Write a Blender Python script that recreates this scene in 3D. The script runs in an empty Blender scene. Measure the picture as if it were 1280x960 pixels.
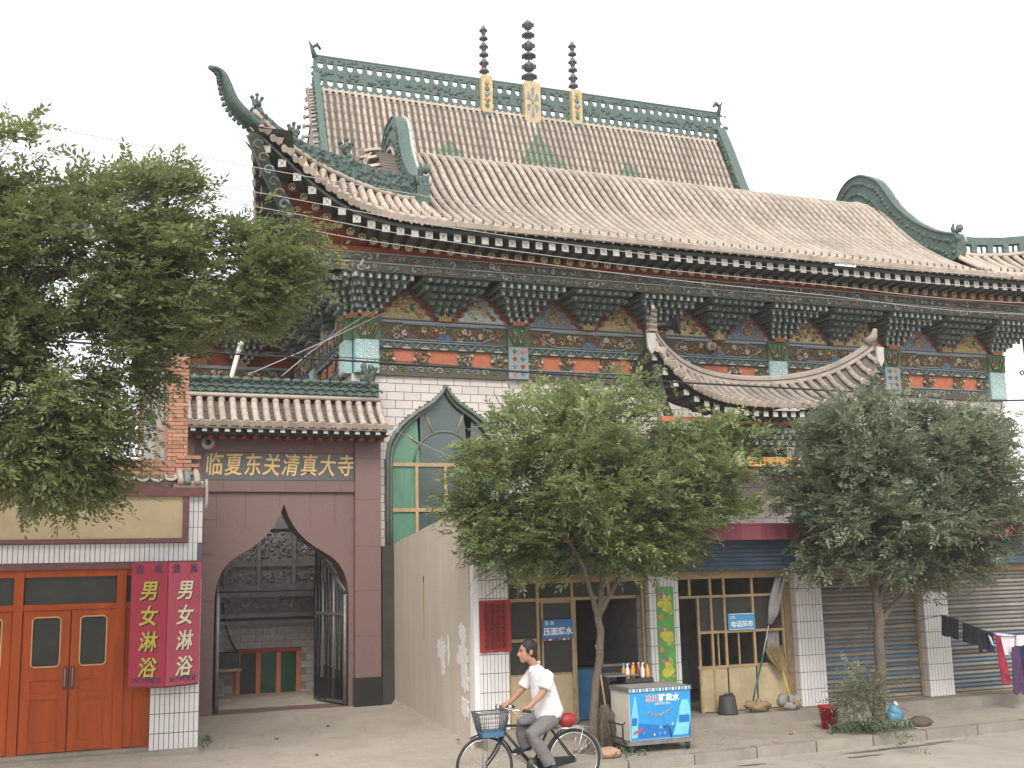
import bpy, bmesh, math, random
import numpy as np
from mathutils import Vector, Matrix
random.seed(7)
rng = np.random.default_rng(11)
R = math.radians
scene = bpy.context.scene
COL = scene.collection

# ------------------------------------------------------------------ camera
cam_d = bpy.data.cameras.new('camera')
cam = bpy.data.objects.new('camera', cam_d)
COL.objects.link(cam)
cam_d.sensor_width = 36.0
cam_d.lens = 1380 / 1280 * 36.0
cam_d.clip_start = 0.1
cam_d.clip_end = 2000
RT, UP, FW = Vector((0.9344, -0.35548, -0.02298)), Vector((-0.03813, -0.16394, 0.98573)), Vector((0.35418, 0.92019, 0.16673))
m4 = Matrix.Identity(4)
for i in range(3):
    m4[i][0], m4[i][1], m4[i][2] = RT[i], UP[i], -FW[i]
m4.translation = Vector((0, 0, 2.6))
cam.matrix_world = m4
scene.camera = cam

# ------------------------------------------------------------------ overcast sky, soft sun, exposure
SUN_EL, SUN_AZ = R(44), R(200)          # veiled sun behind the viewer
world = bpy.data.worlds.new('World')
scene.world = world
world.use_nodes = True
wn = world.node_tree
wn.nodes.clear()
sky = wn.nodes.new('ShaderNodeTexSky')
sky.sky_type = 'NISHITA'
sky.sun_disc = False
sky.sun_elevation = SUN_EL
sky.sun_rotation = SUN_AZ
sky.air_density = 1.0
sky.dust_density = 2.0
sky.ozone_density = 1.0
hs = wn.nodes.new('ShaderNodeHueSaturation')          # cloud veils the blue
hs.inputs['Saturation'].default_value = 0.08
mxs = wn.nodes.new('ShaderNodeMix')
mxs.data_type = 'RGBA'
mxs.inputs['Factor'].default_value = 0.6
mxs.inputs['B'].default_value = (4.75, 4.85, 5.05, 1)   # even cloud layer
bg = wn.nodes.new('ShaderNodeBackground')
bg.inputs['Strength'].default_value = 0.12
wo = wn.nodes.new('ShaderNodeOutputWorld')
wn.links.new(sky.outputs[0], hs.inputs['Color'])
wn.links.new(hs.outputs[0], mxs.inputs['A'])
wn.links.new(mxs.outputs['Result'], bg.inputs['Color'])
wn.links.new(bg.outputs[0], wo.inputs['Surface'])
sun_d = bpy.data.lights.new('sun', 'SUN')
sun_d.energy = 1.1
sun_d.angle = R(25)
sun_d.color = (1.0, 0.96, 0.9)
sun = bpy.data.objects.new('sun', sun_d)
COL.objects.link(sun)
sd = Vector((math.sin(SUN_AZ) * math.cos(SUN_EL), math.cos(SUN_AZ) * math.cos(SUN_EL), math.sin(SUN_EL)))
sun.rotation_euler = sd.to_track_quat('Z', 'Y').to_euler()
sun.location = (0, 0, 40)
scene.view_settings.view_transform = 'Standard'
scene.view_settings.look = 'None'
scene.view_settings.exposure = 1.38
scene.view_settings.gamma = 1.0

# ------------------------------------------------------------------ materials
def C(r, g, b, k=1.0):
    def l(c):
        c /= 255.0
        return (c / 12.92 if c <= 0.04045 else ((c + 0.055) / 1.055) ** 2.4) * k
    return (l(r), l(g), l(b))

MATS = {}
def M(name, rgb, rough=0.8, var=0.18, scale=5.0, bump=0.0, bscale=40.0, metal=0.0, rnd=0.0, spec=0.4, dirt=0.0, dirtcol=(0.09, 0.075, 0.055), streak=False):
    if name in MATS:
        return MATS[name]
    m = bpy.data.materials.new(name)
    m.use_nodes = True
    nt = m.node_tree
    N, L = nt.nodes, nt.links
    b = N['Principled BSDF']
    b.inputs['Roughness'].default_value = rough
    b.inputs['Metallic'].default_value = metal
    b.inputs['Specular IOR Level'].default_value = spec
    geo = N.new('ShaderNodeNewGeometry')
    no = N.new('ShaderNodeTexNoise')
    no.inputs['Scale'].default_value = scale
    no.inputs['Detail'].default_value = 6
    no.inputs['Roughness'].default_value = 0.65
    src = geo.outputs['Position']
    if streak:
        mp = N.new('ShaderNodeMapping')
        mp.inputs['Scale'].default_value = (1, 1, 0.12)
        L.new(src, mp.inputs['Vector'])
        src = mp.outputs[0]
    L.new(src, no.inputs['Vector'])
    ramp = N.new('ShaderNodeMapRange')
    ramp.inputs['From Min'].default_value = 0.25
    ramp.inputs['From Max'].default_value = 0.75
    ramp.inputs['To Min'].default_value = 1 - var
    ramp.inputs['To Max'].default_value = 1 + var
    L.new(no.outputs['Fac'], ramp.inputs['Value'])
    mul = N.new('ShaderNodeVectorMath')
    mul.operation = 'SCALE'
    mul.inputs[0].default_value = rgb
    out = ramp.outputs[0]
    if rnd > 0:
        oi = N.new('ShaderNodeObjectInfo')
        r2 = N.new('ShaderNodeMapRange')
        r2.inputs['To Min'].default_value = 1 - rnd
        r2.inputs['To Max'].default_value = 1 + rnd
        L.new(oi.outputs['Random'], r2.inputs['Value'])
        mm = N.new('ShaderNodeMath')
        mm.operation = 'MULTIPLY'
        L.new(out, mm.inputs[0])
        L.new(r2.outputs[0], mm.inputs[1])
        out = mm.outputs[0]
    L.new(out, mul.inputs['Scale'])
    colout = mul.outputs[0]
    if dirt > 0:
        n2 = N.new('ShaderNodeTexNoise')
        n2.inputs['Scale'].default_value = scale * 0.35
        n2.inputs['Detail'].default_value = 8
        n2.inputs['Roughness'].default_value = 0.7
        L.new(src, n2.inputs['Vector'])
        r3 = N.new('ShaderNodeMapRange')
        r3.inputs['From Min'].default_value = 0.5
        r3.inputs['From Max'].default_value = 0.72
        r3.inputs['To Max'].default_value = dirt
        L.new(n2.outputs['Fac'], r3.inputs['Value'])
        mx = N.new('ShaderNodeMix')
        mx.data_type = 'RGBA'
        L.new(r3.outputs[0], mx.inputs['Factor'])
        L.new(colout, mx.inputs['A'])
        mx.inputs['B'].default_value = (*dirtcol, 1)
        colout = mx.outputs['Result']
    L.new(colout, b.inputs['Base Color'])
    if bump > 0:
        n3 = N.new('ShaderNodeTexNoise')
        n3.inputs['Scale'].default_value = bscale
        n3.inputs['Detail'].default_value = 5
        L.new(geo.outputs['Position'], n3.inputs['Vector'])
        bp = N.new('ShaderNodeBump')
        bp.inputs['Strength'].default_value = bump
        bp.inputs['Distance'].default_value = 0.02
        L.new(n3.outputs['Fac'], bp.inputs['Height'])
        L.new(bp.outputs[0], b.inputs['Normal'])
    MATS[name] = m
    return m

# roof tiles, grey unglazed clay, with weathering
M('roof_tile', (0.405, 0.34, 0.28), 0.85, 0.22, 2.2, 0.3, 60, rnd=0.15, dirt=0.5, dirtcol=(0.20, 0.17, 0.145))
M('roof_tile_old', (0.29, 0.245, 0.205), 0.9, 0.25, 5.0, 0.35, 60, rnd=0.15, dirt=0.5, dirtcol=(0.15, 0.13, 0.11))
M('roof_tile_pale', (0.46, 0.38, 0.31), 0.85, 0.22, 4.0, 0.3, 60, rnd=0.15, dirt=0.45, dirtcol=(0.20, 0.17, 0.145))
M('roof_bed', (0.13, 0.105, 0.085), 0.9, 0.25, 6.0, 0.2, 50)
M('green_glaze', (0.078, 0.125, 0.105), 0.5, 0.6, 22.0, 0.8, 34, dirt=0.75, dirtcol=(0.15, 0.155, 0.135))
M('green_dark', (0.06, 0.085, 0.073), 0.6, 0.5, 20.0, 0.6, 34, dirt=0.6, dirtcol=(0.15, 0.14, 0.12))
M('bracket_green', (0.20, 0.235, 0.21), 0.7, 0.35, 14.0, 0.2, 60, dirt=0.4)
M('bracket_tip', (0.47, 0.50, 0.46), 0.7, 0.45, 18.0, 0.1, 60, dirt=0.7, dirtcol=(0.17, 0.20, 0.18))
M('carve_dark', (0.10, 0.088, 0.060), 0.75, 0.4, 16.0, 0.3, 50, dirt=0.3)
M('carve_olive', (0.17, 0.14, 0.06), 0.75, 0.35, 20.0)
M('carve_ochre', (0.33, 0.19, 0.07), 0.7, 0.3, 20.0)
M('carve_cream', (0.46, 0.40, 0.32), 0.7, 0.2, 20.0)
M('carve_blue', (0.13, 0.19, 0.27), 0.7, 0.3, 20.0)
M('carve_green', (0.09, 0.16, 0.08), 0.7, 0.3, 20.0)
M('trim_pale_blue', (0.25, 0.30, 0.32), 0.6, 0.25, 20.0, dirt=0.2)
M('paint_red', (0.30, 0.055, 0.03), 0.7, 0.25, 8.0, dirt=0.35, dirtcol=(0.08, 0.03, 0.02))
M('paint_orange', (0.50, 0.16, 0.08), 0.7, 0.2, 8.0, dirt=0.35, dirtcol=(0.30, 0.14, 0.09))
M('paint_faded_red', (0.36, 0.105, 0.07), 0.75, 0.25, 9.0, dirt=0.35, dirtcol=(0.22, 0.10, 0.08))
M('paint_amber', (0.60, 0.31, 0.06), 0.6, 0.2, 8.0, dirt=0.3, dirtcol=(0.35, 0.17, 0.05))
M('paint_yellow', (0.41, 0.31, 0.12), 0.7, 0.3, 14.0, dirt=0.25)
M('panel_slate', (0.16, 0.19, 0.22), 0.7, 0.35, 14.0, dirt=0.3)
M('paint_sky', (0.42, 0.46, 0.42), 0.7, 0.3, 14.0, dirt=0.25)
M('paint_sand', (0.48, 0.38, 0.22), 0.7, 0.3, 14.0, dirt=0.25)
M('board_green', (0.10, 0.10, 0.082), 0.7, 0.4, 12.0, 0.3, 40, dirt=0.4)
M('soffit_red', (0.26, 0.05, 0.025), 0.75, 0.25, 6.0, dirt=0.4, dirtcol=(0.06, 0.03, 0.02))
M('rafter_dark', (0.065, 0.07, 0.058), 0.75, 0.3, 9.0)
M('rafter_white', (0.43, 0.41, 0.37), 0.7, 0.2, 25.0, rnd=0.2, dirt=0.35, dirtcol=(0.25, 0.22, 0.18))
M('rafter_mark', (0.20, 0.21, 0.20), 0.7, 0.3, 25.0)
M('gold', (0.72, 0.50, 0.20), 0.5, 0.15, 20.0)
M('wall_tile', (0.59, 0.525, 0.49), 0.35, 0.06, 3.0, rnd=0.05, dirt=0.12, dirtcol=(0.40, 0.33, 0.28))
M('wall_joint', (0.16, 0.12, 0.105), 0.9, 0.2, 8.0)
M('teal_tile', (0.30, 0.45, 0.44), 0.4, 0.15, 10.0, dirt=0.15)
M('teal_ring', (0.62, 0.72, 0.70), 0.4, 0.1, 10.0)
M('win_green', (0.14, 0.175, 0.14), 0.5, 0.2, 10.0, dirt=0.3)
M('win_frame', (0.42, 0.29, 0.15), 0.6, 0.25, 14.0, dirt=0.3)
M('pane_dark', (0.075, 0.10, 0.095), 0.12, 0.2, 2.0, spec=0.6)
M('pane_green', (0.105, 0.235, 0.155), 0.3, 0.35, 5.0, spec=0.5, dirt=0.6, dirtcol=(0.12, 0.15, 0.12), streak=True)
M('pane_bottle', (0.02, 0.075, 0.04), 0.2, 0.4, 3.0, spec=0.3)
M('pane_shop', (0.05, 0.05, 0.045), 0.25, 0.2, 3.0, spec=0.12)
M('granite_red', (0.195, 0.124, 0.114), 0.5, 0.14, 60.0, spec=0.2, rnd=0.03, dirt=0.3, dirtcol=(0.16, 0.105, 0.095))
M('granite_joint', (0.10, 0.05, 0.045), 0.7, 0.1, 10.0)
M('granite_grey', (0.115, 0.11, 0.11), 0.35, 0.15, 60.0)
M('granite_black', (0.025, 0.024, 0.022), 0.25, 0.2, 60.0)
M('brick_grey', (0.37, 0.345, 0.335), 0.85, 0.2, 12.0, rnd=0.12, dirt=0.2)
M('brick_carved', (0.24, 0.23, 0.225), 0.85, 0.3, 12.0, 0.5, 30, dirt=0.3)
M('brick_red', (0.42, 0.21, 0.135), 0.85, 0.25, 14.0, 0.3, 60, rnd=0.22, dirt=0.3, dirtcol=(0.30, 0.22, 0.17))
M('mortar', (0.30, 0.22, 0.17), 0.95, 0.2, 20.0)
M('plaster', (0.54, 0.465, 0.385), 0.9, 0.09, 3.5, 0.35, 30, dirt=0.35, dirtcol=(0.42, 0.355, 0.285), streak=True)
M('plaster_dark', (0.05, 0.042, 0.035), 0.9, 0.3, 5.0)
M('paint_white', (0.74, 0.71, 0.70), 0.6, 0.06, 12.0)
M('strip_tile', (0.66, 0.63, 0.61), 0.3, 0.07, 5.0, rnd=0.05, dirt=0.15, dirtcol=(0.38, 0.34, 0.30))
M('strip_joint', (0.13, 0.12, 0.13), 0.9, 0.2, 8.0)
M('maroon', (0.16, 0.065, 0.065), 0.7, 0.2, 8.0, dirt=0.2)
M('cream_wall', (0.46, 0.36, 0.225), 0.85, 0.12, 2.0, 0.1, 40, dirt=0.4, dirtcol=(0.27, 0.19, 0.10))
M('door_red', (0.36, 0.068, 0.014), 0.6, 0.25, 6.0, 0.15, 30, spec=0.18, dirt=0.6, dirtcol=(0.20, 0.06, 0.028), streak=True)
M('door_edge', (0.62, 0.36, 0.16), 0.5, 0.2, 8.0)
M('spire_grey', (0.11, 0.105, 0.115), 0.6, 0.3, 14.0)
M('metal_dark', (0.05, 0.05, 0.05), 0.5, 0.3, 10.0, metal=0.6)
M('metal_grey', (0.22, 0.21, 0.20), 0.55, 0.25, 10.0, metal=0.4)
M('chrome', (0.75, 0.74, 0.72), 0.22, 0.1, 10.0, metal=1.0)
M('rust_frame', (0.36, 0.25, 0.13), 0.7, 0.3, 12.0, dirt=0.4, dirtcol=(0.16, 0.08, 0.04))
M('panel_cream', (0.42, 0.33, 0.20), 0.8, 0.18, 5.0, dirt=0.4, dirtcol=(0.22, 0.15, 0.09))
M('fascia_magenta', (0.33, 0.085, 0.115), 0.6, 0.12, 4.0, dirt=0.25, dirtcol=(0.25, 0.12, 0.12), streak=True)
M('awning_blue', (0.055, 0.08, 0.125), 0.55, 0.2, 5.0, dirt=0.2)
M('shutter_tan', (0.29, 0.25, 0.205), 0.6, 0.2, 4.0, rnd=0.14, dirt=0.3)
M('shutter_grey', (0.17, 0.17, 0.17), 0.6, 0.2, 4.0, rnd=0.2, dirt=0.3)
M('shutter_blue', (0.13, 0.20, 0.27), 0.55, 0.2, 4.0, rnd=0.2, dirt=0.3, dirtcol=(0.2, 0.17, 0.13))
M('concrete', (0.33, 0.285, 0.23), 0.9, 0.15, 3.0, 0.25, 50, dirt=0.4, dirtcol=(0.22, 0.185, 0.145))
M('concrete_grey', (0.27, 0.24, 0.20), 0.9, 0.18, 3.0, 0.3, 50, rnd=0.1, dirt=0.45, dirtcol=(0.16, 0.135, 0.105))
M('dark_inside', (0.36, 0.33, 0.29), 0.9, 0.2, 4.0)
M('bark', (0.125, 0.098, 0.075), 0.95, 0.3, 14.0, 0.8, 30)
M('sign_red_shaded', (0.36, 0.028, 0.055), 0.55, 0.08, 4.0, dirt=0.15, dirtcol=(0.35, 0.03, 0.06))  # left face of the folded sign, its shade put into the red
M('sign_red_lit', (0.44, 0.075, 0.115), 0.55, 0.08, 4.0)  # right face of the same sign, its brighter light put into the red
M('paper_red', (0.30, 0.035, 0.03), 0.8, 0.1, 8.0, dirt=0.2, dirtcol=(0.22, 0.02, 0.02))
M('ink', (0.05, 0.012, 0.02), 0.8, 0.1)
M('ink_navy', (0.045, 0.06, 0.13), 0.7, 0.1)
M('sign_yellow', (0.50, 0.42, 0.06), 0.5, 0.15, 9.0)
M('sign_cream', (0.72, 0.66, 0.46), 0.5, 0.1, 9.0)
M('sign_blue', (0.035, 0.14, 0.34), 0.5, 0.1, 6.0)
M('sign_cyan', (0.06, 0.28, 0.48), 0.5, 0.1, 6.0)
M('white', (0.78, 0.77, 0.75), 0.5, 0.06, 8.0)
M('poster_green', (0.10, 0.30, 0.07), 0.45, 0.3, 9.0)
M('poster_yellow', (0.55, 0.48, 0.05), 0.45, 0.2, 9.0)
M('poster_lime', (0.36, 0.45, 0.06), 0.45, 0.2, 9.0)
M('poster_orange', (0.55, 0.22, 0.08), 0.45, 0.2, 9.0)
M('poster_purple', (0.25, 0.13, 0.30), 0.45, 0.2, 9.0)
M('freezer_white', (0.62, 0.58, 0.50), 0.45, 0.08, 5.0, dirt=0.25, dirtcol=(0.45, 0.38, 0.28))
M('ad_blue', (0.03, 0.27, 0.58), 0.35, 0.12, 4.0)
M('ad_pale', (0.16, 0.50, 0.74), 0.35, 0.2, 6.0)
M('ad_deep', (0.02, 0.15, 0.42), 0.35, 0.2, 6.0)
M('ad_red', (0.50, 0.06, 0.06), 0.4, 0.1)
M('rubber', (0.03, 0.03, 0.03), 0.8, 0.2)
M('bike_black', (0.02, 0.02, 0.022), 0.35, 0.1)
M('basket_grey', (0.10, 0.105, 0.11), 0.6, 0.2)
M('basket_blue', (0.06, 0.16, 0.28), 0.6, 0.2)
M('bag_red', (0.28, 0.02, 0.02), 0.5, 0.2, 8.0)
M('skin', (0.36, 0.19, 0.125), 0.6, 0.08, 8.0)
M('hair', (0.012, 0.011, 0.011), 0.6, 0.3, 30.0)
M('shirt', (0.72, 0.70, 0.70), 0.85, 0.05, 4.0, 0.9, 9)
M('trousers', (0.16, 0.15, 0.15), 0.9, 0.15, 8.0, 0.9, 12)
M('shoe', (0.02, 0.025, 0.07), 0.6, 0.1)
M('bucket_red', (0.42, 0.015, 0.035), 0.4, 0.1, 5.0)
M('bucket_dark', (0.045, 0.045, 0.045), 0.6, 0.2, 8.0)
M('green_stick', (0.03, 0.11, 0.09), 0.6, 0.2)
M('stick_wood', (0.34, 0.24, 0.13), 0.8, 0.2, 12.0)
M('straw', (0.30, 0.22, 0.10), 0.9, 0.3, 20.0)
M('twigs', (0.15, 0.12, 0.09), 0.9, 0.3, 20.0)
M('rag', (0.25, 0.24, 0.22), 0.9, 0.3, 9.0)
M('sack', (0.25, 0.17, 0.10), 0.9, 0.3, 9.0)
M('stone', (0.42, 0.26, 0.17), 0.9, 0.25, 9.0, 0.5, 25)
M('bag_blue', (0.10, 0.25, 0.36), 0.5, 0.3, 9.0)
M('cloth_black', (0.015, 0.015, 0.02), 0.9, 0.3, 9.0)
M('cloth_navy', (0.015, 0.02, 0.06), 0.9, 0.3, 9.0)
M('cloth_white', (0.66, 0.62, 0.64), 0.9, 0.1, 9.0)
M('cloth_red', (0.33, 0.025, 0.05), 0.9, 0.5, 14.0, dirt=0.8, dirtcol=(0.05, 0.02, 0.03))
M('cloth_purple', (0.075, 0.035, 0.09), 0.9, 0.5, 16.0, dirt=0.7, dirtcol=(0.04, 0.03, 0.06))
M('wire_black', (0.02, 0.02, 0.02), 0.6, 0.1)
M('wire_pale', (0.42, 0.40, 0.38), 0.5, 0.1)
M('pipe_white', (0.62, 0.57, 0.50), 0.6, 0.1)
M('tank_blue', (0.03, 0.12, 0.25), 0.4, 0.2)
M('bottle_orange', (0.60, 0.28, 0.05), 0.2, 0.2)
M('bottle_dark', (0.10, 0.03, 0.02), 0.2, 0.2)
M('soil', (0.10, 0.08, 0.055), 0.95, 0.3, 12.0, 0.5, 30)

def asphalt(name, rgb, k, cell, crack):
    # worn surface: broad stains, fine aggregate, wandering cracks and pale dust
    m = M(name, rgb, 0.92, 0.16, 1.1, 0.45, 70, dirt=0.6, dirtcol=tuple(c * k for c in rgb))
    nt = m.node_tree
    N, L = nt.nodes, nt.links
    b_ = N['Principled BSDF']
    old = b_.inputs['Base Color'].links[0].from_socket
    geo = N.new('ShaderNodeNewGeometry')
    w = N.new('ShaderNodeTexNoise')
    w.inputs['Scale'].default_value = 1.7
    w.inputs['Detail'].default_value = 5
    L.new(geo.outputs['Position'], w.inputs['Vector'])
    ad_ = N.new('ShaderNodeVectorMath')
    ad_.operation = 'MULTIPLY_ADD'
    L.new(w.outputs['Color'], ad_.inputs[0])
    ad_.inputs[1].default_value = (.9, .9, .9)
    L.new(geo.outputs['Position'], ad_.inputs[2])
    vo = N.new('ShaderNodeTexVoronoi')
    vo.feature = 'DISTANCE_TO_EDGE'
    vo.inputs['Scale'].default_value = cell
    L.new(ad_.outputs[0], vo.inputs['Vector'])
    cr = N.new('ShaderNodeMapRange')
    cr.inputs['From Min'].default_value = 0.0
    cr.inputs['From Max'].default_value = 0.012
    cr.inputs['To Min'].default_value = crack
    cr.inputs['To Max'].default_value = 0.0
    L.new(vo.outputs['Distance'], cr.inputs['Value'])
    mx = N.new('ShaderNodeMix')
    mx.data_type = 'RGBA'
    L.new(cr.outputs[0], mx.inputs['Factor'])
    L.new(old, mx.inputs['A'])
    mx.inputs['B'].default_value = (0.09, 0.075, 0.06, 1)
    ag = N.new('ShaderNodeTexNoise')
    ag.inputs['Scale'].default_value = 90
    ag.inputs['Detail'].default_value = 3
    L.new(geo.outputs['Position'], ag.inputs['Vector'])
    ar = N.new('ShaderNodeMapRange')
    ar.inputs['From Min'].default_value = .3
    ar.inputs['From Max'].default_value = .7
    ar.inputs['To Min'].default_value = .72
    ar.inputs['To Max'].default_value = 1.28
    L.new(ag.outputs['Fac'], ar.inputs['Value'])
    st_ = N.new('ShaderNodeTexNoise')
    st_.inputs['Scale'].default_value = 3.4
    st_.inputs['Detail'].default_value = 9
    st_.inputs['Roughness'].default_value = .75
    L.new(ad_.outputs[0], st_.inputs['Vector'])
    sr = N.new('ShaderNodeMapRange')
    sr.inputs['From Min'].default_value = .55
    sr.inputs['From Max'].default_value = .68
    sr.inputs['To Min'].default_value = 1.0
    sr.inputs['To Max'].default_value = .8
    L.new(st_.outputs['Fac'], sr.inputs['Value'])
    mm = N.new('ShaderNodeMath')
    mm.operation = 'MULTIPLY'
    L.new(ar.outputs[0], mm.inputs[0])
    L.new(sr.outputs[0], mm.inputs[1])
    sc_ = N.new('ShaderNodeVectorMath')
    sc_.operation = 'SCALE'
    L.new(mx.outputs['Result'], sc_.inputs[0])
    L.new(mm.outputs[0], sc_.inputs['Scale'])
    L.new(sc_.outputs[0], b_.inputs['Base Color'])
    return m
asphalt('road_surface', (0.36, 0.32, 0.265), 0.80, .35, .3)
asphalt('forecourt_concrete', (0.38, 0.33, 0.27), 0.86, .3, .15)
asphalt('pavement_concrete', (0.33, 0.285, 0.23), 0.75, .55, .4)

def leaf_material(name, dark, light):
    m = bpy.data.materials.new(name)
    m.use_nodes = True
    nt = m.node_tree
    N, L = nt.nodes, nt.links
    N.clear()
    out = N.new('ShaderNodeOutputMaterial')
    at = N.new('ShaderNodeAttribute')
    at.attribute_name = 'tint'
    mx = N.new('ShaderNodeMix')
    mx.data_type = 'RGBA'
    mx.inputs['A'].default_value = (*dark, 1)
    mx.inputs['B'].default_value = (*light, 1)
    L.new(at.outputs['Fac'], mx.inputs['Factor'])
    b = N.new('ShaderNodeBsdfPrincipled')
    b.inputs['Roughness'].default_value = 0.42
    b.inputs['Specular IOR Level'].default_value = 0.6
    tr = N.new('ShaderNodeBsdfTranslucent')
    ms = N.new('ShaderNodeMixShader')
    ms.inputs[0].default_value = 0.42
    L.new(mx.outputs['Result'], b.inputs['Base Color'])
    L.new(mx.outputs['Result'], tr.inputs['Color'])
    L.new(b.outputs[0], ms.inputs[1])
    L.new(tr.outputs[0], ms.inputs[2])
    L.new(ms.outputs[0], out.inputs['Surface'])
    MATS[name] = m
    return m
leaf_material('leaf_mid', (0.145, 0.185, 0.072), (0.335, 0.385, 0.150))
leaf_material('leaf_grey', (0.145, 0.168, 0.105), (0.285, 0.310, 0.190))
leaf_material('leaf_dark', (0.115, 0.145, 0.056), (0.290, 0.330, 0.120))

def roof_with_diamonds():
    m = MATS['roof_tile'].copy()
    m.name = 'roof_tile_green_diamonds'
    nt = m.node_tree
    N, L = nt.nodes, nt.links
    b = N['Principled BSDF']
    old = b.inputs['Base Color'].links[0].from_socket
    geo = N.new('ShaderNodeNewGeometry')
    sep = N.new('ShaderNodeSeparateXYZ')
    L.new(geo.outputs['Position'], sep.inputs[0])
    def math_(op, a, c):
        n = N.new('ShaderNodeMath')
        n.operation = op
        for k, v in ((0, a), (1, c)):
            if v is None:
                continue
            if isinstance(v, (int, float)):
                n.inputs[k].default_value = v
            else:
                L.new(v, n.inputs[k])
        return n.outputs[0]
    tot = None
    for x0, z0, a, c in ((12.55, 13.9, 1.3, 2.05), (9.6, 13.9, 1.0, 1.4), (15.5, 13.9, 1.0, 1.4)):
        dx = math_('DIVIDE', math_('ABSOLUTE', math_('SUBTRACT', sep.outputs['X'], x0), None), a)
        dz = math_('DIVIDE', math_('ABSOLUTE', math_('SUBTRACT', sep.outputs['Z'], z0), None), c)
        s = math_('LESS_THAN', math_('ADD', dx, dz), 1.0)
        tot = s if tot is None else math_('MAXIMUM', tot, s)
    mx = N.new('ShaderNodeMix')
    mx.data_type = 'RGBA'
    L.new(tot, mx.inputs['Factor'])
    L.new(old, mx.inputs['A'])
    mx.inputs['B'].default_value = (0.17, 0.24, 0.16, 1)
    L.new(mx.outputs['Result'], b.inputs['Base Color'])
    MATS['roof_tile_green_diamonds'] = m
roof_with_diamonds()

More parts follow.
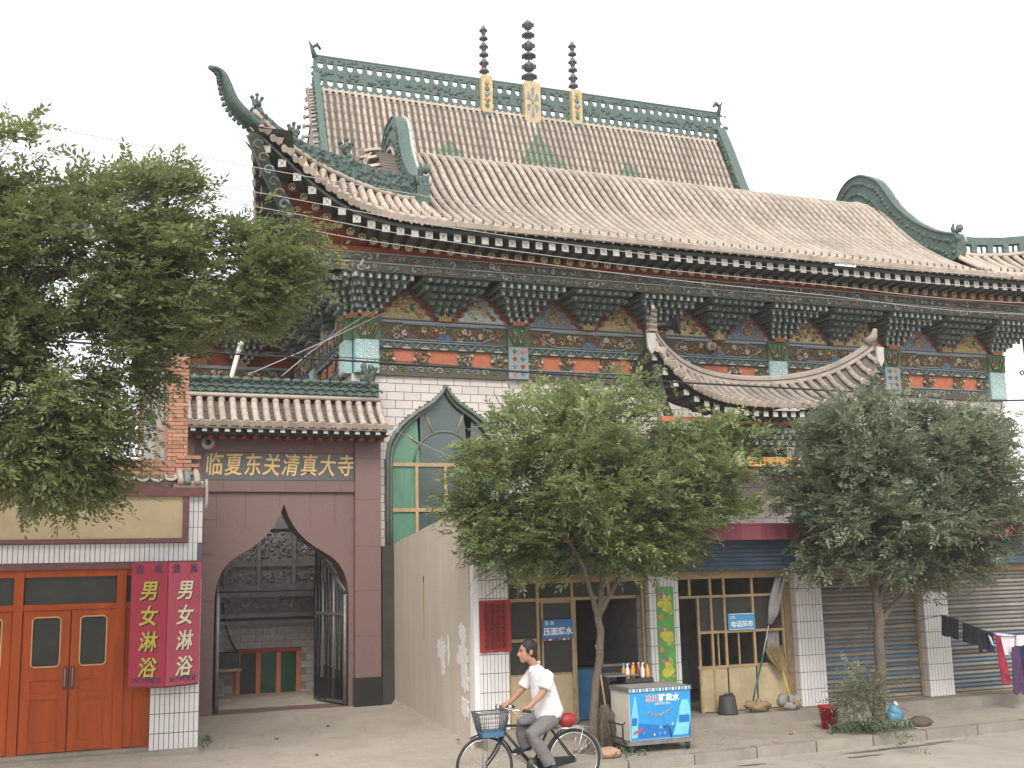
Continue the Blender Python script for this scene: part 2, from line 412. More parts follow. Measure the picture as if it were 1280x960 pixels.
# ------------------------------------------------------------------ mesh building
class MB:
    def __init__(self):
        self.v, self.f, self.m, self.s = [], [], [], []
        self.mats = []

    def mat(self, name):
        if name not in self.mats:
            self.mats.append(name)
        return self.mats.index(name)

    def add(self, verts, faces, mat, smooth=False):
        o = len(self.v)
        self.v.extend([tuple(p) for p in verts])
        i = self.mat(mat)
        for f in faces:
            self.f.append([a + o for a in f])
            self.m.append(i)
            self.s.append(smooth)
        return self

    BF = [(0, 3, 2, 1), (4, 5, 6, 7), (0, 1, 5, 4), (1, 2, 6, 5), (2, 3, 7, 6), (3, 0, 4, 7)]

    def box(self, x0, x1, y0, y1, z0, z1, mat):
        return self.add([(x0, y0, z0), (x1, y0, z0), (x1, y1, z0), (x0, y1, z0), (x0, y0, z1), (x1, y0, z1), (x1, y1, z1), (x0, y1, z1)], self.BF, mat)

    def obox(self, c, size, mat, rot=None):
        c = Vector(c)
        sx, sy, sz = size[0] / 2, size[1] / 2, size[2] / 2
        pts = [Vector(p) for p in ((-sx, -sy, -sz), (sx, -sy, -sz), (sx, sy, -sz), (-sx, sy, -sz), (-sx, -sy, sz), (sx, -sy, sz), (sx, sy, sz), (-sx, sy, sz))]
        if rot is not None:
            pts = [rot @ p for p in pts]
        return self.add([c + p for p in pts], self.BF, mat)

    def beam(self, a, b, w, h, mat):
        a, b = Vector(a), Vector(b)
        d = b - a
        return self.obox((a + b) / 2, (w, d.length, h), mat, d.to_track_quat('Y', 'Z').to_matrix())

    def tube(self, pts, r, mat, n=8, caps=True, smooth=True, flat=None):
        pts = [Vector(p) for p in pts]
        k = len(pts)
        rs = r if isinstance(r, (list, tuple)) else [r] * k
        t0 = (pts[1] - pts[0]).normalized()
        ref = Vector((0, 0, 1)) if abs(t0.z) < 0.9 else Vector((0, 1, 0))
        u = t0.cross(ref).normalized()
        V, F = [], []
        for i in range(k):
            t = (pts[min(i + 1, k - 1)] - pts[max(i - 1, 0)])
            t = t.normalized() if t.length > 1e-9 else t0
            u = (u - t * u.dot(t))
            u = u.normalized() if u.length > 1e-6 else t.orthogonal().normalized()
            w = t.cross(u)
            ru, rw = (rs[i], rs[i]) if not isinstance(rs[i], (list, tuple)) else rs[i]
            for j in range(n):
                a = 2 * math.pi * j / n
                V.append(pts[i] + u * (math.cos(a) * ru) + w * (math.sin(a) * rw))
        for i in range(k - 1):
            for j in range(n):
                F.append((i * n + j, i * n + (j + 1) % n, (i + 1) * n + (j + 1) % n, (i + 1) * n + j))
        if caps:
            F.append(tuple(range(n - 1, -1, -1)))
            F.append(tuple(range((k - 1) * n, k * n)))
        return self.add(V, F, mat, smooth)

    def lathe(self, prof, c, mat, n=12, smooth=True):
        c = Vector(c)
        V, F = [], []
        for r, z in prof:
            for j in range(n):
                a = 2 * math.pi * j / n
                V.append((c.x + r * math.cos(a), c.y + r * math.sin(a), c.z + z))
        k = len(prof)
        for i in range(k - 1):
            for j in range(n):
                F.append((i * n + j, i * n + (j + 1) % n, (i + 1) * n + (j + 1) % n, (i + 1) * n + j))
        F.append(tuple(range(n - 1, -1, -1)))
        F.append(tuple(range((k - 1) * n, k * n)))
        return self.add(V, F, mat, smooth)

    def prism(self, poly, y0, y1, mat, axis='Y'):
        # poly of (u, v): axis Y -> (x, z) extruded in y from y0 to y1; axis X -> (y, z) extruded in x
        n = len(poly)
        if axis == 'Y':
            A = [(u, y0, v) for u, v in poly]
            B = [(u, y1, v) for u, v in poly]
        elif axis == 'X':
            A = [(y0, u, v) for u, v in poly]
            B = [(y1, u, v) for u, v in poly]
        else:
            A = [(u, v, y0) for u, v in poly]
            B = [(u, v, y1) for u, v in poly]
        F = [tuple(range(n)), tuple(range(2 * n - 1, n - 1, -1))]
        for i in range(n):
            j = (i + 1) % n
            F.append((i, i + n, j + n, j))
        return self.add(A + B, F, mat)

    def blob(self, c, r, mat, n=8, m=5, jit=0.0, smooth=True):
        c = Vector(c)
        rx, ry, rz = r if isinstance(r, (list, tuple)) else (r, r, r)
        V = [(c.x, c.y, c.z - rz)]
        for i in range(1, m):
            t = -math.pi / 2 + math.pi * i / m
            for j in range(n):
                a = 2 * math.pi * j / n
                q = 1 + random.uniform(-jit, jit)
                V.append((c.x + rx * q * math.cos(t) * math.cos(a), c.y + ry * q * math.cos(t) * math.sin(a), c.z + rz * q * math.sin(t)))
        V.append((c.x, c.y, c.z + rz))
        F = []
        for j in range(n):
            F.append((0, 1 + (j + 1) % n, 1 + j))
            b = 1 + (m - 2) * n
            F.append((len(V) - 1, b + j, b + (j + 1) % n))
        for i in range(m - 2):
            for j in range(n):
                a0 = 1 + i * n
                F.append((a0 + j, a0 + (j + 1) % n, a0 + n + (j + 1) % n, a0 + n + j))
        return self.add(V, F, mat, smooth)

    def mesh(self, name):
        me = bpy.data.meshes.new(name)
        me.from_pydata(self.v, [], self.f)
        for n in self.mats:
            me.materials.append(MATS[n])
        me.polygons.foreach_set('material_index', self.m)
        me.polygons.foreach_set('use_smooth', self.s)
        me.update()
        return me

    def obj(self, name, parent=None, loc=(0, 0, 0), rot=None):
        return put(name, self.mesh(name), parent, loc, rot)

WL = {}
def put(name, data, parent=None, loc=(0, 0, 0), rot=None, scale=None):
    o = bpy.data.objects.new(name, data)
    COL.objects.link(o)
    loc = Vector(loc)
    if parent is not None:
        o.parent = parent
        o.location = loc - WL[parent.name]
    else:
        o.location = loc
    WL[o.name] = loc
    if rot is not None:
        o.rotation_euler = rot
    if scale is not None:
        o.scale = scale
    return o

def tag(o, label=None, cat=None, group=None, kind=None):
    if label: o['label'] = label
    if cat: o['category'] = cat
    if group: o['group'] = group
    if kind: o['kind'] = kind
    return o

def thing(name, label, cat, loc, group=None):
    return tag(put(name, None, None, loc), label, cat, group)

def lerp(a, b, t):
    return a + (b - a) * t

def interp(pts, x):
    # piecewise smooth interpolation of a table [(x, y), ...]
    if x <= pts[0][0]: return pts[0][1]
    for (xa, ya), (xb, yb) in zip(pts, pts[1:]):
        if x <= xb:
            return lerp(ya, yb, (x - xa) / (xb - xa))
    return pts[-1][1]

def spline(pts, n):
    # Catmull-Rom through points
    P = [Vector(p) for p in pts]
    P = [P[0] * 2 - P[1]] + P + [P[-1] * 2 - P[-2]]
    out = []
    segs = len(P) - 3
    for k in range(n + 1):
        t = k / n * segs
        i = min(int(t), segs - 1)
        t -= i
        a, b, c, d = P[i:i + 4]
        out.append(0.5 * ((2 * b) + (c - a) * t + (2 * a - 5 * b + 4 * c - d) * t * t + (3 * b - a - 3 * c + d) * t ** 3))
    return out

def text_mesh(s, size, mat, depth=0.004, shear=0.0, weight=0.0, gap=1.0):
    cu = bpy.data.curves.new('lettering', 'FONT')
    cu.body = s
    cu.size = size
    cu.align_x, cu.align_y = 'CENTER', 'CENTER'
    cu.extrude = depth
    cu.shear = shear
    cu.offset = weight
    cu.space_character = gap
    cu.resolution_u = 3
    o = bpy.data.objects.new('lettering_source', cu)
    COL.objects.link(o)
    dg = bpy.context.evaluated_depsgraph_get()
    me = bpy.data.meshes.new_from_object(o.evaluated_get(dg))
    bpy.data.objects.remove(o)
    bpy.data.curves.remove(cu)
    me.materials.clear()
    me.materials.append(MATS[mat])
    return me

def lettering(s, size, mat, parent, loc, rz=0.0, depth=0.004, shear=0.0, weight=0.0, gap=1.0, tilt=0.0):
    me = text_mesh(s, size, mat, depth, shear, weight, gap)
    o = put('lettering', me, parent, loc)
    o.rotation_euler = (Matrix.Rotation(rz, 3, 'Z') @ Matrix.Rotation(R(90), 3, 'X') @ Matrix.Rotation(tilt, 3, 'Z')).to_euler()
    return o

def scrolls(mb, x0, x1, z0, z1, y, n, pal, rmin=0.03, rmax=0.06, flip=None):
    # carved scrollwork: curls and buds standing proud of a board whose face is at y
    for _ in range(n):
        r = random.uniform(rmin, rmax)
        cx, cz = random.uniform(x0 + r, x1 - r), random.uniform(z0 + r * .9, max(z0 + r * .9 + .001, z1 - r * .9))
        mat = random.choice(pal)
        if random.random() < 0.62:
            a0, tw = random.uniform(0, 6.28), random.choice((-1, 1))
            pts = []
            for k in range(7):
                a = a0 + tw * k * 0.72
                q = r * (1 - k * 0.11)
                pts.append((cx + q * math.cos(a), y - 0.008 - 0.002 * k, cz + q * math.sin(a)))
            mb.tube(pts, [0.006 + r * 0.13] * 7, mat, n=4, caps=False)
        else:
            mb.blob((cx, y - 0.004, cz), (r * .62, 0.022, r * .5), mat, n=6, m=4, jit=.15)

# ------------------------------------------------------------------ the ground
g = MB()
g.add([(-400, -200, 0), (400, -200, 0), (400, 600, 0), (-400, 600, 0)], [(0, 1, 2, 3)], 'soil')
tag(g.obj('ground', None, (0, 0, -0.08)), kind='structure')
g = MB()
def kerb_y(x): return 13.38 + 0.045 * (x - 6.0)
nx = 60
V, F = [], []
for i in range(nx + 1):
    x = -40 + 100 * i / nx
    V += [(x, -6.0, 0.0), (x, kerb_y(x) + 0.4 if x > 5 else 14.2, 0.0)]
for i in range(nx):
    F.append((2 * i, 2 * i + 2, 2 * i + 3, 2 * i + 1))
g.add(V, F, 'road_surface')
tag(g.obj('road'), kind='structure')
road = bpy.data.objects['road']
M('stain_dark', (0.13, 0.115, 0.10), 0.6, 0.25, 3.0)
random.seed(88)
for (x_, y_, a_, b_) in ((10.3, 13.25, .45, .06), (11.0, 13.3, .6, .07), (11.7, 13.38, .3, .05), (10.0, 12.95, .35, .05), (8.3, 13.1, .25, .05)):
    pl = [(x_ + a_ * random.uniform(.6, 1.15) * math.cos(w), y_ + b_ * random.uniform(.6, 1.2) * math.sin(w), .004) for w in np.linspace(0, 6.283, 18, endpoint=False)]
    put('stain', MB().add(pl, [tuple(range(18))], 'stain_dark').mesh('stain'), road)
# forecourt: concrete apron from the road up to the gate, gently rising
g = MB()
V, F = [], []
nu, nv = 14, 20
for j in range(nv + 1):
    y = lerp(13.2, 24.2, j / nv)
    for i in range(nu + 1):
        x = lerp(-14, 5.62, i / nu)
        z = interp([(13.2, 0.004), (14.2, 0.03), (16.0, 0.11), (17, .16), (18, 0.22), (20, 0.29), (24, 0.3)], y) + (random.uniform(-.006, .006) if 0 < j < nv else 0)
        V.append((x, y, z))
for j in range(nv):
    for i in range(nu):
        a = j * (nu + 1) + i
        F.append((a, a + 1, a + nu + 2, a + nu + 1))
g.add(V, F, 'forecourt_concrete', True)
tag(g.obj('forecourt'), kind='structure')
# pavement slab in front of the shops
g = MB()
V, F = [], []
xs = [5.62 + k * 1.15 for k in range(24)]
for x in xs:
    V += [(x, kerb_y(x) + 0.14, 0.128), (x, kerb_y(x) + 1.1, 0.15), (x, 15.7, 0.16)]
for k in range(len(xs) - 1):
    a = 3 * k
    F += [(a, a + 3, a + 4, a + 1), (a + 1, a + 4, a + 5, a + 2)]
g.add(V, F, 'pavement_concrete')
g.add([(5.62, kerb_y(5.62) + .14, -.05), (5.62, 15.7, -.05), (5.62, 15.7, .16), (5.62, kerb_y(5.62) + .14, .128)], [(0, 1, 2, 3)], 'concrete')
pav = tag(g.obj('pavement'), kind='structure')
ks = MB().box(-.49, .49, 0, .15, -.06, .145, 'concrete_grey').mesh('kerb_stone')
for k in range(22):
    x = 6.15 + k * 1.0
    put('kerb_stone', ks, pav, (x, kerb_y(x) - .01 + random.uniform(-.008, .008), random.uniform(-.012, .004)), (random.uniform(-.01, .01), random.uniform(-.006, .006), .045))
g = MB()
for k in range(26):
    g.blob((random.uniform(6.3, 12.5), kerb_y(9) + random.uniform(.25, 1.6), .145), (random.uniform(.02, .06), random.uniform(.02, .05), .012), random.choice(('soil', 'stone', 'rag', 'straw')), n=6, m=4, jit=.3)
for k in range(4):
    g.blob((random.uniform(2, 5.2), random.uniform(15, 19.5), interp([(15, .11), (16.0, 0.18), (18, 0.25), (20, 0.29)], random.uniform(15.5, 19))), (.03, .03, .012), 'soil', n=6, m=4, jit=.3)
tag(g.obj('litter_and_grit'), 'scattered grit and scraps on the pavement', 'litter', kind='stuff')

# ------------------------------------------------------------------ the mosque hall
HX0, HX1, HY = 4.6, 20.55, 20.4
CX = (HX0 + HX1) / 2
PIL = [4.85, 7.95, 11.05, 14.1, 17.2, 20.3]
hall = thing('mosque_hall', 'large mosque hall with sweeping grey tiled roofs, green ridges and painted eaves', 'mosque', (CX, HY, 0))

def ogee(cx, zs, pts):
    left = [(cx + x, zs + z) for x, z in pts]
    right = [(cx - x, zs + z) for x, z in reversed(pts[:-1])]
    return left + right
ARCH = [(-1.19, 0), (-1.18, .15), (-1.14, .34), (-1.05, .52), (-.92, .68), (-.76, .83), (-.58, .97), (-.40, 1.08), (-.24, 1.19), (-.10, 1.34), (0, 1.5)]

def holed_wall(mb, x0, x1, z0, z1, holes, yf, yb, mat, reveal):
    bm = bmesh.new()
    def loop(pts):
        vs = [bm.verts.new((x, 0, z)) for x, z in pts]
        return [bm.edges.new((vs[i], vs[(i + 1) % len(vs)])) for i in range(len(vs))]
    e = loop([(x0, z0), (x1, z0), (x1, z1), (x0, z1)])
    for h in holes:
        e += loop(h)
    bmesh.ops.triangle_fill(bm, use_beauty=True, edges=e)
    bm.verts.index_update()
    P = [v.co.copy() for v in bm.verts]
    T = [[v.index for v in f.verts] for f in bm.faces]
    bm.free()
    mb.add([(p.x, yf, p.z) for p in P], T, mat)
    mb.add([(p.x, yb, p.z) for p in P], [t[::-1] for t in T], mat)
    for h in holes:
        n = len(h)
        mb.add([(x, yf, z) for x, z in h] + [(x, yb, z) for x, z in h], [(i, (i + 1) % n, (i + 1) % n + n, i + n) for i in range(n)], reveal)
    mb.add([(x0, yf, z0), (x1, yf, z0), (x1, yf, z1), (x0, yf, z1), (x0, yb, z0), (x1, yb, z0), (x1, yb, z1), (x0, yb, z1)], [(0, 4, 5, 1), (1, 5, 6, 2), (2, 6, 7, 3), (3, 7, 4, 0)], mat)

WIN = [6.46, 9.5, 15.65, 18.7]
WZ0, WZS = 2.7, 4.7
holes = []
for w in WIN:
    arch = ogee(w, WZS, ARCH)
    holes.append([(w + 1.19, WZ0), (w - 1.19, WZ0)][::-1] + arch[::-1] if False else [(w - 1.19, WZ0)] + arch + [(w + 1.19, WZ0)])
mb = MB()
holed_wall(mb, HX0, HX1, 0, 6.39, holes, HY, HY + .35, 'wall_joint', 'win_green')
mb.box(HX0, HX0 + .35, HY + .351, 38, 0, 6.39, 'wall_joint')
mb.box(HX1 - .35, HX1, HY + .351, 38, 0, 6.39, 'wall_joint')
mb.box(HX0 + .02, HX1 - .02, HY + 1.2, HY + 1.3, 0, 8.4, 'dark_inside')
wall = mb.obj('wall', hall)

# tiles on the front wall: one piece each where they show, the rest joined
TW, TH = 0.338, 0.164
tile_me = MB().box(0, TW - .012, -.012, .004, 0, TH - .011, 'wall_tile').mesh('tile')
def in_window(x, z):
    for w in WIN:
        dx = abs(x - w)
        if dx < 1.27 and WZ0 - .1 < z <= WZS: return True
        if z > WZS and dx < 1.27:
            top = interp([(-x_, z_) for x_, z_ in reversed(ARCH)], dx) if dx <= 1.19 else 0
            if z < WZS + top + .07: return True
    return False
cut = MB()
singles = []
row = 0
z = 6.385 - TH
while z > 2.6:
    x = HX0 - (TW / 2 if row % 2 else 0)
    while x < HX1:
        xa, xb = max(x, HX0), min(x + TW, HX1)
        corners = [in_window(a, b) for a in (xa, (xa + xb) / 2, xb) for b in (z, z + TH / 2, z + TH)]
        if not any(corners) and xb - xa > TW - .01:
            singles.append((xa, z))
        elif not all(corners):
            for i in range(6):
                for j in range(3):
                    ua, ub = lerp(xa, xb - .012, i / 6), lerp(xa, xb - .012, (i + 1) / 6)
                    va, vb = lerp(z, z + TH - .011, j / 3), lerp(z, z + TH - .011, (j + 1) / 3)
                    if not in_window((ua + ub) / 2, (va + vb) / 2) and ub - ua > .004:
                        cut.add([(ua, HY - .012, va), (ub, HY - .012, va), (ub, HY - .012, vb), (ua, HY - .012, vb)], [(0, 1, 2, 3)], 'wall_tile')
        x += TW
    z -= TH
    row += 1
def shows(t):
    x, z = t
    if x < 8.3: return 0
    if x > 19.7: return 1
    if 11.9 < x < 14.6 and z < 4.7: return 2
    if z > 5.6 and (x < 10 or x > 16.2): return 1.5
    return 9
singles.sort(key=lambda t: (shows(t), t[0]))
for xa, za in singles[:300]:
    put('tile', tile_me, wall, (xa, HY, za))
for xa, za in singles[300:]:
    cut.box(xa, xa + TW - .012, HY - .012, HY + .004, za, za + TH - .011, 'wall_tile')
tag(cut.obj('cut_tiles', wall), kind='stuff')
# side wall tiles (seen at a slant)
st = MB()
for k in range(34):
    zz = 6.385 - TH * (k + 1)
    for q in range(12):
        yy = HY + q * .5 + (.25 if k % 2 else 0)
        st.box(HX0 - .012, HX0, yy, yy + .488, zz, zz + TH - .011, 'wall_tile')
        st.box(HX1, HX1 + .012, yy, yy + .488, zz, zz + TH - .011, 'wall_tile')
tag(st.obj('side_tiles', wall), kind='stuff')
# corner pilasters of plain tile jut a little
# windows
for wi, w in enumerate(WIN):
    mb = MB()
    arch = ogee(w, WZS, ARCH)
    # moulded arch trim
    pts = [(w - 1.19, WZ0)] + arch + [(w + 1.19, WZ0)]
    mb.tube([(x, HY - .02, z) for x, z in pts], .038, 'win_green', n=6)
    mb.tube([(w + (x - w) * .93, HY + .06, z - .05) for x, z in pts], .04, 'win_green', n=6)
    yf = HY + .12
    for zz in (WZS - .04, 3.79, WZ0 + .04):
        mb.box(w - 1.15, w + 1.15, yf - .03, yf + .03, zz - .035, zz + .035, 'win_frame')
    for xx in (w - 1.13, w - .58, w, w + .58, w + 1.13):
        mb.box(xx - .03, xx + .03, yf - .035, yf + .035, WZ0 + .05, WZS - .02, 'win_frame')
    fan = [(w + .62 * math.cos(a), yf, WZS + .62 * math.sin(a)) for a in np.linspace(0, math.pi, 13)]
    mb.tube(fan, .022, 'win_green', n=4)
    for a, L_ in ((35, 1.1), (68, 1.14), (112, 1.14), (145, 1.1)):
        mb.tube([(w + .62 * math.cos(R(a)), yf, WZS + .62 * math.sin(R(a))), (w + L_ * math.cos(R(a)), yf, WZS + L_ * math.sin(R(a)))], .02, 'win_frame', n=4)
    wo_ = mb.obj('window', hall)
    # panes
    xsn = [w - 1.15, w - .58, w, w + .58, w + 1.15]
    for i in range(4):
        for (za, zb) in ((WZ0, 3.79), (3.79, WZS - .04)):
            gm = 'pane_green' if i in (0, 3) or (wi == 1 and i == 1) else 'pane_dark'
            MB().box(xsn[i] + .012, xsn[i + 1] - .012, yf + .008, yf + .014, za + .01, zb - .01, gm).obj('pane', wo_)
    inner = [(w + (x - w) * .97, z - .02) for x, z in arch]
    MB().prism([p for p in inner if p[0] <= w - .5] + [(w - .5, WZS)], yf + .008, yf + .014, 'pane_green').obj('pane', wo_)
    MB().prism([(w - .495, WZS)] + [(w - .495, interp([(a, b) for a, b in inner], w - .495))] + [p for p in inner if abs(p[0] - w) < .495] + [(w + .495, interp([(2 * w - a, b) for a, b in inner], w - .495)), (w + .495, WZS)], yf + .008, yf + .014, 'pane_dark').obj('pane', wo_)
    MB().prism([(w + .5, WZS)] + [p for p in inner if p[0] >= w + .5], yf + .008, yf + .014, 'pane_green' if wi == 3 else 'pane_dark').obj('pane', wo_)

# ---- frieze: local unit 3.1 m wide, face at y=0, z from 6.39
PAL = ['carve_olive', 'carve_ochre', 'carve_green', 'carve_dark', 'carve_olive', 'carve_cream', 'paint_red']
def bay_mesh(seed, half):
    random.seed(seed)
    mb = MB()
    h = half
    # lower scroll band
    mb.box(-h, h, -.07, .0, .0, .185, 'carve_dark')
    n = int(h * 2 / .19)
    for k in range(n):
        x = -h + .1 + k * .19
        s = 1 if k % 2 else -1
        mt = ['trim_pale_blue', 'carve_cream', 'carve_green', 'carve_blue', 'trim_pale_blue'][k % 5]
        mb.tube([(x + s * .085 * math.cos(a) * (1 - .08 * i), -.08, .092 + .06 * math.sin(a) * (1 - .06 * i)) for i, a in enumerate(np.linspace(0, 5.2, 8))], .011, mt, n=4, caps=False)
        mb.blob((x, -.075, .09), (.026, .02, .022), random.choice(('carve_blue', 'carve_ochre', 'carve_cream', 'paint_red')), n=6, m=4)
    mb.box(-h, h, -.085, .0, -.03, .003, 'carve_dark')
    mb.tube([(-h, -.085, .19), (h, -.085, .19)], .016, 'trim_pale_blue', n=4)
    # orange panels with carved brackets between
    mb.box(-h, h, -.03, .0, .185, .50, 'paint_orange')
    cells = [-h + .22, -h + .95, -.36, .36, h - .95, h - .22]
    ends = [(-h, -h + .34), (-.75 * h + .48 - .1, -.28), (.28, .75 * h - .48 + .1), (h - .34, h)]
    for (xa, xb) in ends:
        mb.box(xa + .03, xb - .03, -.055, -.028, .19, .49, 'carve_dark')
        scrolls(mb, xa, xb, .19, .50, -.065, int((xb - xa) * 75), PAL, .03, .065)
        for xq in (xa + .02, xb - .02):
            mb.blob((xq, -.08, random.uniform(.28, .42)), (.04, .03, .035), 'carve_cream', n=6, m=4, jit=.3)
    # scalloped valance
    mb.box(-h, h, -.10, .0, .50, .63, 'green_dark')
    k = int(h * 2 / .36)
    wd = 2 * h / k
    for i in range(k):
        xa = -h + i * wd
        pts = [(xa + wd * t, -.108, .60 - .0 + .03 * math.sin(math.pi * t) - .08 * (1 - math.sin(math.pi * t)) ** 2) for t in np.linspace(0, 1, 9)]
        mb.tube(pts, .011, 'trim_pale_blue', n=4, caps=False)
        mb.box(xa + wd * .3, xa + wd * .7, -.112, -.1, .505, .535, 'carve_cream')
        mb.blob((xa + wd * .5, -.105, .565), (.02, .012, .02), 'carve_cream', n=5, m=4)
    mb.tube([(-h, -.125, .637), (h, -.125, .637)], .016, 'trim_pale_blue', n=4)
    # upper painted beam with cartouche
    mb.box(-h, h, -.12, .0, .645, 1.0, 'carve_dark')
    scrolls(mb, -h + .05, h - .05, .66, .99, -.125, int(h * 2 * 48), PAL + ['paint_red', 'paint_red', 'carve_ochre'], .03, .075)
    c = h * .80
    cart = [(-c, .82), (-c + .08, .88), (-c + .07, .92), (-c + .2, .94), (-c + .24, .985), (c - .24, .985), (c - .2, .94), (c - .07, .92), (c - .08, .88), (c, .82), (c - .1, .76), (c - .2, .72), (c - .28, .675), (-c + .28, .675), (-c + .2, .72), (-c + .1, .76), (-c, .82)]
    mb.tube([(x, -.145, z) for x, z in cart], .014, 'trim_pale_blue', n=4)
    for i in range(9):
        a = math.pi * i / 8
        mb.tube([(.02 * math.cos(a), -.14, .68 + .02 * math.sin(a)), (.16 * math.cos(a), -.15, .68 + .12 * math.sin(a))], [.012, .022], 'carve_blue', n=4)
    for xq, zq in ((-c + .25, .80), (-.42, .88), (.42, .88), (c - .3, .80)):
        for i in range(5):
            a = i * 1.257 + .3
            mb.blob((xq + .038 * math.cos(a), -.15, zq + .038 * math.sin(a)), (.034, .02, .03), random.choice(('carve_cream', 'carve_cream', 'carve_ochre')), n=6, m=4)
    mb.box(-h, h, -.15, .0, 1.0, 1.045, 'trim_pale_blue')
    return mb.mesh('frieze_panel')

def pilaster_mesh(kind):
    random.seed(40 + kind)
    mb = MB()
    q = .235 if kind == 0 else .21
    mb.box(-q, q, -.155, .0, -.01, .64, 'teal_tile' if kind == 0 else 'trim_pale_blue')
    if kind == 0:
        for i in range(3):
            for j in range(5):
                xx, zz = -.15 + i * .15, .07 + j * .125
                for sx, sz in ((0, 0), (.075, .0625)):
                    if abs(xx + sx) < .2 and zz + sz < .6:
                        pts = [(xx + sx + .045 * math.cos(a), -.158, zz + sz + .045 * math.sin(a)) for a in np.linspace(0, 6.283, 9)]
                        mb.tube(pts, .009, 'teal_ring', n=4, caps=False)
                        mb.blob((xx + sx, -.156, zz + sz), (.016, .008, .016), 'teal_ring', n=5, m=4)
    else:
        for j in range(4):
            for i in (-1, 1):
                zz = .09 + j * .15
                mb.blob((i * .085, -.156, zz), (.055, .012, .05), ('paint_orange', 'carve_blue', 'paint_red', 'carve_green')[(j + (i > 0)) % 4], n=8, m=4)
                for a in (.8, 2.4, 3.9, 5.5):
                    mb.blob((i * .085 + .06 * math.cos(a), -.158, zz + .055 * math.sin(a)), (.02, .01, .02), 'carve_cream' if j % 2 else 'teal_tile', n=5, m=4)
    # leafy capital above
    mb.box(-q - .02, q + .02, -.17, .0, .645, 1.05, 'carve_green')
    for i in range(5):
        x = -q + i * q / 2
        mb.tube([(x * .5, -.18, .66), (x * .8, -.2, .84), (x * 1.1, -.19, 1.0)], [.02, .03, .012], 'carve_olive', n=4)
    mb.box(-q - .05, q + .05, -.19, .0, 1.02, 1.06, 'carve_green')
    scrolls(mb, -q, q, .66, 1.0, -.18, 10, ['carve_green', 'carve_olive', 'bracket_tip'], .03, .05)
    return mb.mesh('pilaster_head')

bays = [bay_mesh(100 + i, 1.5 * 1.55 * .667 - .225) for i in range(3)]
pil0, pil1 = pilaster_mesh(0), pilaster_mesh(1)
for i in range(5):
    cxb = (PIL[i] + PIL[i + 1]) / 2
    put('frieze_panel', bays[i % 3], hall, (cxb, HY, 6.39), scale=((PIL[i + 1] - PIL[i] - .45) / (2 * (1.5 * 1.55 * .667 - .225)), 1, 1))
for i, x in enumerate(PIL):
    put('pilaster_head', pil0 if i in (0, 5, 3) else pil1, hall, (x, HY, 6.39))
for k in range(4):
    put('frieze_panel', bays[k % 3], hall, (HX0, HY + .3 + 1.55 + 3.1 * k, 6.39), (0, 0, R(-90)))
    put('pilaster_head', pil0, hall, (HX0, HY + .25 + 3.1 * k, 6.39), (0, 0, R(-90)))

# ---- bracket sets
def bracket_mesh(kind):
    random.seed(77 + kind)
    mb = MB()
    mb.box(-.13, .13, -.19, -.02, .0, .10, 'carve_ochre')
    for i in range(5):
        mb.box(-.13 + i * .054, -.1 + i * .054, -.205, -.19, .005, .095, 'paint_yellow' if kind else 'paint_orange')
    lv = 6
    for i in range(lv):
        t = (i + 1) / lv
        z0 = .10 + i * .094
        hw = .07 + .60 * t ** 1.15
        yo = -.11 - .93 * t ** 1.6
        mb.box(-hw, hw, yo + .06, -.02, z0 + .062, z0 + .098, 'bracket_green')
        n = int(hw * 2 / .158 + .3)
        for k in range(n + 1):
            if kind == 0:
                x = (k - n / 2) * .158
            else:
                x = (k - n / 2) * .158 + (.079 if i % 2 else 0)
                if abs(x) > hw + .04: continue
            if kind == 0:
                mb.box(x - .032, x + .032, yo, -.05, z0 + .02, z0 + .066, 'bracket_green')
                mb.box(x - .036, x + .036, yo - .02, yo + .045, z0 - .035, z0 + .07, 'bracket_green')
                mb.box(x - .022, x + .022, yo - .026, yo - .018, z0 - .028, z0 + .035, 'bracket_tip')
                mb.box(x - .045, x + .045, yo - .012, yo + .07, z0 + .066, z0 + .092, 'bracket_tip' if random.random() < .35 else 'bracket_green')
            else:
                mb.box(x - .03, x + .03, yo + .03, -.05, z0 + .02, z0 + .066, 'bracket_green')
                V = [(x - .07, yo + .03, z0 + .07), (x + .07, yo + .03, z0 + .07), (x + .03, yo - .02, z0 - .02), (x - .03, yo - .02, z0 - .02), (x - .07, yo + .1, z0 + .07), (x + .07, yo + .1, z0 + .07), (x + .03, yo + .1, z0 - .02), (x - .03, yo + .1, z0 - .02)]
                mb.add(V, [(0, 3, 2, 1), (4, 5, 6, 7), (0, 1, 5, 4), (3, 7, 6, 2), (0, 4, 7, 3), (1, 2, 6, 5)], 'bracket_green')
                mb.blob((x, yo - .005, z0 + .03), (.032, .025, .028), 'bracket_tip' if random.random() < .4 else 'bracket_green', n=5, m=4)
    # curled wings at the top corners
    for s in (-1, 1):
        mb.tube([(s * .66, -.98, .70), (s * .74, -1.05, .74), (s * .79, -1.05, .81), (s * .75, -1.0, .86)], [.03, .035, .03, .015], 'bracket_tip', n=5)
    # central boss running up the front
    if kind:
        for k in range(5):
            mb.blob((.0, -.20 - .03 * k - .032 * k * k, .20 + k * .115), (.075, .05, .06), ('carve_olive', 'bracket_green')[k % 2], n=6, m=4, jit=.2)
    mb.box(-.09, .09, -1.12, -.98, .70, 1.1, 'bracket_green')
    scrolls(mb, -.1, .1, .86, 1.06, -1.13, 8, ['bracket_tip', 'carve_olive', 'bracket_green'], .02, .045)
    return mb.mesh('bracket_set')
br0, br1 = bracket_mesh(0), bracket_mesh(1)
PX = [4.85 + 1.545 * k for k in range(11)]
for k, x in enumerate(PX):
    put('bracket_set', br0 if k % 2 == 0 else br1, hall, (x, HY - .05, 7.44))
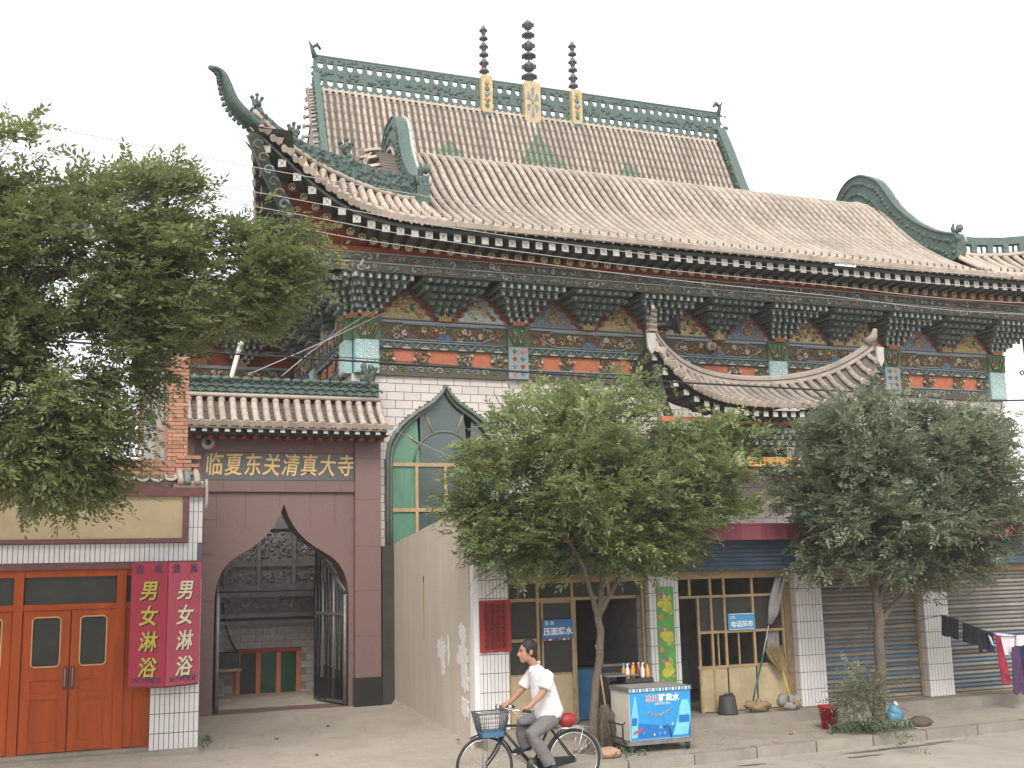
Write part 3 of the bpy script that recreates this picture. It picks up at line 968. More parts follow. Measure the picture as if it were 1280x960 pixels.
for k in range(8):
    put('bracket_set', br0 if k % 2 == 0 else br1, hall, (HX0 + .05, HY + .3 + 1.545 * k, 7.44), (0, 0, R(-90)))
# corner bracket pointing out diagonally
put('bracket_set', br0, hall, (HX0 + .1, HY + .05, 7.44), (0, 0, R(-45)))
# right corner: diagonal and side sets, the last one ends in a hanging post
put('bracket_set', br0, hall, (HX1 - .1, HY + .05, 7.44), (0, 0, R(45)))
mb = MB()
mb.tube([(20.95, 19.9, 7.95), (20.95, 19.9, 7.35), (20.95, 19.9, 6.95)], [.09, .08, .075], 'paint_red', n=8)
mb.lathe([(.02, -.12), (.10, -.05), (.085, .02), (.11, .06), (.06, .12)], (20.95, 19.9, 6.88), 'paint_orange')
mb.tube([(20.7, 19.95, 7.0), (20.78, 19.92, 7.05), (20.8, 19.92, 6.97), (20.74, 19.94, 6.94), (20.7, 19.95, 7.0)], .02, 'metal_dark', n=5)
mb.obj('hanging_post', hall)

# ---- backing board and painted panels between brackets
mb = MB()
mb.box(HX0 + .05, HX1 - .05, HY - .06, HY + .2, 7.44, 8.75, 'paint_faded_red')
mb.box(HX0 + .06, HX0 + .26, HY + .21, 36, 7.44, 8.75, 'paint_red')
mb.box(HX1 - .26, HX1 - .06, HY + .21, 36, 7.44, 8.75, 'paint_red')
mb.obj('eave_wall', hall)
def step_poly(w, h, n=4):
    P = [(-w, 0)]
    for i in range(n):
        t0, t1 = i / n, (i + 1) / n
        x = -w * (1 - t0) - .0
        P += [(-w * (1 - t0 * .9) , h * (t0 + t1) / 2 - .0), (-w * (1 - t1 * .88), h * (t0 + t1) / 2 + .03)]
    P += [(-w * .12, h)]
    return P + [(-x, z) for x, z in reversed(P)]
def panel_mesh(kind):
    random.seed(300 + kind)
    mb = MB()
    o = step_poly(.47, .50)
    mb.prism([(x * 1.2, z * 1.2 - .02) for x, z in o], -.07, -.055, 'paint_faded_red')
    mb.prism([(x * 1.08, z * 1.07 - .01) for x, z in o], -.085, -.06, 'carve_blue')
    mb.prism([(x * 1.04, z * 1.04 - .005) for x, z in o], -.09, -.06, 'trim_pale_blue')
    mb.prism([(x * .96, z * .97 + .01) for x, z in o], -.10, -.06, ('paint_yellow', 'paint_sky', 'panel_slate', 'paint_sand')[kind])
    pal = (['paint_sand', 'carve_ochre', 'carve_green'], ['paint_sand', 'carve_olive', 'bracket_tip'], ['carve_ochre', 'trim_pale_blue', 'trim_pale_blue', 'paint_orange'], ['paint_yellow', 'carve_olive', 'carve_ochre'])[kind]
    for _ in range(34):
        z = random.uniform(.05, .45)
        x = random.uniform(-1, 1) * .42 * (1 - z / .54)
        r = random.uniform(.02, .05)
        mb.blob((x, -.10, z), (r * 1.3, .02, r), random.choice(pal), n=6, m=4, jit=.3)
    if kind == 2:
        for i in range(10):
            a = i * .628
            mb.blob((.07 * math.cos(a), -.115, .17 + .07 * math.sin(a)), (.035, .02, .03), 'paint_orange' if i % 2 else 'paint_yellow', n=6, m=4)
        for s in (-1, 1):
            for q in (.18, .32):
                mb.tube([(s * (q + .055 * math.cos(a)), -.11, .13 + .055 * math.sin(a)) for a in np.linspace(0, 5, 8)], .011, 'trim_pale_blue', n=4)
    return mb.mesh('painted_panel')
pans = [panel_mesh(k) for k in range(4)]
for k, t in enumerate([0, 1, 2, 0, 3, 2, 3, 3, 2, 0]):
    put('painted_panel', pans[t], hall, ((PX[k] + PX[k + 1]) / 2, HY - .06, 7.47))
for k in range(5):
    put('painted_panel', pans[k % 4], hall, (HX0 + .05, HY + .3 + 1.545 * (k + .5), 7.47), (0, 0, R(-90)))

# ---- carved architrave boards above the brackets
YA = 19.22
random.seed(5)
def arch_board(length):
    mb = MB()
    h = length / 2
    mb.box(-h, h, .0, .06, .0, .155, 'board_green')
    mb.box(-h, h, .0, .06, .17, .335, 'board_green')
    mb.tube([(-h, -.01, .162), (h, -.01, .162)], .012, 'bracket_tip', n=4)
    pal = ['bracket_green', 'bracket_green', 'bracket_green', 'carve_olive', 'bracket_tip', 'carve_ochre']
    scrolls(mb, -h, h, .01, .15, -.004, int(length * 26), pal + ['bracket_green'] * 2, .04, .07)
    scrolls(mb, -h, h, .18, .33, -.004, int(length * 26), pal + ['bracket_green'] * 2 + ['paint_red'], .04, .072)
    mb.tube([(-h, -.012, .345), (h, -.012, .345)], .014, 'bracket_tip', n=4)
    return mb.mesh('carved_board')
boards = [arch_board(1.53) for _ in range(3)]
for k in range(-1, 11):
    put('carved_board', boards[k % 3], hall, (4.85 + 1.545 * (k + .5), YA, 8.08))
for k in range(-1, 7):
    put('carved_board', boards[k % 3], hall, (HX0 - (HY - YA), HY + .3 + 1.545 * (k + .5), 8.08), (0, 0, R(-90)))

# ---- eaves: curves along the front (x -> z, y) and along the left side (y -> z, x)
XT = 2.28                                     # x of the left tip
def eave_front(x):
    xm = x if x < CX else 2 * CX - x
    z = interp([(2.28, 10.22), (2.65, 9.98), (3.06, 9.66), (3.4, 9.40), (3.76, 9.17), (4.1, 9.0), (4.47, 8.89), (4.9, 8.82), (5.4, 8.785), (6.5, 8.77)], xm)
    y = 18.38 - .28 * max(0, (5.4 - xm) / 3.1) ** 2
    return y, z
def eave_side(y):
    z = interp([(18.1, 10.22), (18.5, 9.98), (18.9, 9.66), (19.3, 9.38), (19.7, 9.16), (20.1, 9.0), (20.5, 8.89), (21.0, 8.82), (21.6, 8.785), (23, 8.77)], y)
    x = 2.72 - .44 * max(0, (21.2 - y) / 3.1) ** 2
    return x, z
HIP = [(5.9, 9.90), (5.5, 9.79), (4.9, 9.76), (4.35, 9.79), (3.9, 9.84), (3.5, 9.92), (3.15, 10.03), (2.85, 10.17), (2.6, 10.32), (2.3, 10.5)][::-1]
def hip(x):
    return 18.16 + (x - 2.2) * (20.2 - 18.16) / 3.7, interp(HIP, x)

# soffit (red boards) and rafters
mb = MB()
V, F = [], []
xs = np.linspace(XT, 2 * CX - XT, 121)
for x in xs:
    y, z = eave_front(x)
    xi = min(max(x, 3.42), 2 * CX - 3.42)
    V += [(x, y + .62, z - .085), (xi + (x - xi) * .35, lerp(y + .62, YA + .05, .5), lerp(z - .085, 8.52, .5)), (xi, YA + .08, 8.52 + .0 * z)]
for i in range(len(xs) - 1):
    a = 3 * i
    F += [(a, a + 1, a + 4, a + 3), (a + 1, a + 2, a + 5, a + 4)]
mb.add(V, F, 'soffit_red')
V, F = [], []
ys = np.linspace(18.1, 36, 70)
for y in ys:
    x, z = eave_side(y)
    yi = max(y, 19.22)
    V += [(x + .55, y, z - .085), (lerp(x + .55, 3.42, .5), yi + (y - yi) * .35, lerp(z - .085, 8.52, .5)), (3.42, yi, 8.52)]
for i in range(len(ys) - 1):
    a = 3 * i
    F += [(a, a + 3, a + 4, a + 1), (a + 1, a + 4, a + 5, a + 2)]
mb.add(V, F, 'soffit_red')
# level ceiling boards between carved boards and wall
mb.add([(3.42, YA + .06, 8.45), (21.7, YA + .06, 8.45), (21.7, HY, 8.62), (3.42, HY, 8.62)], [(0, 1, 2, 3)], 'rafter_dark')
mb.add([(3.42, YA + .06, 8.45), (HX0, HY, 8.62), (HX0, 36, 8.62), (3.42, 36, 8.45)], [(0, 1, 2, 3)], 'rafter_dark')
# red purlin boards over the carved boards
mb.box(3.35, 21.8, YA - .05, YA + .02, 8.435, 8.52, 'paint_red')
mb.box(3.35, 3.42, YA + .021, 36, 8.435, 8.52, 'paint_red')
soffit = mb.obj('soffit', hall)

sq = MB()
sq.box(-.07, .07, .0, .62, -.075, .075, 'rafter_dark')
sq.box(-.068, .068, -.008, .002, -.073, .073, 'rafter_white')
for s in (-1, 1):
    sq.obox((0, -.010, 0), (.012, .005, .15), 'rafter_mark', Matrix.Rotation(s * R(42), 3, 'Y'))
sq.blob((0, -.009, 0), (.022, .006, .022), 'rafter_mark', n=6, m=4)
sq_me = sq.mesh('square_rafter')
sq2 = MB()
sq2.box(-.07, .07, .0, .62, -.075, .075, 'rafter_dark')
sq2.box(-.066, .066, -.008, .002, -.07, .07, 'rafter_white')
sq2_me = sq2.mesh('square_rafter')
rd = MB()
rd.tube([(0, 0, 0), (0, .9, .12)], .066, 'soffit_red', n=10)
rd.tube([(0, -.004, 0), (0, -.014, 0)], .078, 'carve_olive', n=12)
rd.tube([(.058 * math.cos(a), -.02, .058 * math.sin(a)) for a in np.linspace(0, 6.283, 13)], .015, 'paint_sand', n=4, caps=False)
rd.blob((0, -.02, -.018), (.028, .014, .026), 'carve_cream', n=7, m=4)
rd_me = rd.mesh('round_rafter')
n = 75
for i in range(n):
    x = lerp(XT + .35, 2 * CX - XT - .35, i / (n - 1))
    if x > 22.2: continue
    y, z = eave_front(x)
    fan = 0 if 5.2 < x < 19.95 else (5.2 - x) * .20 if x < 5.2 else (19.95 - x) * .20
    up = 0 if 5.2 < x < 19.95 else min(.0, 0)
    put('square_rafter', sq_me if (i * 7) % 5 else sq2_me, soffit, (x, y + .14, z - .15), (R(-3), 0, -fan))
    u = .62
    xr = x if 5.2 < x < 19.95 else (5.2 - (5.2 - x) * .80 if x < 5.2 else 19.95 + (x - 19.95) * .80)
    lift = (z - 8.77)
    put('round_rafter', rd_me, soffit, (xr, y + .56, 8.475 + lift * .72), (0, 0, -fan))
for i in range(26):
    y = 18.5 + i * .30
    x, z = eave_side(y)
    put('square_rafter', sq_me, soffit, (x + .14, y, z - .15), (0, R(3), R(-90)))
    put('round_rafter', rd_me, soffit, (x + .62, y + max(0, 20.8 - y) * .2, 8.50 + (z - 8.77) * .72), (0, 0, R(-90)))
# eave boards along the curve
mb = MB()
pf = [(x, *eave_front(x)) for x in xs]
V, F = [], []
for x, y, z in pf:
    xm_ = min(max(2.3, x if x < CX else 2 * CX - x), 5.9)
    dd = max(.12, min(.75, hip(xm_)[0] - y - .06))
    V += [(x, y + .10, z - .075), (x, y + .10, z - .015), (x, y + dd, z + .02), (x, y + dd, z - .075)]
for i in range(len(pf) - 1):
    a = 4 * i
    F += [(a, a + 4, a + 5, a + 1), (a + 3, a + 7, a + 4, a)]
mb.add(V, F, 'rafter_dark')
V, F = [], []
for y in ys:
    x, z = eave_side(y)
    V += [(x + .10, y, z - .075), (x + .10, y, z - .015), (x + .75, y, z - .075)]
for i in range(len(ys) - 1):
    a = 3 * i
    F += [(a, a + 1, a + 4, a + 3), (a + 2, a, a + 3, a + 5)]
mb.add(V, F, 'rafter_dark')
# great corner beam
mb.tube([(3.6, 19.4, 8.5), (3.1, 18.9, 8.95), (2.7, 18.55, 9.5), (2.36, 18.22, 10.05)], [.15, .15, .14, .12], 'green_dark', n=4, smooth=False)
for k in range(9):
    t = k / 8
    c_ = Vector((lerp(3.3, 2.45, t), lerp(18.95, 18.14, t), lerp(8.62, 9.82, t ** 1.2)))
    mb.tube([c_ + Vector((.09 * math.cos(a), -.06, .09 * math.sin(a))) * (1 - .06 * i) for i, a in enumerate(np.linspace(0, 5.5, 9))], .022, ('bracket_green', 'carve_olive', 'board_green')[k % 3], n=5)
mb.obj('eave_board', hall)

# ---- porch roof
PROF = [(18.36, 8.84), (18.8, 8.98), (19.3, 9.20), (19.9, 9.53), (20.5, 9.92), (21.1, 10.38), (21.6, 10.85), (22.05, 11.34), (22.4, 11.68), (22.7, 11.86), (23.0, 11.92), (23.35, 11.84), (23.8, 11.5)]
def prof_spline(P, n):
    return [(p.y, p.z) for p in spline([Vector((0, a, b)) for a, b in P], n)]
def tile_column(path, r, mat, seg=.30, cap=True, nub=False, dx=0.0):
    # half-round cover tiles laid along path [(x, y, z)] from the eave upward
    mb = MB()
    P = [Vector(p) for p in path]
    d = [0]
    for a, b in zip(P, P[1:]):
        d.append(d[-1] + (b - a).length)
    L_ = d[-1]
    def at(s):
        s = min(max(s, 0), L_)
        for i in range(len(P) - 1):
            if s <= d[i + 1] + 1e-9:
                t = (s - d[i]) / max(1e-9, d[i + 1] - d[i])
                return P[i].lerp(P[i + 1], t), (P[i + 1] - P[i]).normalized()
    k = max(1, int(round(L_ / seg)))
    V, F = [], []
    na = 7
    for i in range(k):
        s0, s1 = L_ * i / k, L_ * (i + 1) / k
        jit = random.uniform(-.006, .006)
        base = len(V)
        for s, rr in ((s0, r * 1.09), ((s0 + s1) / 2, r * 1.03), (s1, r * .97)):
            p, t = at(s)
            side = t.cross(Vector((0, 0, 1))).normalized()
            nn = side.cross(t).normalized()
            for j in range(na):
                a = -.25 + (math.pi + .5) * j / (na - 1)
                V.append(p + side * (rr * math.cos(a) + jit) + nn * (rr * math.sin(a)))
        for q in range(2):
            for j in range(na - 1):
                F.append((base + q * na + j, base + q * na + j + 1, base + (q + 1) * na + j + 1, base + (q + 1) * na + j))
        F.append(tuple(base + j for j in range(na - 1, -1, -1)))
    mb.add(V, F, mat, True)
    if cap:
        p, t = at(0)
        side = t.cross(Vector((0, 0, 1))).normalized()
        nn = side.cross(t).normalized()
        disc = [p - t * .012 + side * (r * 1.15 * math.cos(a)) + nn * (r * 1.15 * math.sin(a)) for a in np.linspace(0, 2 * math.pi, 11)[:-1]]
        ring = [p + t * .03 + side * (r * 1.15 * math.cos(a)) + nn * (r * 1.15 * math.sin(a)) for a in np.linspace(0, 2 * math.pi, 11)[:-1]]
        mb.add(disc + ring, [tuple(range(9, -1, -1))] + [(i, (i + 1) % 10, (i + 1) % 10 + 10, i + 10) for i in range(10)], 'roof_tile_pale')
        # drip tile between this and the next column
        c0 = p + side * .1 - t * .015
        dv = [c0 - side * .075 + nn * .03, c0 + side * .075 + nn * .03, c0 + side * .05 - nn * .06, c0 - nn * .10, c0 - side * .05 - nn * .06]
        dv2 = [v + t * .025 for v in dv]
        mb.add(dv + dv2, [(0, 1, 2, 3, 4), (9, 8, 7, 6, 5)] + [(i, i + 5, (i + 1) % 5 + 5, (i + 1) % 5) for i in range(5)], 'roof_tile_pale')
    if nub:
        p, t = at(.42)
        mb.blob(p + Vector((0, 0, r * 1.25)), (.028, .028, .05), 'roof_bed', n=6, m=4)
        mb.blob(p + Vector((0, 0, r * 1.25 + .05)), (.018, .018, .03), 'roof_bed', n=6, m=4)
    return mb.mesh('tile_column')
def bed_sheet(mb, x0, x1, prof, mat, step=.13, lip=.022):
    d = [0]
    for a, b in zip(prof, prof[1:]):
        d.append(d[-1] + math.hypot(b[0] - a[0], b[1] - a[1]))
    k = int(d[-1] / step)
    V, F = [], []
    for i in range(k + 1):
        s = d[-1] * i / k
        y = interp(list(zip(d, [p[0] for p in prof])), s)
        z = interp(list(zip(d, [p[1] for p in prof])), s)
        V += [(x0, y, z - .075), (x1, y, z - .075), (x0, y, z - .075 + lip), (x1, y, z - .075 + lip)]
    for i in range(k):
        a = 4 * i
        F += [(a + 2, a + 3, a + 5, a + 4), (a, a + 1, a + 3, a + 2)]
    mb.add(V, F, mat)
prof = prof_spline(PROF, 48)
mb = MB()
bed_sheet(mb, 5.6, 2 * CX - 5.6, prof, 'roof_bed')
back = [(23.8, 11.45), (24.6, 10.6), (25.4, 10.3)]
mb.add([(5.9, 23.7, 11.5), (2 * CX - 5.9, 23.7, 11.5), (2 * CX - 5.9, 25.4, 10.3), (5.9, 25.4, 10.3)], [(0, 1, 2, 3)], 'roof_bed')
# corner beds between eave curve and hip, front and side
for mir in (0, 1):
    V, F = [], []
    cxs = np.linspace(XT, 6.0, 40)
    for x in cxs:
        ye, ze = eave_front(x)
        xh = min(max(x, 2.3), 5.9)
        yh, zh = hip(xh)
        for t in (0, .5, 1):
            V.append(((2 * CX - x) if mir else x, lerp(ye + .02, yh + .06, t), lerp(ze + .05, zh - .02, t) - .10 * math.sin(math.pi * t) * min(1, (yh - ye))))
    for i in range(len(cxs) - 1):
        a = 3 * i
        F += [(a, a + 3, a + 4, a + 1), (a + 1, a + 4, a + 5, a + 2)]
    mb.add(V, F, 'roof_bed')
    V, F = [], []
    cys = np.linspace(18.1, 36, 90)
    for y in cys:
        xe, ze = eave_side(y)
        if y < 20.2:
            t_ = (y - 18.16) / (20.2 - 18.16)
            xh = 2.2 + max(0, t_) * 3.7
            zh = interp(HIP, max(2.3, xh))
        else:
            xh, zh = 5.85, 9.95
        for X, Z in ((xe, ze + .05), (xh, zh)):
            V.append(((2 * CX - X) if mir else X, y, Z))
    for i in range(len(cys) - 1):
        a = 2 * i
        F.append((a, a + 1, a + 3, a + 2))
    mb.add(V, F, 'roof_bed')
roof = mb.obj('porch_roof', hall)
random.seed(9)
colm = [tile_column([(0, y, z) for y, z in prof], .060, 'roof_tile', nub=True) for _ in range(3)]
xc = 6.12
i = 0
while xc < 2 * CX - 6.1:
    put('tile_column', colm[i % 3], roof, (xc, 0, 0))
    xc += .2
    i += 1
for mir in (0, 1):
    xc = 5.92
    while xc > 2.45:
        ye, ze = eave_front(xc)
        yh, zh = hip(max(2.3, xc))
        n_ = 8
        path = []
        for k in range(n_ + 1):
            t = k / n_
            path.append((0, lerp(ye, yh + .05, t), lerp(ze + .07, zh + .04, t) - .10 * math.sin(math.pi * t) * min(1, (yh - ye))))
        me = tile_column(path, .062 if xc > 3.3 else .05, 'roof_tile_pale', nub=xc > 3)
        put('tile_column', me, roof, ((2 * CX - xc) if mir else xc, 0, 0))
        xc -= .2
# side eave columns near the left corner (seen edge on)
yc = 18.35
while yc < 27:
    xe, ze = eave_side(yc)
    if yc < 20.2:
        xh = 2.2 + (yc - 18.16) / 2.04 * 3.7
        zh = interp(HIP, max(2.3, xh))
    else:
        xh, zh = 5.8, 9.95
    if xh - xe > .15:
        path = [(lerp(xe, xh, t), 0, lerp(ze + .07, zh + .04, t)) for t in (0, .25, .5, .75, 1)]
        put('tile_column', tile_column(path, .062, 'roof_tile', seg=.4), roof, (0, yc, 0))
    yc += .21

# humped end ridges of the porch roof
OUT = [(19.95, 9.72), (20.0, 10.10), (20.25, 10.24), (20.7, 10.45), (21.23, 10.82), (21.6, 11.18), (21.9, 11.55), (22.15, 11.98), (22.4, 12.3), (22.65, 12.52), (22.9, 12.62), (23.2, 12.63), (23.5, 12.52), (23.75, 12.3), (23.95, 11.9)]
INN = [(23.75, 11.6), (23.5, 11.95), (23.25, 12.08), (22.95, 12.02), (22.6, 11.72), (22.37, 11.42), (21.9, 10.9), (21.3, 10.32), (20.7, 9.95), (20.2, 9.66)]
OUT = [(y - .10 * (1 if y < 22.6 else .2 if y < 23.2 else -.5), z + .13) if i > 0 else (y, z) for i, (y, z) in enumerate(OUT)]
def ridge_strip(mb, outer, inner, x0, x1, mat):
    n_ = 40
    o = prof_spline(outer, n_)
    i_ = prof_spline(inner[::-1], n_)
    V, F = [], []
    for k in range(n_ + 1):
        b = random.uniform(-.012, .012)
        V += [(x0, *o[k]), (x1, *o[k]), (x1, *i_[k]), (x0, *i_[k]), ]
    for k in range(n_):
        a = 4 * k
        F += [(a, a + 1, a + 5, a + 4), (a + 1, a + 2, a + 6, a + 5), (a + 3, a, a + 4, a + 7), (a + 2, a + 3, a + 7, a + 6)]
    F += [(0, 3, 2, 1), (4 * n_, 4 * n_ + 1, 4 * n_ + 2, 4 * n_ + 3)]
    mb.add(V, F, mat)
    return o, i_
for xr in (5.9, 2 * CX - 5.9):
    mb = MB()
    o, i_ = ridge_strip(mb, OUT, INN, xr - .13, xr + .13, 'green_glaze')
    # raised rims and studs of moulded leaves
    for xx in (xr - .13, xr + .13):
        mb.tube([(xx, y, z) for y, z in o[2:]], .035, 'green_glaze' if xx < xr else 'bracket_tip', n=5)
        mb.tube([(xx, y, z) for y, z in i_], .045, 'roof_tile_pale', n=5)
        for k in range(1, 40, 1):
            for t in (.3, .7):
                y, z = lerp(o[k][0], i_[k][0], t), lerp(o[k][1], i_[k][1], t)
                mb.blob((xx, y + random.uniform(-.02, .02), z), (.045, .055, .055), 'green_glaze' if random.random() < .7 else 'green_dark', n=6, m=4, jit=.4)
    mb.v = [(x + (.3 if xr < CX else -.3) * min(1, max(0, (y - 20) / 2.9)), y, z) for x, y, z in mb.v]
    rd_ = mb.obj('hump_ridge', hall)
    mb = MB()
    s = 1 if xr < CX else -1
    # lion ornament at the foot
    mb.blob((xr + .05 * s, 20.0, 10.2), (.10, .14, .14), 'green_glaze', jit=.3)
    mb.blob((xr + .05 * s, 19.88, 10.42), (.08, .10, .10), 'green_glaze', jit=.3)
    mb.tube([(xr, 20.05, 10.3), (xr, 20.15, 10.5), (xr, 20.1, 10.62)], [.06, .05, .02], 'green_dark', n=6)
    mb.obj('ridge_ornament', rd_)
# tiles stepping round the left gable of the hump
for k in range(2, 38, 4):
    a, b = prof_spline(INN[::-1], 40)[k], 0
    me = tile_column([(-.42, 0, -.10), (-.2, 0, -.03), (0, 0, 0)], .06, 'roof_tile_pale', seg=.2)
    put('verge_tile', me, roof, (5.8, a[0], a[1] - .05))
mb = MB()
gp = [(20.4, 9.5)] + [(y, z - .12) for y, z in prof_spline(INN[::-1], 20)] + [(23.9, 9.5)]
mb.prism(gp, 5.82, 5.86, 'brick_grey', axis='X')
mb.prism(gp, 2 * CX - 5.86, 2 * CX - 5.82, 'brick_grey', axis='X')
mb.obj('gable_wall', hall)

# hip ridges out to the corners
for mir in (0, 1):
    mb = MB()
    fx = (lambda x: 2 * CX - x) if mir else (lambda x: x)
    xs_ = np.linspace(5.85, 2.38, 34)
    V, F = [], []
    wall_h = lambda x: interp([(2.38, .10), (3.0, .16), (3.6, .30), (4.4, .42), (5.85, .46)], x)
    nrm = Vector((-2.04, 3.7, 0)).normalized()
    perforated = bool(mir)
    for x in xs_:
        y, z = hip(x)
        h = wall_h(x)
        for off in (-.09, .09):
            V += [(fx(x) + nrm.x * off * (-1 if mir else 1), y + nrm.y * off, z - .03), (fx(x) + nrm.x * off * (-1 if mir else 1), y + nrm.y * off, z + .06), (fx(x) + nrm.x * off * (-1 if mir else 1), y + nrm.y * off, z + h * .58), (fx(x) + nrm.x * off * (-1 if mir else 1), y + nrm.y * off, z + h)]
    for k in range(len(xs_) - 1):
        a = 8 * k
        for q in range(3):
            if perforated and q == 1 and k % 3 != 0 and xs_[k] > 3.1:
                F += [(a + q, a + q + 4, a + 4 + 8 + q, a + 8 + q)] if False else []
                continue
            F += [(a + q, a + q + 1, a + 8 + q + 1, a + 8 + q), (a + 4 + q, a + 12 + q, a + 12 + q + 1, a + 4 + q + 1)]
        F += [(a + 3, a + 7, a + 15, a + 11), (a, a + 8, a + 12, a + 4)]
        if perforated and xs_[k] > 3.1:
            F += [(a + 2, a + 10, a + 14, a + 6), (a + 1, a + 5, a + 13, a + 9)]
            F += [(a + 1, a + 2, a + 6, a + 5)]
    mb.add(V, F, 'green_glaze')
    if not perforated:
        for k in range(150):
            x = random.uniform(2.5, 5.8)
            y, z = hip(x)
            mb.blob((x, y - .09, z + random.uniform(.02, 1) * wall_h(x)), (.055, .045, .05), random.choice(('green_glaze', 'green_glaze', 'green_dark')), n=6, m=4, jit=.4)
    pts = [(fx(x), hip(x)[0] - .08, hip(x)[1] + .0) for x in xs_]
    mb.tube(pts, .05, 'roof_tile_pale', n=6)
    hr = mb.obj('hip_ridge', hall)
    # ornaments: florals / small beasts on the hip
    for x, s in ((4.22, 1.0), (3.15, .8), (2.45, .75)):
        mo = MB()
        y, z = hip(x)
        z += wall_h(x)
        for q in range(9):
            mo.blob((fx(x) + random.uniform(-.09, .09) * s, y + random.uniform(-.05, .05), z + random.uniform(-.02, .28) * s), (.06 * s, .05 * s, .07 * s), random.choice(('green_dark', 'green_glaze')), n=6, m=4, jit=.3)
        for a in (-.6, 0, .6):
            mo.tube([(fx(x), y, z + .1 * s), (fx(x) + .2 * s * math.sin(a), y, z + .36 * s * math.cos(a))], [.045 * s, .03 * s], 'green_dark', n=5)
            mo.blob((fx(x) + .2 * s * math.sin(a), y, z + .38 * s * math.cos(a)), .05 * s, 'green_dark', n=6, m=4, jit=.2)
        mo.obj('ridge_ornament', hr)
    # horn at the tip
    mo = MB()
    hp = spline([(2.5, 18.3, 10.2), (2.25, 18.2, 10.32), (2.02, 18.1, 10.52), (1.9, 18.03, 10.78), (1.83, 17.98, 10.95), (1.70, 17.93, 11.02), (1.62, 17.9, 10.98)], 20)
    rr = [interp([(0, .15), (.2, .19), (.5, .14), (.75, .075), (.9, .045), (1, .035)], k / 20) for k in range(21)]
    mo.tube([(fx(p.x), p.y, p.z) for p in hp], [(a, a * .55) for a in rr], 'green_glaze', n=8)
    for k in range(1, 17):
        p = hp[k]
        mo.blob((fx(p.x - rr[k] * .75), p.y - .02, p.z - rr[k] * .55), (.045, .035, .045), 'green_dark', n=5, m=4, jit=.3)
    mo.blob((fx(1.64), 17.9, 11.0), (.06, .05, .05), 'green_glaze', n=6, m=4)
    mo.obj('horn', hr)

# ---- main roof behind
MPROF = [(23.8, 10.4), (25.5, 10.9), (27.2, 11.8), (28.4, 12.95), (29.2, 14.15), (29.75, 15.35), (30.1, 16.1), (30.42, 16.72)]
MX0, MX1 = 5.75, 19.45
mp = prof_spline(MPROF, 40)
mb = MB()
bed_sheet(mb, MX0, MX1, mp, 'roof_bed', step=.16)
mb.add([(MX0, 30.42, 16.7), (MX1, 30.42, 16.7), (MX1, 37.2, 10.4), (MX0, 37.2, 10.4)], [(3, 2, 1, 0)], 'roof_bed')
mroof = mb.obj('main_roof', hall)
random.seed(21)
mcol = [tile_column([(0, y, z) for y, z in mp[8:]], .052, 'roof_tile_green_diamonds', cap=False, seg=.36) for _ in range(3)]
xc, i = MX0 + .22, 0
while xc < MX1 - .15:
    put('tile_column', mcol[i % 3], mroof, (xc, 0, 0))
    xc += .194
    i += 1
mb = MB()
gp = mp + [(37.2, 10.4)]
mb.prism(gp, MX0 + .05, MX0 + .1, 'brick_grey', axis='X')
mb.prism(gp, MX1 - .1, MX1 - .05, 'brick_grey', axis='X')
mb.obj('gable_wall', hall)
for k in range(16, 40, 1):
    y, z = mp[k]
    me = tile_column([(-.24, 0, -.05), (-.12, 0, -.02), (0, 0, 0)], .055, 'roof_tile', seg=.12)
    put('verge_tile', me, mroof, (MX0 - .02, y, z))
    if k % 2: put('verge_tile', me, mroof, (MX0 - .02, 60.84 - y, z))
for xr, w in ((MX0, .09), (MX1, .16)):
    mb = MB()
    top = [(y - .06, z + .46) for y, z in mp[10:]]
    V, F = [], []
    lo = mp[10:]
    n_ = len(lo)
    for (ya, za), (yb, zb) in zip(top, lo):
        V += [(xr - w, ya, za), (xr + w, ya, za), (xr + w, yb, zb), (xr - w, yb, zb)]
    for k in range(n_ - 1):
        a = 4 * k
        F += [(a, a + 1, a + 5, a + 4), (a + 1, a + 2, a + 6, a + 5), (a + 3, a, a + 4, a + 7)]
    F += [(4 * n_ - 4, 4 * n_ - 3, 4 * n_ - 2, 4 * n_ - 1), (0, 3, 2, 1)]
    mb.add(V, F, 'green_glaze')
    for k in range(n_):
        for s in (-1, 1):
            mb.blob((xr + s * w, top[k][0] + .03, lerp(top[k][1], lo[k][1], random.uniform(.1, .7))), (.05, .06, .07), 'green_glaze', n=6, m=4, jit=.4)
    mb.obj('verge_ridge', hall)

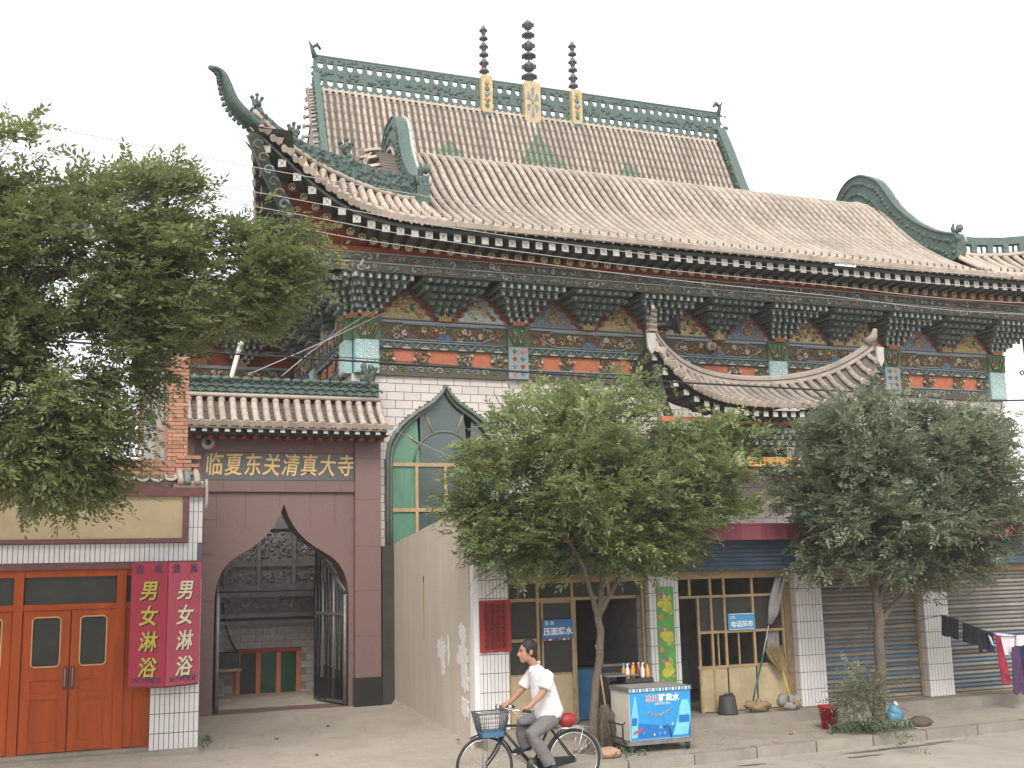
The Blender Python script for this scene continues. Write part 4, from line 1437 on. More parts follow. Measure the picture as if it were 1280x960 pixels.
# main ridge with two rows of see-through openings
RZ, RY = 16.68, 30.5
pitch = .292
nn_ = int((MX1 - MX0) / pitch)
mb = MB()
def rslab(z0, z1, t=.11, mat='green_glaze'):
    mb.box(MX0 - .05, MX1 + .05, RY - t, RY + t, z0, z1, mat)
rslab(RZ, RZ + .14, .05)
rslab(RZ + .32, RZ + .67, .05)
rslab(RZ + .85, RZ + 1.04, .05)
mb.box(MX0 - .05, MX1 + .05, RY - .16, RY + .16, RZ - .06, RZ - .0, 'roof_tile_pale')
mb.tube([(MX0 - .05, RY, RZ + 1.04), (MX1 + .05, RY, RZ + 1.04)], .06, 'green_dark', n=8)
for i in range(nn_ + 1):
    x = MX0 + i * (MX1 - MX0) / nn_
    for z0, z1 in ((RZ + .14, RZ + .32), (RZ + .67, RZ + .85)):
        mb.prism([(x - .125, z0), (x + .125, z0), (x + .085, z0 + .035), (x + .062, z0 + .09), (x + .058, z1), (x - .058, z1), (x - .062, z0 + .09), (x - .085, z0 + .035)], RY - .045, RY + .045, 'green_glaze')
    for q in range(3):
        mb.blob((x + random.uniform(0, .3), RY - .05, RZ + random.uniform(.38, .58)), (.07, .03, .06), random.choice(('green_glaze', 'green_dark')), n=6, m=4, jit=.3)
        mb.blob((x + random.uniform(0, .3), RY - .05, RZ + random.uniform(.89, .98)), (.05, .02, .04), random.choice(('green_glaze', 'green_dark')), n=6, m=4, jit=.3)
ridge = mb.obj('main_ridge', hall)
for xe, s in ((MX0, 1), (MX1, -1)):
    mo = MB()
    mo.tube([(xe, RY, RZ + 1.0), (xe - .1 * s, RY, RZ + 1.3), (xe + .06 * s, RY, RZ + 1.42), (xe + .16 * s, RY, RZ + 1.28)], [.09, .06, .07, .04], 'green_dark', n=6)
    mo.tube([(xe - .08 * s, RY, RZ + 1.3), (xe - .2 * s, RY, RZ + 1.5)], [.05, .015], 'green_dark', n=5)
    mo.obj('ridge_ornament', ridge)
# three painted blocks and their spires
for xb, hw, z0, z1, big in ((12.57, .27, RZ - .28, RZ + 1.12, 1), (11.05, .18, RZ - .12, RZ + 1.12, 0), (14.1, .18, RZ - .12, RZ + 1.06, 0)):
    mb = MB()
    mb.prism([(xb - hw, z0 + .1), (xb - hw * .6, z0 - .05), (xb + hw * .6, z0 - .05), (xb + hw, z0 + .1), (xb + hw, z1 - .08), (xb + hw * .8, z1), (xb - hw * .8, z1), (xb - hw, z1 - .08)], RY - .24, RY + .24, 'paint_sand')
    mb.prism([(xb - hw * .7, z0 - .12), (xb + hw * .7, z0 - .12), (xb + hw * .55, z0 + .02), (xb - hw * .55, z0 + .02)], RY - .26, RY - .1, 'green_glaze')
    zc = (z0 + z1) / 2
    if big:
        for a in range(0, 360, 60):
            mb.add([(xb + .02 * math.cos(R(a + 20)), RY - .245, zc + .05 * math.sin(R(a + 20))), (xb + .21 * math.cos(R(a + 12)), RY - .245, zc + .48 * math.sin(R(a + 12))), (xb + .19 * math.cos(R(a + 30)), RY - .25, zc + .52 * math.sin(R(a + 30))), (xb + .2 * math.cos(R(a + 48)), RY - .245, zc + .44 * math.sin(R(a + 48)))], [(0, 1, 2, 3)], 'rafter_mark')
        mb.blob((xb, RY - .245, zc), (.04, .01, .06), 'carve_ochre', n=6, m=4)
    else:
        for q in range(5):
            mb.blob((xb, RY - .245, z0 + .25 + q * .18), (.10 - .015 * abs(q - 2), .015, .09), ('carve_green', 'carve_ochre', 'bracket_green')[q % 3], n=7, m=4, jit=.25)
    bl = mb.obj('ridge_block', ridge)
    mo = MB()
    zt = z1
    k = 6
    hh = .355 if big else .275
    mo.tube([(xb, RY, zt - .05), (xb, RY, zt + hh * k + .12)], [.045 if big else .03, .012], 'spire_grey', n=6)
    sp = mo.obj('spire', ridge)
    for i in range(k):
        rr_ = (.25 if big else .14) * (1 - .05 * i)
        zc = zt + .12 + hh * (i + .35)
        p = MB()
        if i % 2 == 0:
            p.lathe([(.02, -.12 * hh * 2.4), (rr_ * .5, -.05), (rr_ * 1.05, .0), (rr_ * .95, .05), (rr_ * .45, .12), (.02, .14)], (xb, RY, zc), 'spire_grey', n=8, smooth=False)
        else:
            p.lathe([(.02, -.16), (rr_ * .6, -.12), (rr_ * .85, -.02), (rr_ * .8, .06), (rr_ * .4, .14), (.02, .17)], (xb, RY, zc), 'spire_grey', n=8)
        for a in range(0, 360, 45):
            p.blob((xb + rr_ * .95 * math.cos(R(a)), RY + rr_ * .95 * math.sin(R(a)), zc), (.04, .04, .04), 'spire_grey', n=5, m=4)
        p.obj('bead', sp)

# ---- wing of the main hall, left, mostly behind the roadside tree
mb = MB()
mb.box(1.35, HX0, 26.0, 36, 0, 6.39, 'wall_tile')
mb.box(1.35, HX0, 26.1, 36, 6.39, 8.6, 'paint_red')
mb.box(1.1, 1.5, 25.7, 26.05, 0, 8.5, 'brick_grey')
mb.box(1.6, 2.4, 25.95, 25.99, 6.0, 7.6, 'paint_orange')
mb.add([(1.0, 24.9, 8.75), (HX0, 24.9, 8.75), (HX0, 30, 10.6), (2.4, 30, 10.6)], [(0, 1, 2, 3)], 'roof_bed')
mb.add([(1.0, 24.9, 8.70), (HX0, 24.9, 8.70), (HX0, 36, 8.6), (1.0, 36, 8.6)], [(3, 2, 1, 0)], 'soffit_red')
mb.add([(1.0, 24.9, 8.75), (2.4, 30, 10.6), (2.4, 36, 10.6), (1.0, 36, 8.75)], [(0, 1, 2, 3)], 'roof_bed')
wing = mb.obj('side_wing', hall)
put('frieze_panel', bays[1], wing, (3.0, 26.0, 6.39))
for x in (1.7, 3.2):
    put('bracket_set', br0, wing, (x, 26.05, 7.44))

# ------------------------------------------------------------------ entrance porch with upswept roof in front of the hall
pav = thing('entrance_porch', 'small upswept tiled porch roof on orange beams in the middle of the hall front', 'porch', (12.43, 18.9, 0))
PCX, PH = 12.43, 2.62
def p_eave(s):
    a = abs(s)
    return PCX + PH * s, 17.95 + .12 * a, 5.62 + .22 * a ** 2 + .92 * a ** 4
def p_ridge(s):
    a = abs(s)
    return PCX + PH * s * .97, 19.0 - .78 * a ** 2, 6.22 + .30 * a ** 2 + .42 * a ** 4
mb = MB()
V, F = [], []
for i in range(41):
    s = -1 + i / 20
    e, r_ = p_eave(s), p_ridge(s)
    V += [(e[0], e[1], e[2] - .02), (lerp(e[0], r_[0], .5), lerp(e[1], r_[1], .5), lerp(e[2], r_[2], .5) - .07), (r_[0], r_[1], r_[2])]
    V += [(r_[0], r_[1] + .9, r_[2] - .45)]
for i in range(40):
    a = 4 * i
    F += [(a, a + 4, a + 5, a + 1), (a + 1, a + 5, a + 6, a + 2), (a + 2, a + 6, a + 7, a + 3)]
mb.add(V, F, 'roof_bed')
V, F = [], []
for i in range(41):
    s = -1 + i / 20
    e = p_eave(s)
    V += [(e[0], e[1] + .04, e[2] - .07), (PCX + PH * s * .75, 19.0, 5.62 + .25 * abs(s) ** 3)]
for i in range(40):
    a = 2 * i
    F.append((a, a + 1, a + 3, a + 2))
mb.add(V, F, 'green_dark')
proof = mb.obj('roof', pav)
random.seed(31)
for i in range(27):
    s = -1 + (i + .5) / 13.5
    e, r_ = Vector(p_eave(s)), Vector(p_ridge(s))
    m = (e + r_) / 2 - Vector((0, 0, .07))
    path = [e, e.lerp(m, .5) - Vector((0, 0, .01)), m, m.lerp(r_, .5) - Vector((0, 0, .01)), r_]
    o = e.copy()
    put('tile_column', tile_column([p - o + Vector((0, 0, .05)) for p in path], .056, 'roof_tile_old', seg=.24), proof, o)
mb = MB()
pts = [p_ridge(-1 + i / 20) for i in range(41)]
V, F = [], []
for x, y, z in pts:
    V += [(x, y - .07, z), (x, y - .07, z + .15), (x, y + .07, z + .15), (x, y + .07, z)]
for i in range(40):
    a = 4 * i
    F += [(a, a + 4, a + 5, a + 1), (a + 1, a + 5, a + 6, a + 2), (a + 2, a + 6, a + 7, a + 3)]
F += [(0, 1, 2, 3), (163, 162, 161, 160)]
mb.add(V, F, 'roof_tile_old')
mb.tube([(x, y - .01, z + .155) for x, y, z in pts], .04, 'roof_tile_old', n=6)
mb.tube([(x, y - .075, z + .085) for x, y, z in pts], .012, 'roof_bed', n=4)
mb.tube([(x, y - .075, z + .0) for x, y, z in pts], .035, 'roof_tile_old', n=5)
pr = mb.obj('ridge', pav)
for sgn in (-1, 1):
    x, y, z = p_ridge(sgn)
    mo = MB()
    if sgn < 0:
        for k in range(4):
            mo.obox((x + .02 * k - .02, y - .03, z + .1 + k * .11), (.18 - .027 * k, .14 - .02 * k, .05), 'roof_tile_old', Matrix.Rotation(.1 * k, 3, 'Y'))
            mo.obox((x + .02 * k - .02, y - .03, z + .155 + k * .11), (.15 - .02 * k, .14, .05), 'roof_bed')
        mo.tube([(x + .03, y - .05, z + .48), (x + .0, y - .08, z + .58)], [.055, .03], 'roof_tile', n=6)
    else:
        mo.tube([(x - .1, y, z + .12), (x + .05, y - .05, z + .26), (x + .08, y - .08, z + .42)], [.10, .085, .04], 'roof_tile_old', n=6)
    # pale tongue-shaped tile hanging at the corner
    mo.prism([(x - .09 + sgn * .1, z + .02), (x + .09 + sgn * .1, z + .02), (x + .08 + sgn * .1, z - .26), (x + sgn * .1, z - .40), (x - .08 + sgn * .1, z - .26)], y - .16, y - .11, 'rafter_white')
    mo.obj('corner_finial', pr)
for i in range(25):
    s = -.97 + i * .0808
    e = p_eave(s)
    put('square_rafter', sq2_me, proof, (e[0], e[1] + .1, e[2] - .13), (R(-4), 0, 0), (.8, .8, .8))
    put('round_rafter', rd_me, proof, (PCX + PH * s * .88, e[1] + .48, 5.50 + .72 * (e[2] - 5.62)), None, (.8, .6, .8))
mb = MB()
mb.box(10.2, 14.66, 18.55, 18.75, 5.36, 5.46, 'paint_orange')
mb.box(10.3, 14.56, 18.75, 18.85, 4.95, 5.36, 'green_dark')
for k in range(24):
    for j in range(3):
        x = 10.4 + k * .177 + (.09 if j % 2 else 0)
        mb.box(x - .05, x + .05, 18.66 - j * .0, 18.76, 4.98 + j * .12, 5.04 + j * .12, 'bracket_green')
        mb.box(x - .03, x + .03, 18.63, 18.66, 4.96 + j * .12, 5.05 + j * .12, 'bracket_tip')
scrolls(mb, 10.4, 14.5, 4.78, 4.96, 18.74, 60, ['carve_ochre', 'carve_olive', 'bracket_tip', 'gold'], .03, .07)
mb.box(10.3, 14.56, 18.7, 18.9, 4.55, 4.72, 'paint_amber')
mb.box(10.3, 14.56, 18.69, 18.7, 4.535, 4.57, 'gold')
mb.obj('beam', pav)
for x in (10.4, 12.4, 14.45):
    MB().beam((x, 18.8, 4.48), (x, HY + .05, 4.48), .14, .14, 'paint_orange').obj('cantilever_beam', pav)
    MB().beam((x, 19.5, 4.45), (x, HY + .05, 3.9), .09, .09, 'green_dark').obj('strut', pav)
mb = MB()
mb.box(10.25, 14.6, 18.9, HY, 4.5, 4.56, 'rafter_dark')
mb.box(10.9, 14.0, 20.0, HY - .02, 4.561, 5.4, 'rafter_dark')
mb.obj('porch_ceiling', pav)
for s_ in (-1, 1):
    mo = MB()
    mo.tube([(PCX + s_ * 1.9, 18.8, 5.4), (PCX + s_ * 2.25, 18.45, 5.75), (PCX + s_ * 2.55, 18.12, 6.35)], [.1, .09, .07], 'green_dark', n=4, smooth=False)
    mo.obj('corner_beam', pav)

# loudspeakers and a lamp under the eaves
def horn(loc, rz, sc, label):
    t = thing('loudspeaker', label, 'loudspeaker', loc)
    mb = MB()
    M_ = Matrix.Translation(Vector(loc)) @ Matrix.Rotation(rz, 4, 'Z') @ Matrix.Rotation(R(90), 4, 'Y')
    prof_ = [(.03, -.30), (.06, -.28), (.07, -.16), (.05, -.14), (.06, -.05), (.11, .06), (.19, .16), (.21, .17), (.18, .15), (.08, .02)]
    tmp = MB().lathe([(a * sc, b * sc) for a, b in prof_], (0, 0, 0), 'metal_dark', n=14)
    mb.add([M_ @ Vector(v) for v in tmp.v], tmp.f, 'metal_dark', True)
    mb.obj('horn_bell', t)
    MB().tube([loc, (loc[0], loc[1] + .25, loc[2] - .05), (loc[0], loc[1] + .5, loc[2])], .02, 'metal_dark', n=5).obj('mount', t)
horn((10.95, 19.4, 7.48), R(-35), 1.15, 'dark horn loudspeaker fixed under the hall eave above the porch roof end')
t = thing('loudspeaker', 'brown cone loudspeaker pointing down beside a painted panel of the hall', 'loudspeaker', (12.3, 19.75, 7.35))
MB().lathe([(.16, -.12), (.15, -.10), (.06, .04), (.04, .12)], (12.3, 19.75, 7.4), 'carve_olive', n=12).obj('horn_bell', t)
MB().tube([(12.3, 19.75, 7.5), (12.3, 20.1, 7.6), (12.3, 20.32, 7.55)], .018, 'metal_dark', n=5).obj('mount', t)
t = thing('wall_lamp', 'round pink lamp on the painted beam above the porch roof', 'lamp', (12.36, 20.2, 7.2))
MB().tube([(12.36, 20.25, 7.25), (12.36, 20.10, 7.25)], .09, 'rafter_white', n=12).obj('shade', t)
MB().tube([(12.36, 20.1, 7.25), (12.36, 20.085, 7.25)], .06, 'paint_orange', n=10).obj('bulb', t)

# ------------------------------------------------------------------ gateway
gate = thing('gateway', 'red granite gateway with pointed arch, tiled coping and gold lettering', 'gate', (3.3, 20, .28))
GY = 20.0
GARCH = [(-1.18, 0), (-1.175, .22), (-1.15, .42), (-1.09, .60), (-1.0, .75), (-.87, .87), (-.72, .965), (-.56, 1.06), (-.41, 1.17), (-.28, 1.30), (-.17, 1.44), (-.08, 1.61), (0, 1.82)]
hole = [(3.28 - 1.18, .29)] + ogee(3.28, 2.05, GARCH) + [(3.28 + 1.18, .29)]
mb = MB()
holed_wall(mb, 1.7, 4.55, .29, 4.09, [[(x, z if z > .3 else .30) for x, z in hole]], GY + .06, GY + .62, 'granite_red', 'granite_red')
mb.box(1.7, 4.55, GY + .0, GY + .6, 4.092, 4.29, 'granite_red')
mb.box(1.7, 4.55, GY + .0, GY + .6, 4.79, 5.06, 'granite_red')
mb.box(1.7, 4.55, GY + .05, GY + .6, 4.291, 4.789, 'granite_red')
gw = mb.obj('wall', gate)
# facing joints cut as thin dark reveals
mb = MB()
for z in (1.2, 2.2, 3.0, 3.6):
    for xa, xb in ((1.7, 2.08), (4.47, 4.549)):
        mb.box(xa, xb, GY + .056, GY + .061, z, z + .008, 'granite_joint')
for x in (2.1, 2.6, 3.2, 3.75, 4.2):
    mb.box(x, x + .007, GY + .056, GY + .061, 3.84 if abs(x - 3.2) < .3 else 3.45, 4.085, 'granite_joint')
    mb.box(x + .1, x + .107, GY - .004, GY + .001, 4.1, 4.285, 'granite_joint')
mb.obj('facing_joints', gw)
for xa, xb in ((4.552, 5.03), (1.3, 1.698)):
    mb = MB()
    mb.box(xa, xb, GY - .06, GY + .62, .78, 5.06, 'granite_red')
    for z in (1.5, 2.3, 3.1, 3.95, 4.7):
        mb.box(xa - .001, xb + .001, GY - .062, GY - .05, z, z + .007, 'granite_joint')
    p_ = mb.obj('pillar', gate)
    mb = MB()
    mb.box(xa - .02, xb + .02, GY - .08, GY + .64, .2, .78, 'granite_black')
    mb.obj('plinth', p_)
MB().box(1.86, 4.548, GY + .03, GY + .052, 4.30, 4.785, 'granite_grey').obj('name_board', gate)
nb = bpy.data.objects['name_board']
for i, ch in enumerate('临夏东关清真大寺'):
    o = lettering(ch, .375, 'gold', nb, (2.03 + i * .335, GY + .024, 4.545), depth=.005, shear=.16, weight=.003, tilt=random.uniform(-.06, .06))
    o.scale = (.84, 1.13, 1)
# gateway roof
mb = MB()
gprof = prof_spline([(19.42, 5.22), (19.6, 5.33), (19.8, 5.52), (20.0, 5.80)], 12)
bed_sheet(mb, 1.45, 5.03, gprof, 'roof_bed', step=.10)
mb.box(1.45, 5.05, GY - .45, GY + .4, 5.062, 5.2, 'rafter_dark')
mb.add([(1.45, 20.0, 5.8), (5.03, 20.0, 5.8), (5.03, 20.6, 5.2), (1.45, 20.6, 5.2)], [(3, 2, 1, 0)], 'roof_bed')
gr = mb.obj('roof', gate)
random.seed(51)
gc = [tile_column([(0, y, z + .03) for y, z in gprof], .056, 'roof_tile', seg=.2) for _ in range(3)]
GRR = MB().tube([(0, 0, 0), (0, .38, .03)], .042, 'paint_red', n=8).mesh('round_rafter')
for i in range(19):
    put('tile_column', gc[i % 3], gr, (1.56 + i * .1905, 0, 0))
    put('square_rafter', sq2_me, gr, (1.62 + i * .1905, 19.45, 5.13), None, (.62, .6, .62))
    put('round_rafter', GRR, gr, (1.55 + i * .1905, 19.62, 5.02))
mb = MB()
mb.box(1.4, 5.0, 19.93, 20.12, 5.78, 6.12, 'green_glaze')
for k in range(20):
    x = 1.5 + k * .178
    for j in range(3):
        mb.tube([(x + .09 * math.cos(a) + (.09 if j % 2 else 0), 19.91, 5.84 + j * .09 + .05 * math.sin(a)) for a in np.linspace(0, math.pi, 6)], .018, random.choice(('green_glaze', 'green_glaze', 'green_dark')), n=4)
    mb.blob((x, 19.92, 6.1), (.10, .07, .05), 'green_glaze', n=7, m=4, jit=.2)
mb.tube([(1.4, 19.9, 5.80), (5.02, 19.9, 5.80)], .04, 'roof_tile_pale', n=6)
rg = mb.obj('ridge', gate)
mo = MB()
for k in range(9):
    mo.blob((4.78 + random.uniform(-.12, .12), 19.97, 6.2 + random.uniform(-.1, .26)), (.075, .06, .075), random.choice(('green_dark', 'green_glaze')), n=6, m=4, jit=.3)
mo.tube([(4.78, 19.97, 6.1), (4.72, 19.97, 6.5)], [.08, .04], 'green_dark', n=6)
mo.tube([(4.8, 19.97, 6.2), (4.98, 19.97, 6.42)], [.06, .03], 'green_dark', n=6)
mo.obj('ridge_ornament', rg)
t = thing('wall_lamp', 'round pale lamp disc under the gateway eave, left end', 'lamp', (1.92, 19.95, 4.93))
MB().tube([(1.92, 20.0, 4.94), (1.92, 19.9, 4.94)], .115, 'rafter_white', n=14).obj('shade', t)
MB().tube([(1.92, 19.9, 4.94), (1.92, 19.885, 4.94)], .05, 'metal_dark', n=10).obj('bulb', t)
# leaf of the iron gate, folded open on the right, and one on the left jamb
for side in (0, 1):
    mb = MB()
    x0 = 4.40 if not side else 2.17
    ya, yb = 20.1, 21.25
    ang = -.30 if not side else .06
    mb.beam((x0, ya, .36), (x0 + ang, yb, .36), .04, .05, 'metal_grey')
    mb.beam((x0, ya, 1.9), (x0 + ang, yb, 1.9), .04, .05, 'metal_grey')
    mb.beam((x0, ya, 2.3 if not side else 2.2), (x0 + ang, yb, 3.1), .04, .05, 'metal_grey')
    for k in range(9):
        t_ = k / 8
        x, y = x0 + ang * t_, lerp(ya, yb, t_)
        mb.tube([(x, y, .33), (x, y, 2.25 + .8 * t_)], .022 if k not in (0, 8) else .035, 'metal_dark' if k % 3 else 'metal_grey', n=6)
    mb.beam((x0, ya + .1, .55), (x0 + ang, yb - .1, .55), .03, .38, 'metal_dark')
    gt = (thing('gate_leaf', ('open iron gate leaf folded back inside the right jamb of the archway', 'open iron gate leaf inside the left jamb of the archway')[side], 'gate', (x0, 20.1, .3)))
    mb.obj('bars', gt)

# building seen through the archway
inn = thing('courtyard_building', 'grey brick building with carved frieze and orange window seen through the archway', 'building', (3.4, 23, .25))
mb = MB()
mb.box(1.2, 5.6, 23.02, 23.3, .2, 5.6, 'mortar')
mb.box(2.42, 5.2, 22.72, 23.01, 2.32, 2.44, 'brick_carved')
mb.box(2.42, 5.2, 22.6, 23.01, 2.20, 2.30, 'brick_carved')
mb.box(2.42, 5.2, 22.8, 23.01, 1.66, 1.74, 'brick_carved')
mb.box(2.42, 5.2, 22.72, 23.01, 1.80, 1.88, 'brick_carved')
mb.box(2.42, 5.2, 22.9, 23.01, 1.88, 2.2, 'brick_carved')
mb.box(2.42, 5.2, 22.9, 23.01, 2.44, 5.0, 'brick_carved')
random.seed(12)
scrolls(mb, 2.5, 4.8, 1.9, 2.18, 22.89, 70, ['brick_carved', 'brick_grey'], .04, .09)
scrolls(mb, 2.5, 4.8, 2.45, 2.75, 22.89, 60, ['brick_carved', 'brick_grey'], .04, .08)
for za, zb in ((2.80, 2.86), (3.55, 3.6)):
    mb.box(2.7, 4.6, 22.84, 22.91, za, zb, 'brick_carved')
for x in (2.7, 4.54):
    mb.box(x, x + .06, 22.84, 22.91, 2.861, 3.55, 'brick_carved')
scrolls(mb, 2.8, 4.5, 2.9, 3.5, 22.89, 60, ['brick_carved', 'brick_grey'], .05, .12)
for x in (2.55, 3.2, 3.9, 4.6):
    mb.box(x, x + .08, 22.78, 22.92, 2.44, 3.6, 'brick_carved')
iw = mb.obj('wall', inn)
bk = MB().box(0, .282, -.02, .01, 0, .128, 'brick_grey').mesh('brick')
for r_ in range(11):
    for k in range(11):
        x = 2.35 + k * .292 - (.146 if r_ % 2 else 0)
        z = .22 + r_ * .138
        if 2.62 < x + .14 < 4.12 and .12 < z < 1.15 and not (x + .28 < 2.88 or x > 4.12): 
            continue
        put('brick', bk, iw, (x, 23.02, z))
mb = MB()
for xx in (2.88, 3.28, 3.68, 4.08):
    mb.box(xx - .045, xx + .045, 22.95, 23.03, .24, 1.18, 'paint_orange')
mb.box(2.83, 4.13, 22.94, 23.03, 1.1, 1.18, 'paint_red')
mb.box(2.83, 4.13, 22.94, 23.03, .22, .31, 'paint_orange')
wdw = mb.obj('window', inn)
for i, xx in enumerate((2.88, 3.28, 3.68)):
    MB().box(xx + .045, xx + .355, 23.0, 23.01, .31, 1.1, 'pane_shop' if i == 0 else 'pane_bottle').obj('pane', wdw)
mb = MB()
mb.box(1.3, 2.05, 20.65, 23.0, .2, 5.2, 'brick_grey')
mb.box(4.98, 5.3, 20.65, 23.0, .2, 5.2, 'brick_grey')
mb.obj('passage_wall', inn)
t = thing('wall_box', 'dark boxed unit on a bracket beside the orange window in the archway', 'box', (2.66, 22.7, .8))
MB().box(2.48, 2.86, 22.55, 22.95, .86, 1.15, 'metal_dark').obj('casing', t)
MB().box(2.45, 2.89, 22.5, 23.0, .80, .855, 'rust_frame').obj('shelf', t)
MB().tube([(2.86, 22.7, 1.1), (2.7, 22.8, 1.4), (2.6, 22.85, 1.7), (2.55, 22.8, 2.1)], .018, 'wire_black', n=5).obj('cable', t)

# ------------------------------------------------------------------ plaster side wall of the shop row
mb = MB()
TOPW = [(15.7, 3.52), (16.4, 3.5), (17.0, 3.44), (17.8, 3.36), (18.55, 3.28), (19.5, 3.2), (19.95, 3.13)]
V, F = [], []
random.seed(3)
for y, z in TOPW:
    V += [(5.28, y, .0), (5.28, y, z), (5.5, y, z), (5.5, y, .0)]
for i in range(len(TOPW) - 1):
    a = 4 * i
    F += [(a, a + 1, a + 5, a + 4), (a + 1, a + 2, a + 6, a + 5), (a + 2, a + 3, a + 7, a + 6)]
F += [(0, 3, 2, 1), (4 * len(TOPW) - 4, 4 * len(TOPW) - 3, 4 * len(TOPW) - 2, 4 * len(TOPW) - 1)]
mb.add(V, F, 'plaster')
t = thing('plaster_wall', 'long stained tan plaster wall running back from the shops to the gateway', 'wall', (5.4, 17.8, .2))
mb.obj('wall', t)
MB().box(5.06, 5.29, 19.955, 20.1, .2, 3.1, 'plaster_dark').obj('end_strip', t)
PK = 0
for (y, z, w, h) in ((17.1, 1.42, .26, .18), (17.0, 1.2, .10, .2), (16.72, 1.42, .05, .22), (16.0, 1.72, .2, .13), (16.0, 1.36, .27, .26), (15.92, 1.04, .2, .2), (15.94, .64, .2, .17)):
    n_ = 26
    poly = []
    for k in range(n_):
        a = 2 * math.pi * k / n_
        q = random.uniform(.55, 1.12)
        poly.append((max(15.715, y + w * q * math.cos(a)), z + h * q * math.sin(a) * (1.15 if math.sin(a) < 0 else 1)))
    MB().prism(poly, 5.2755 - .0006 * PK, 5.2805, 'paint_white', axis='X').obj('white_patch', t)
    PK += 1
mb = MB()
mb.prism([(18.02, 2.55), (18.06, 2.55), (18.06, 2.44), (18.02, 2.44)], 5.274, 5.2805, 'plaster_dark', axis='X')
mb.prism([(18.02, 2.43), (18.06, 2.43), (18.05, 1.5), (18.03, 1.5)], 5.2765, 5.2805, 'carve_ochre', axis='X')
mb.obj('drain_hole', t)
mb = MB()
V, F = [], []
for k in range(24):
    y = lerp(15.72, 19.95, k / 23)
    zg = interp([(14.2, 0.03), (16.0, 0.11), (17, .16), (18, 0.22), (20, 0.29)], y)
    d = random.uniform(.03, .09)
    V += [(5.279, y, zg + random.uniform(.05, .09)), (5.28 - d, y, zg + .03), (5.28 - d * 1.8, y, zg - .03)]
for k in range(23):
    a = 3 * k
    F += [(a, a + 1, a + 4, a + 3), (a + 1, a + 2, a + 5, a + 4)]
mb.add(V, F, 'forecourt_concrete', True)
mb.obj('mortar_fillet', t)

# ------------------------------------------------------------------ left building (bath house)
bh = thing('bath_house', 'single storey shop with red doors, cream sign band and white strip tiles', 'shop', (-2.5, 17, .15))
BY = 17.0
mb = MB()
mb.box(-9, 1.58, BY + .3, 22, .1, 4.1, 'mortar')
mb.box(-9, 1.60, BY + .14, BY + .301, 2.85, 4.1, 'strip_joint')
mb.box(.92, 1.60, BY + .03, BY + .301, .1, 2.85, 'strip_joint')
mb.box(1.59, 1.61, BY + .31, 22, .1, 4.1, 'mortar')
bw = mb.obj('wall', bh)
mb = MB()   # strip tiles: narrow, stood on end
for k in range(10):
    x = .925 + k * .0676
    for r_ in range(10):
        z = .17 + r_ * .27
        if z + .26 < 2.85:
            mb.box(x, x + .058, BY + .018, BY + .032, z, z + .258, 'strip_tile')
for k in range(148):
    x = -8.4 + k * .0676
    if x < 1.5:
        mb.box(x, x + .058, BY + .128, BY + .142, 2.86, 3.115, 'strip_tile')
for k in range(3):
    x = 1.402 + k * .0676
    for r_ in range(4):
        z = 3.12 + r_ * .23
        mb.box(x, x + .058, BY + .128, BY + .142, z, z + .222, 'strip_tile')
tag(mb.obj('strip_tiles', bw), kind='stuff')
mb = MB()
mb.box(-9, 1.31, BY + .10, BY + .14, 3.19, 3.80, 'cream_wall')
mb.obj('sign_band', bh)
mb = MB()
mb.box(-9, 1.39, BY + .07, BY + .14, 3.125, 3.188, 'maroon')
mb.box(1.312, 1.39, BY + .07, BY + .14, 3.189, 3.80, 'maroon')
mb.box(-9, 1.62, BY + .05, BY + .2, 3.801, 3.93, 'maroon')
mb.box(-9, .91, BY + .14, BY + .3, 2.76, 2.85, 'maroon')
mb.obj('moulding', bh)
# coping of curved tiles
cm = MB()
pts = [(.09 * math.cos(a), 0, .055 * math.sin(a)) for a in np.linspace(math.pi, 2 * math.pi, 8)]
V = [(p[0], BY + .0, p[2]) for p in pts] + [(p[0], BY + .45, p[2] + .1) for p in pts] + [(p[0], BY + .0, p[2] + .018) for p in pts] + [(p[0], BY + .45, p[2] + .118) for p in pts]
cm.add([(a, b - BY, c) for a, b, c in V], [(i, i + 1, i + 9, i + 8) for i in range(7)] + [(i + 16, i + 24, i + 25, i + 17) for i in range(7)] + [(i, i + 16, i + 17, i + 1) for i in range(7)], 'roof_tile_pale')
cm_me = cm.mesh('coping_tile')
for k in range(26):
    put('coping_tile', cm_me, bh, (1.12 - k * .195, BY - .0, 4.07 + random.uniform(-.008, .008)), (random.uniform(-.05, .05), random.uniform(-.08, .08), 0))
mb = MB()
mb.box(-9, 1.15, BY + .1, BY + .4, 3.931, 4.02, 'mortar')
for x in (1.26, 1.36, 1.5):
    mb.tube([(x, BY + .02, 4.0), (x + .01, BY + .2, 4.1), (x, BY + .4, 4.22)], .05, 'roof_tile_pale' if x != 1.36 else 'bracket_green', n=7)
mb.box(1.16, 1.64, BY + .05, BY + .4, 3.931, 4.0, 'mortar')
mb.obj('coping_bed', bh)
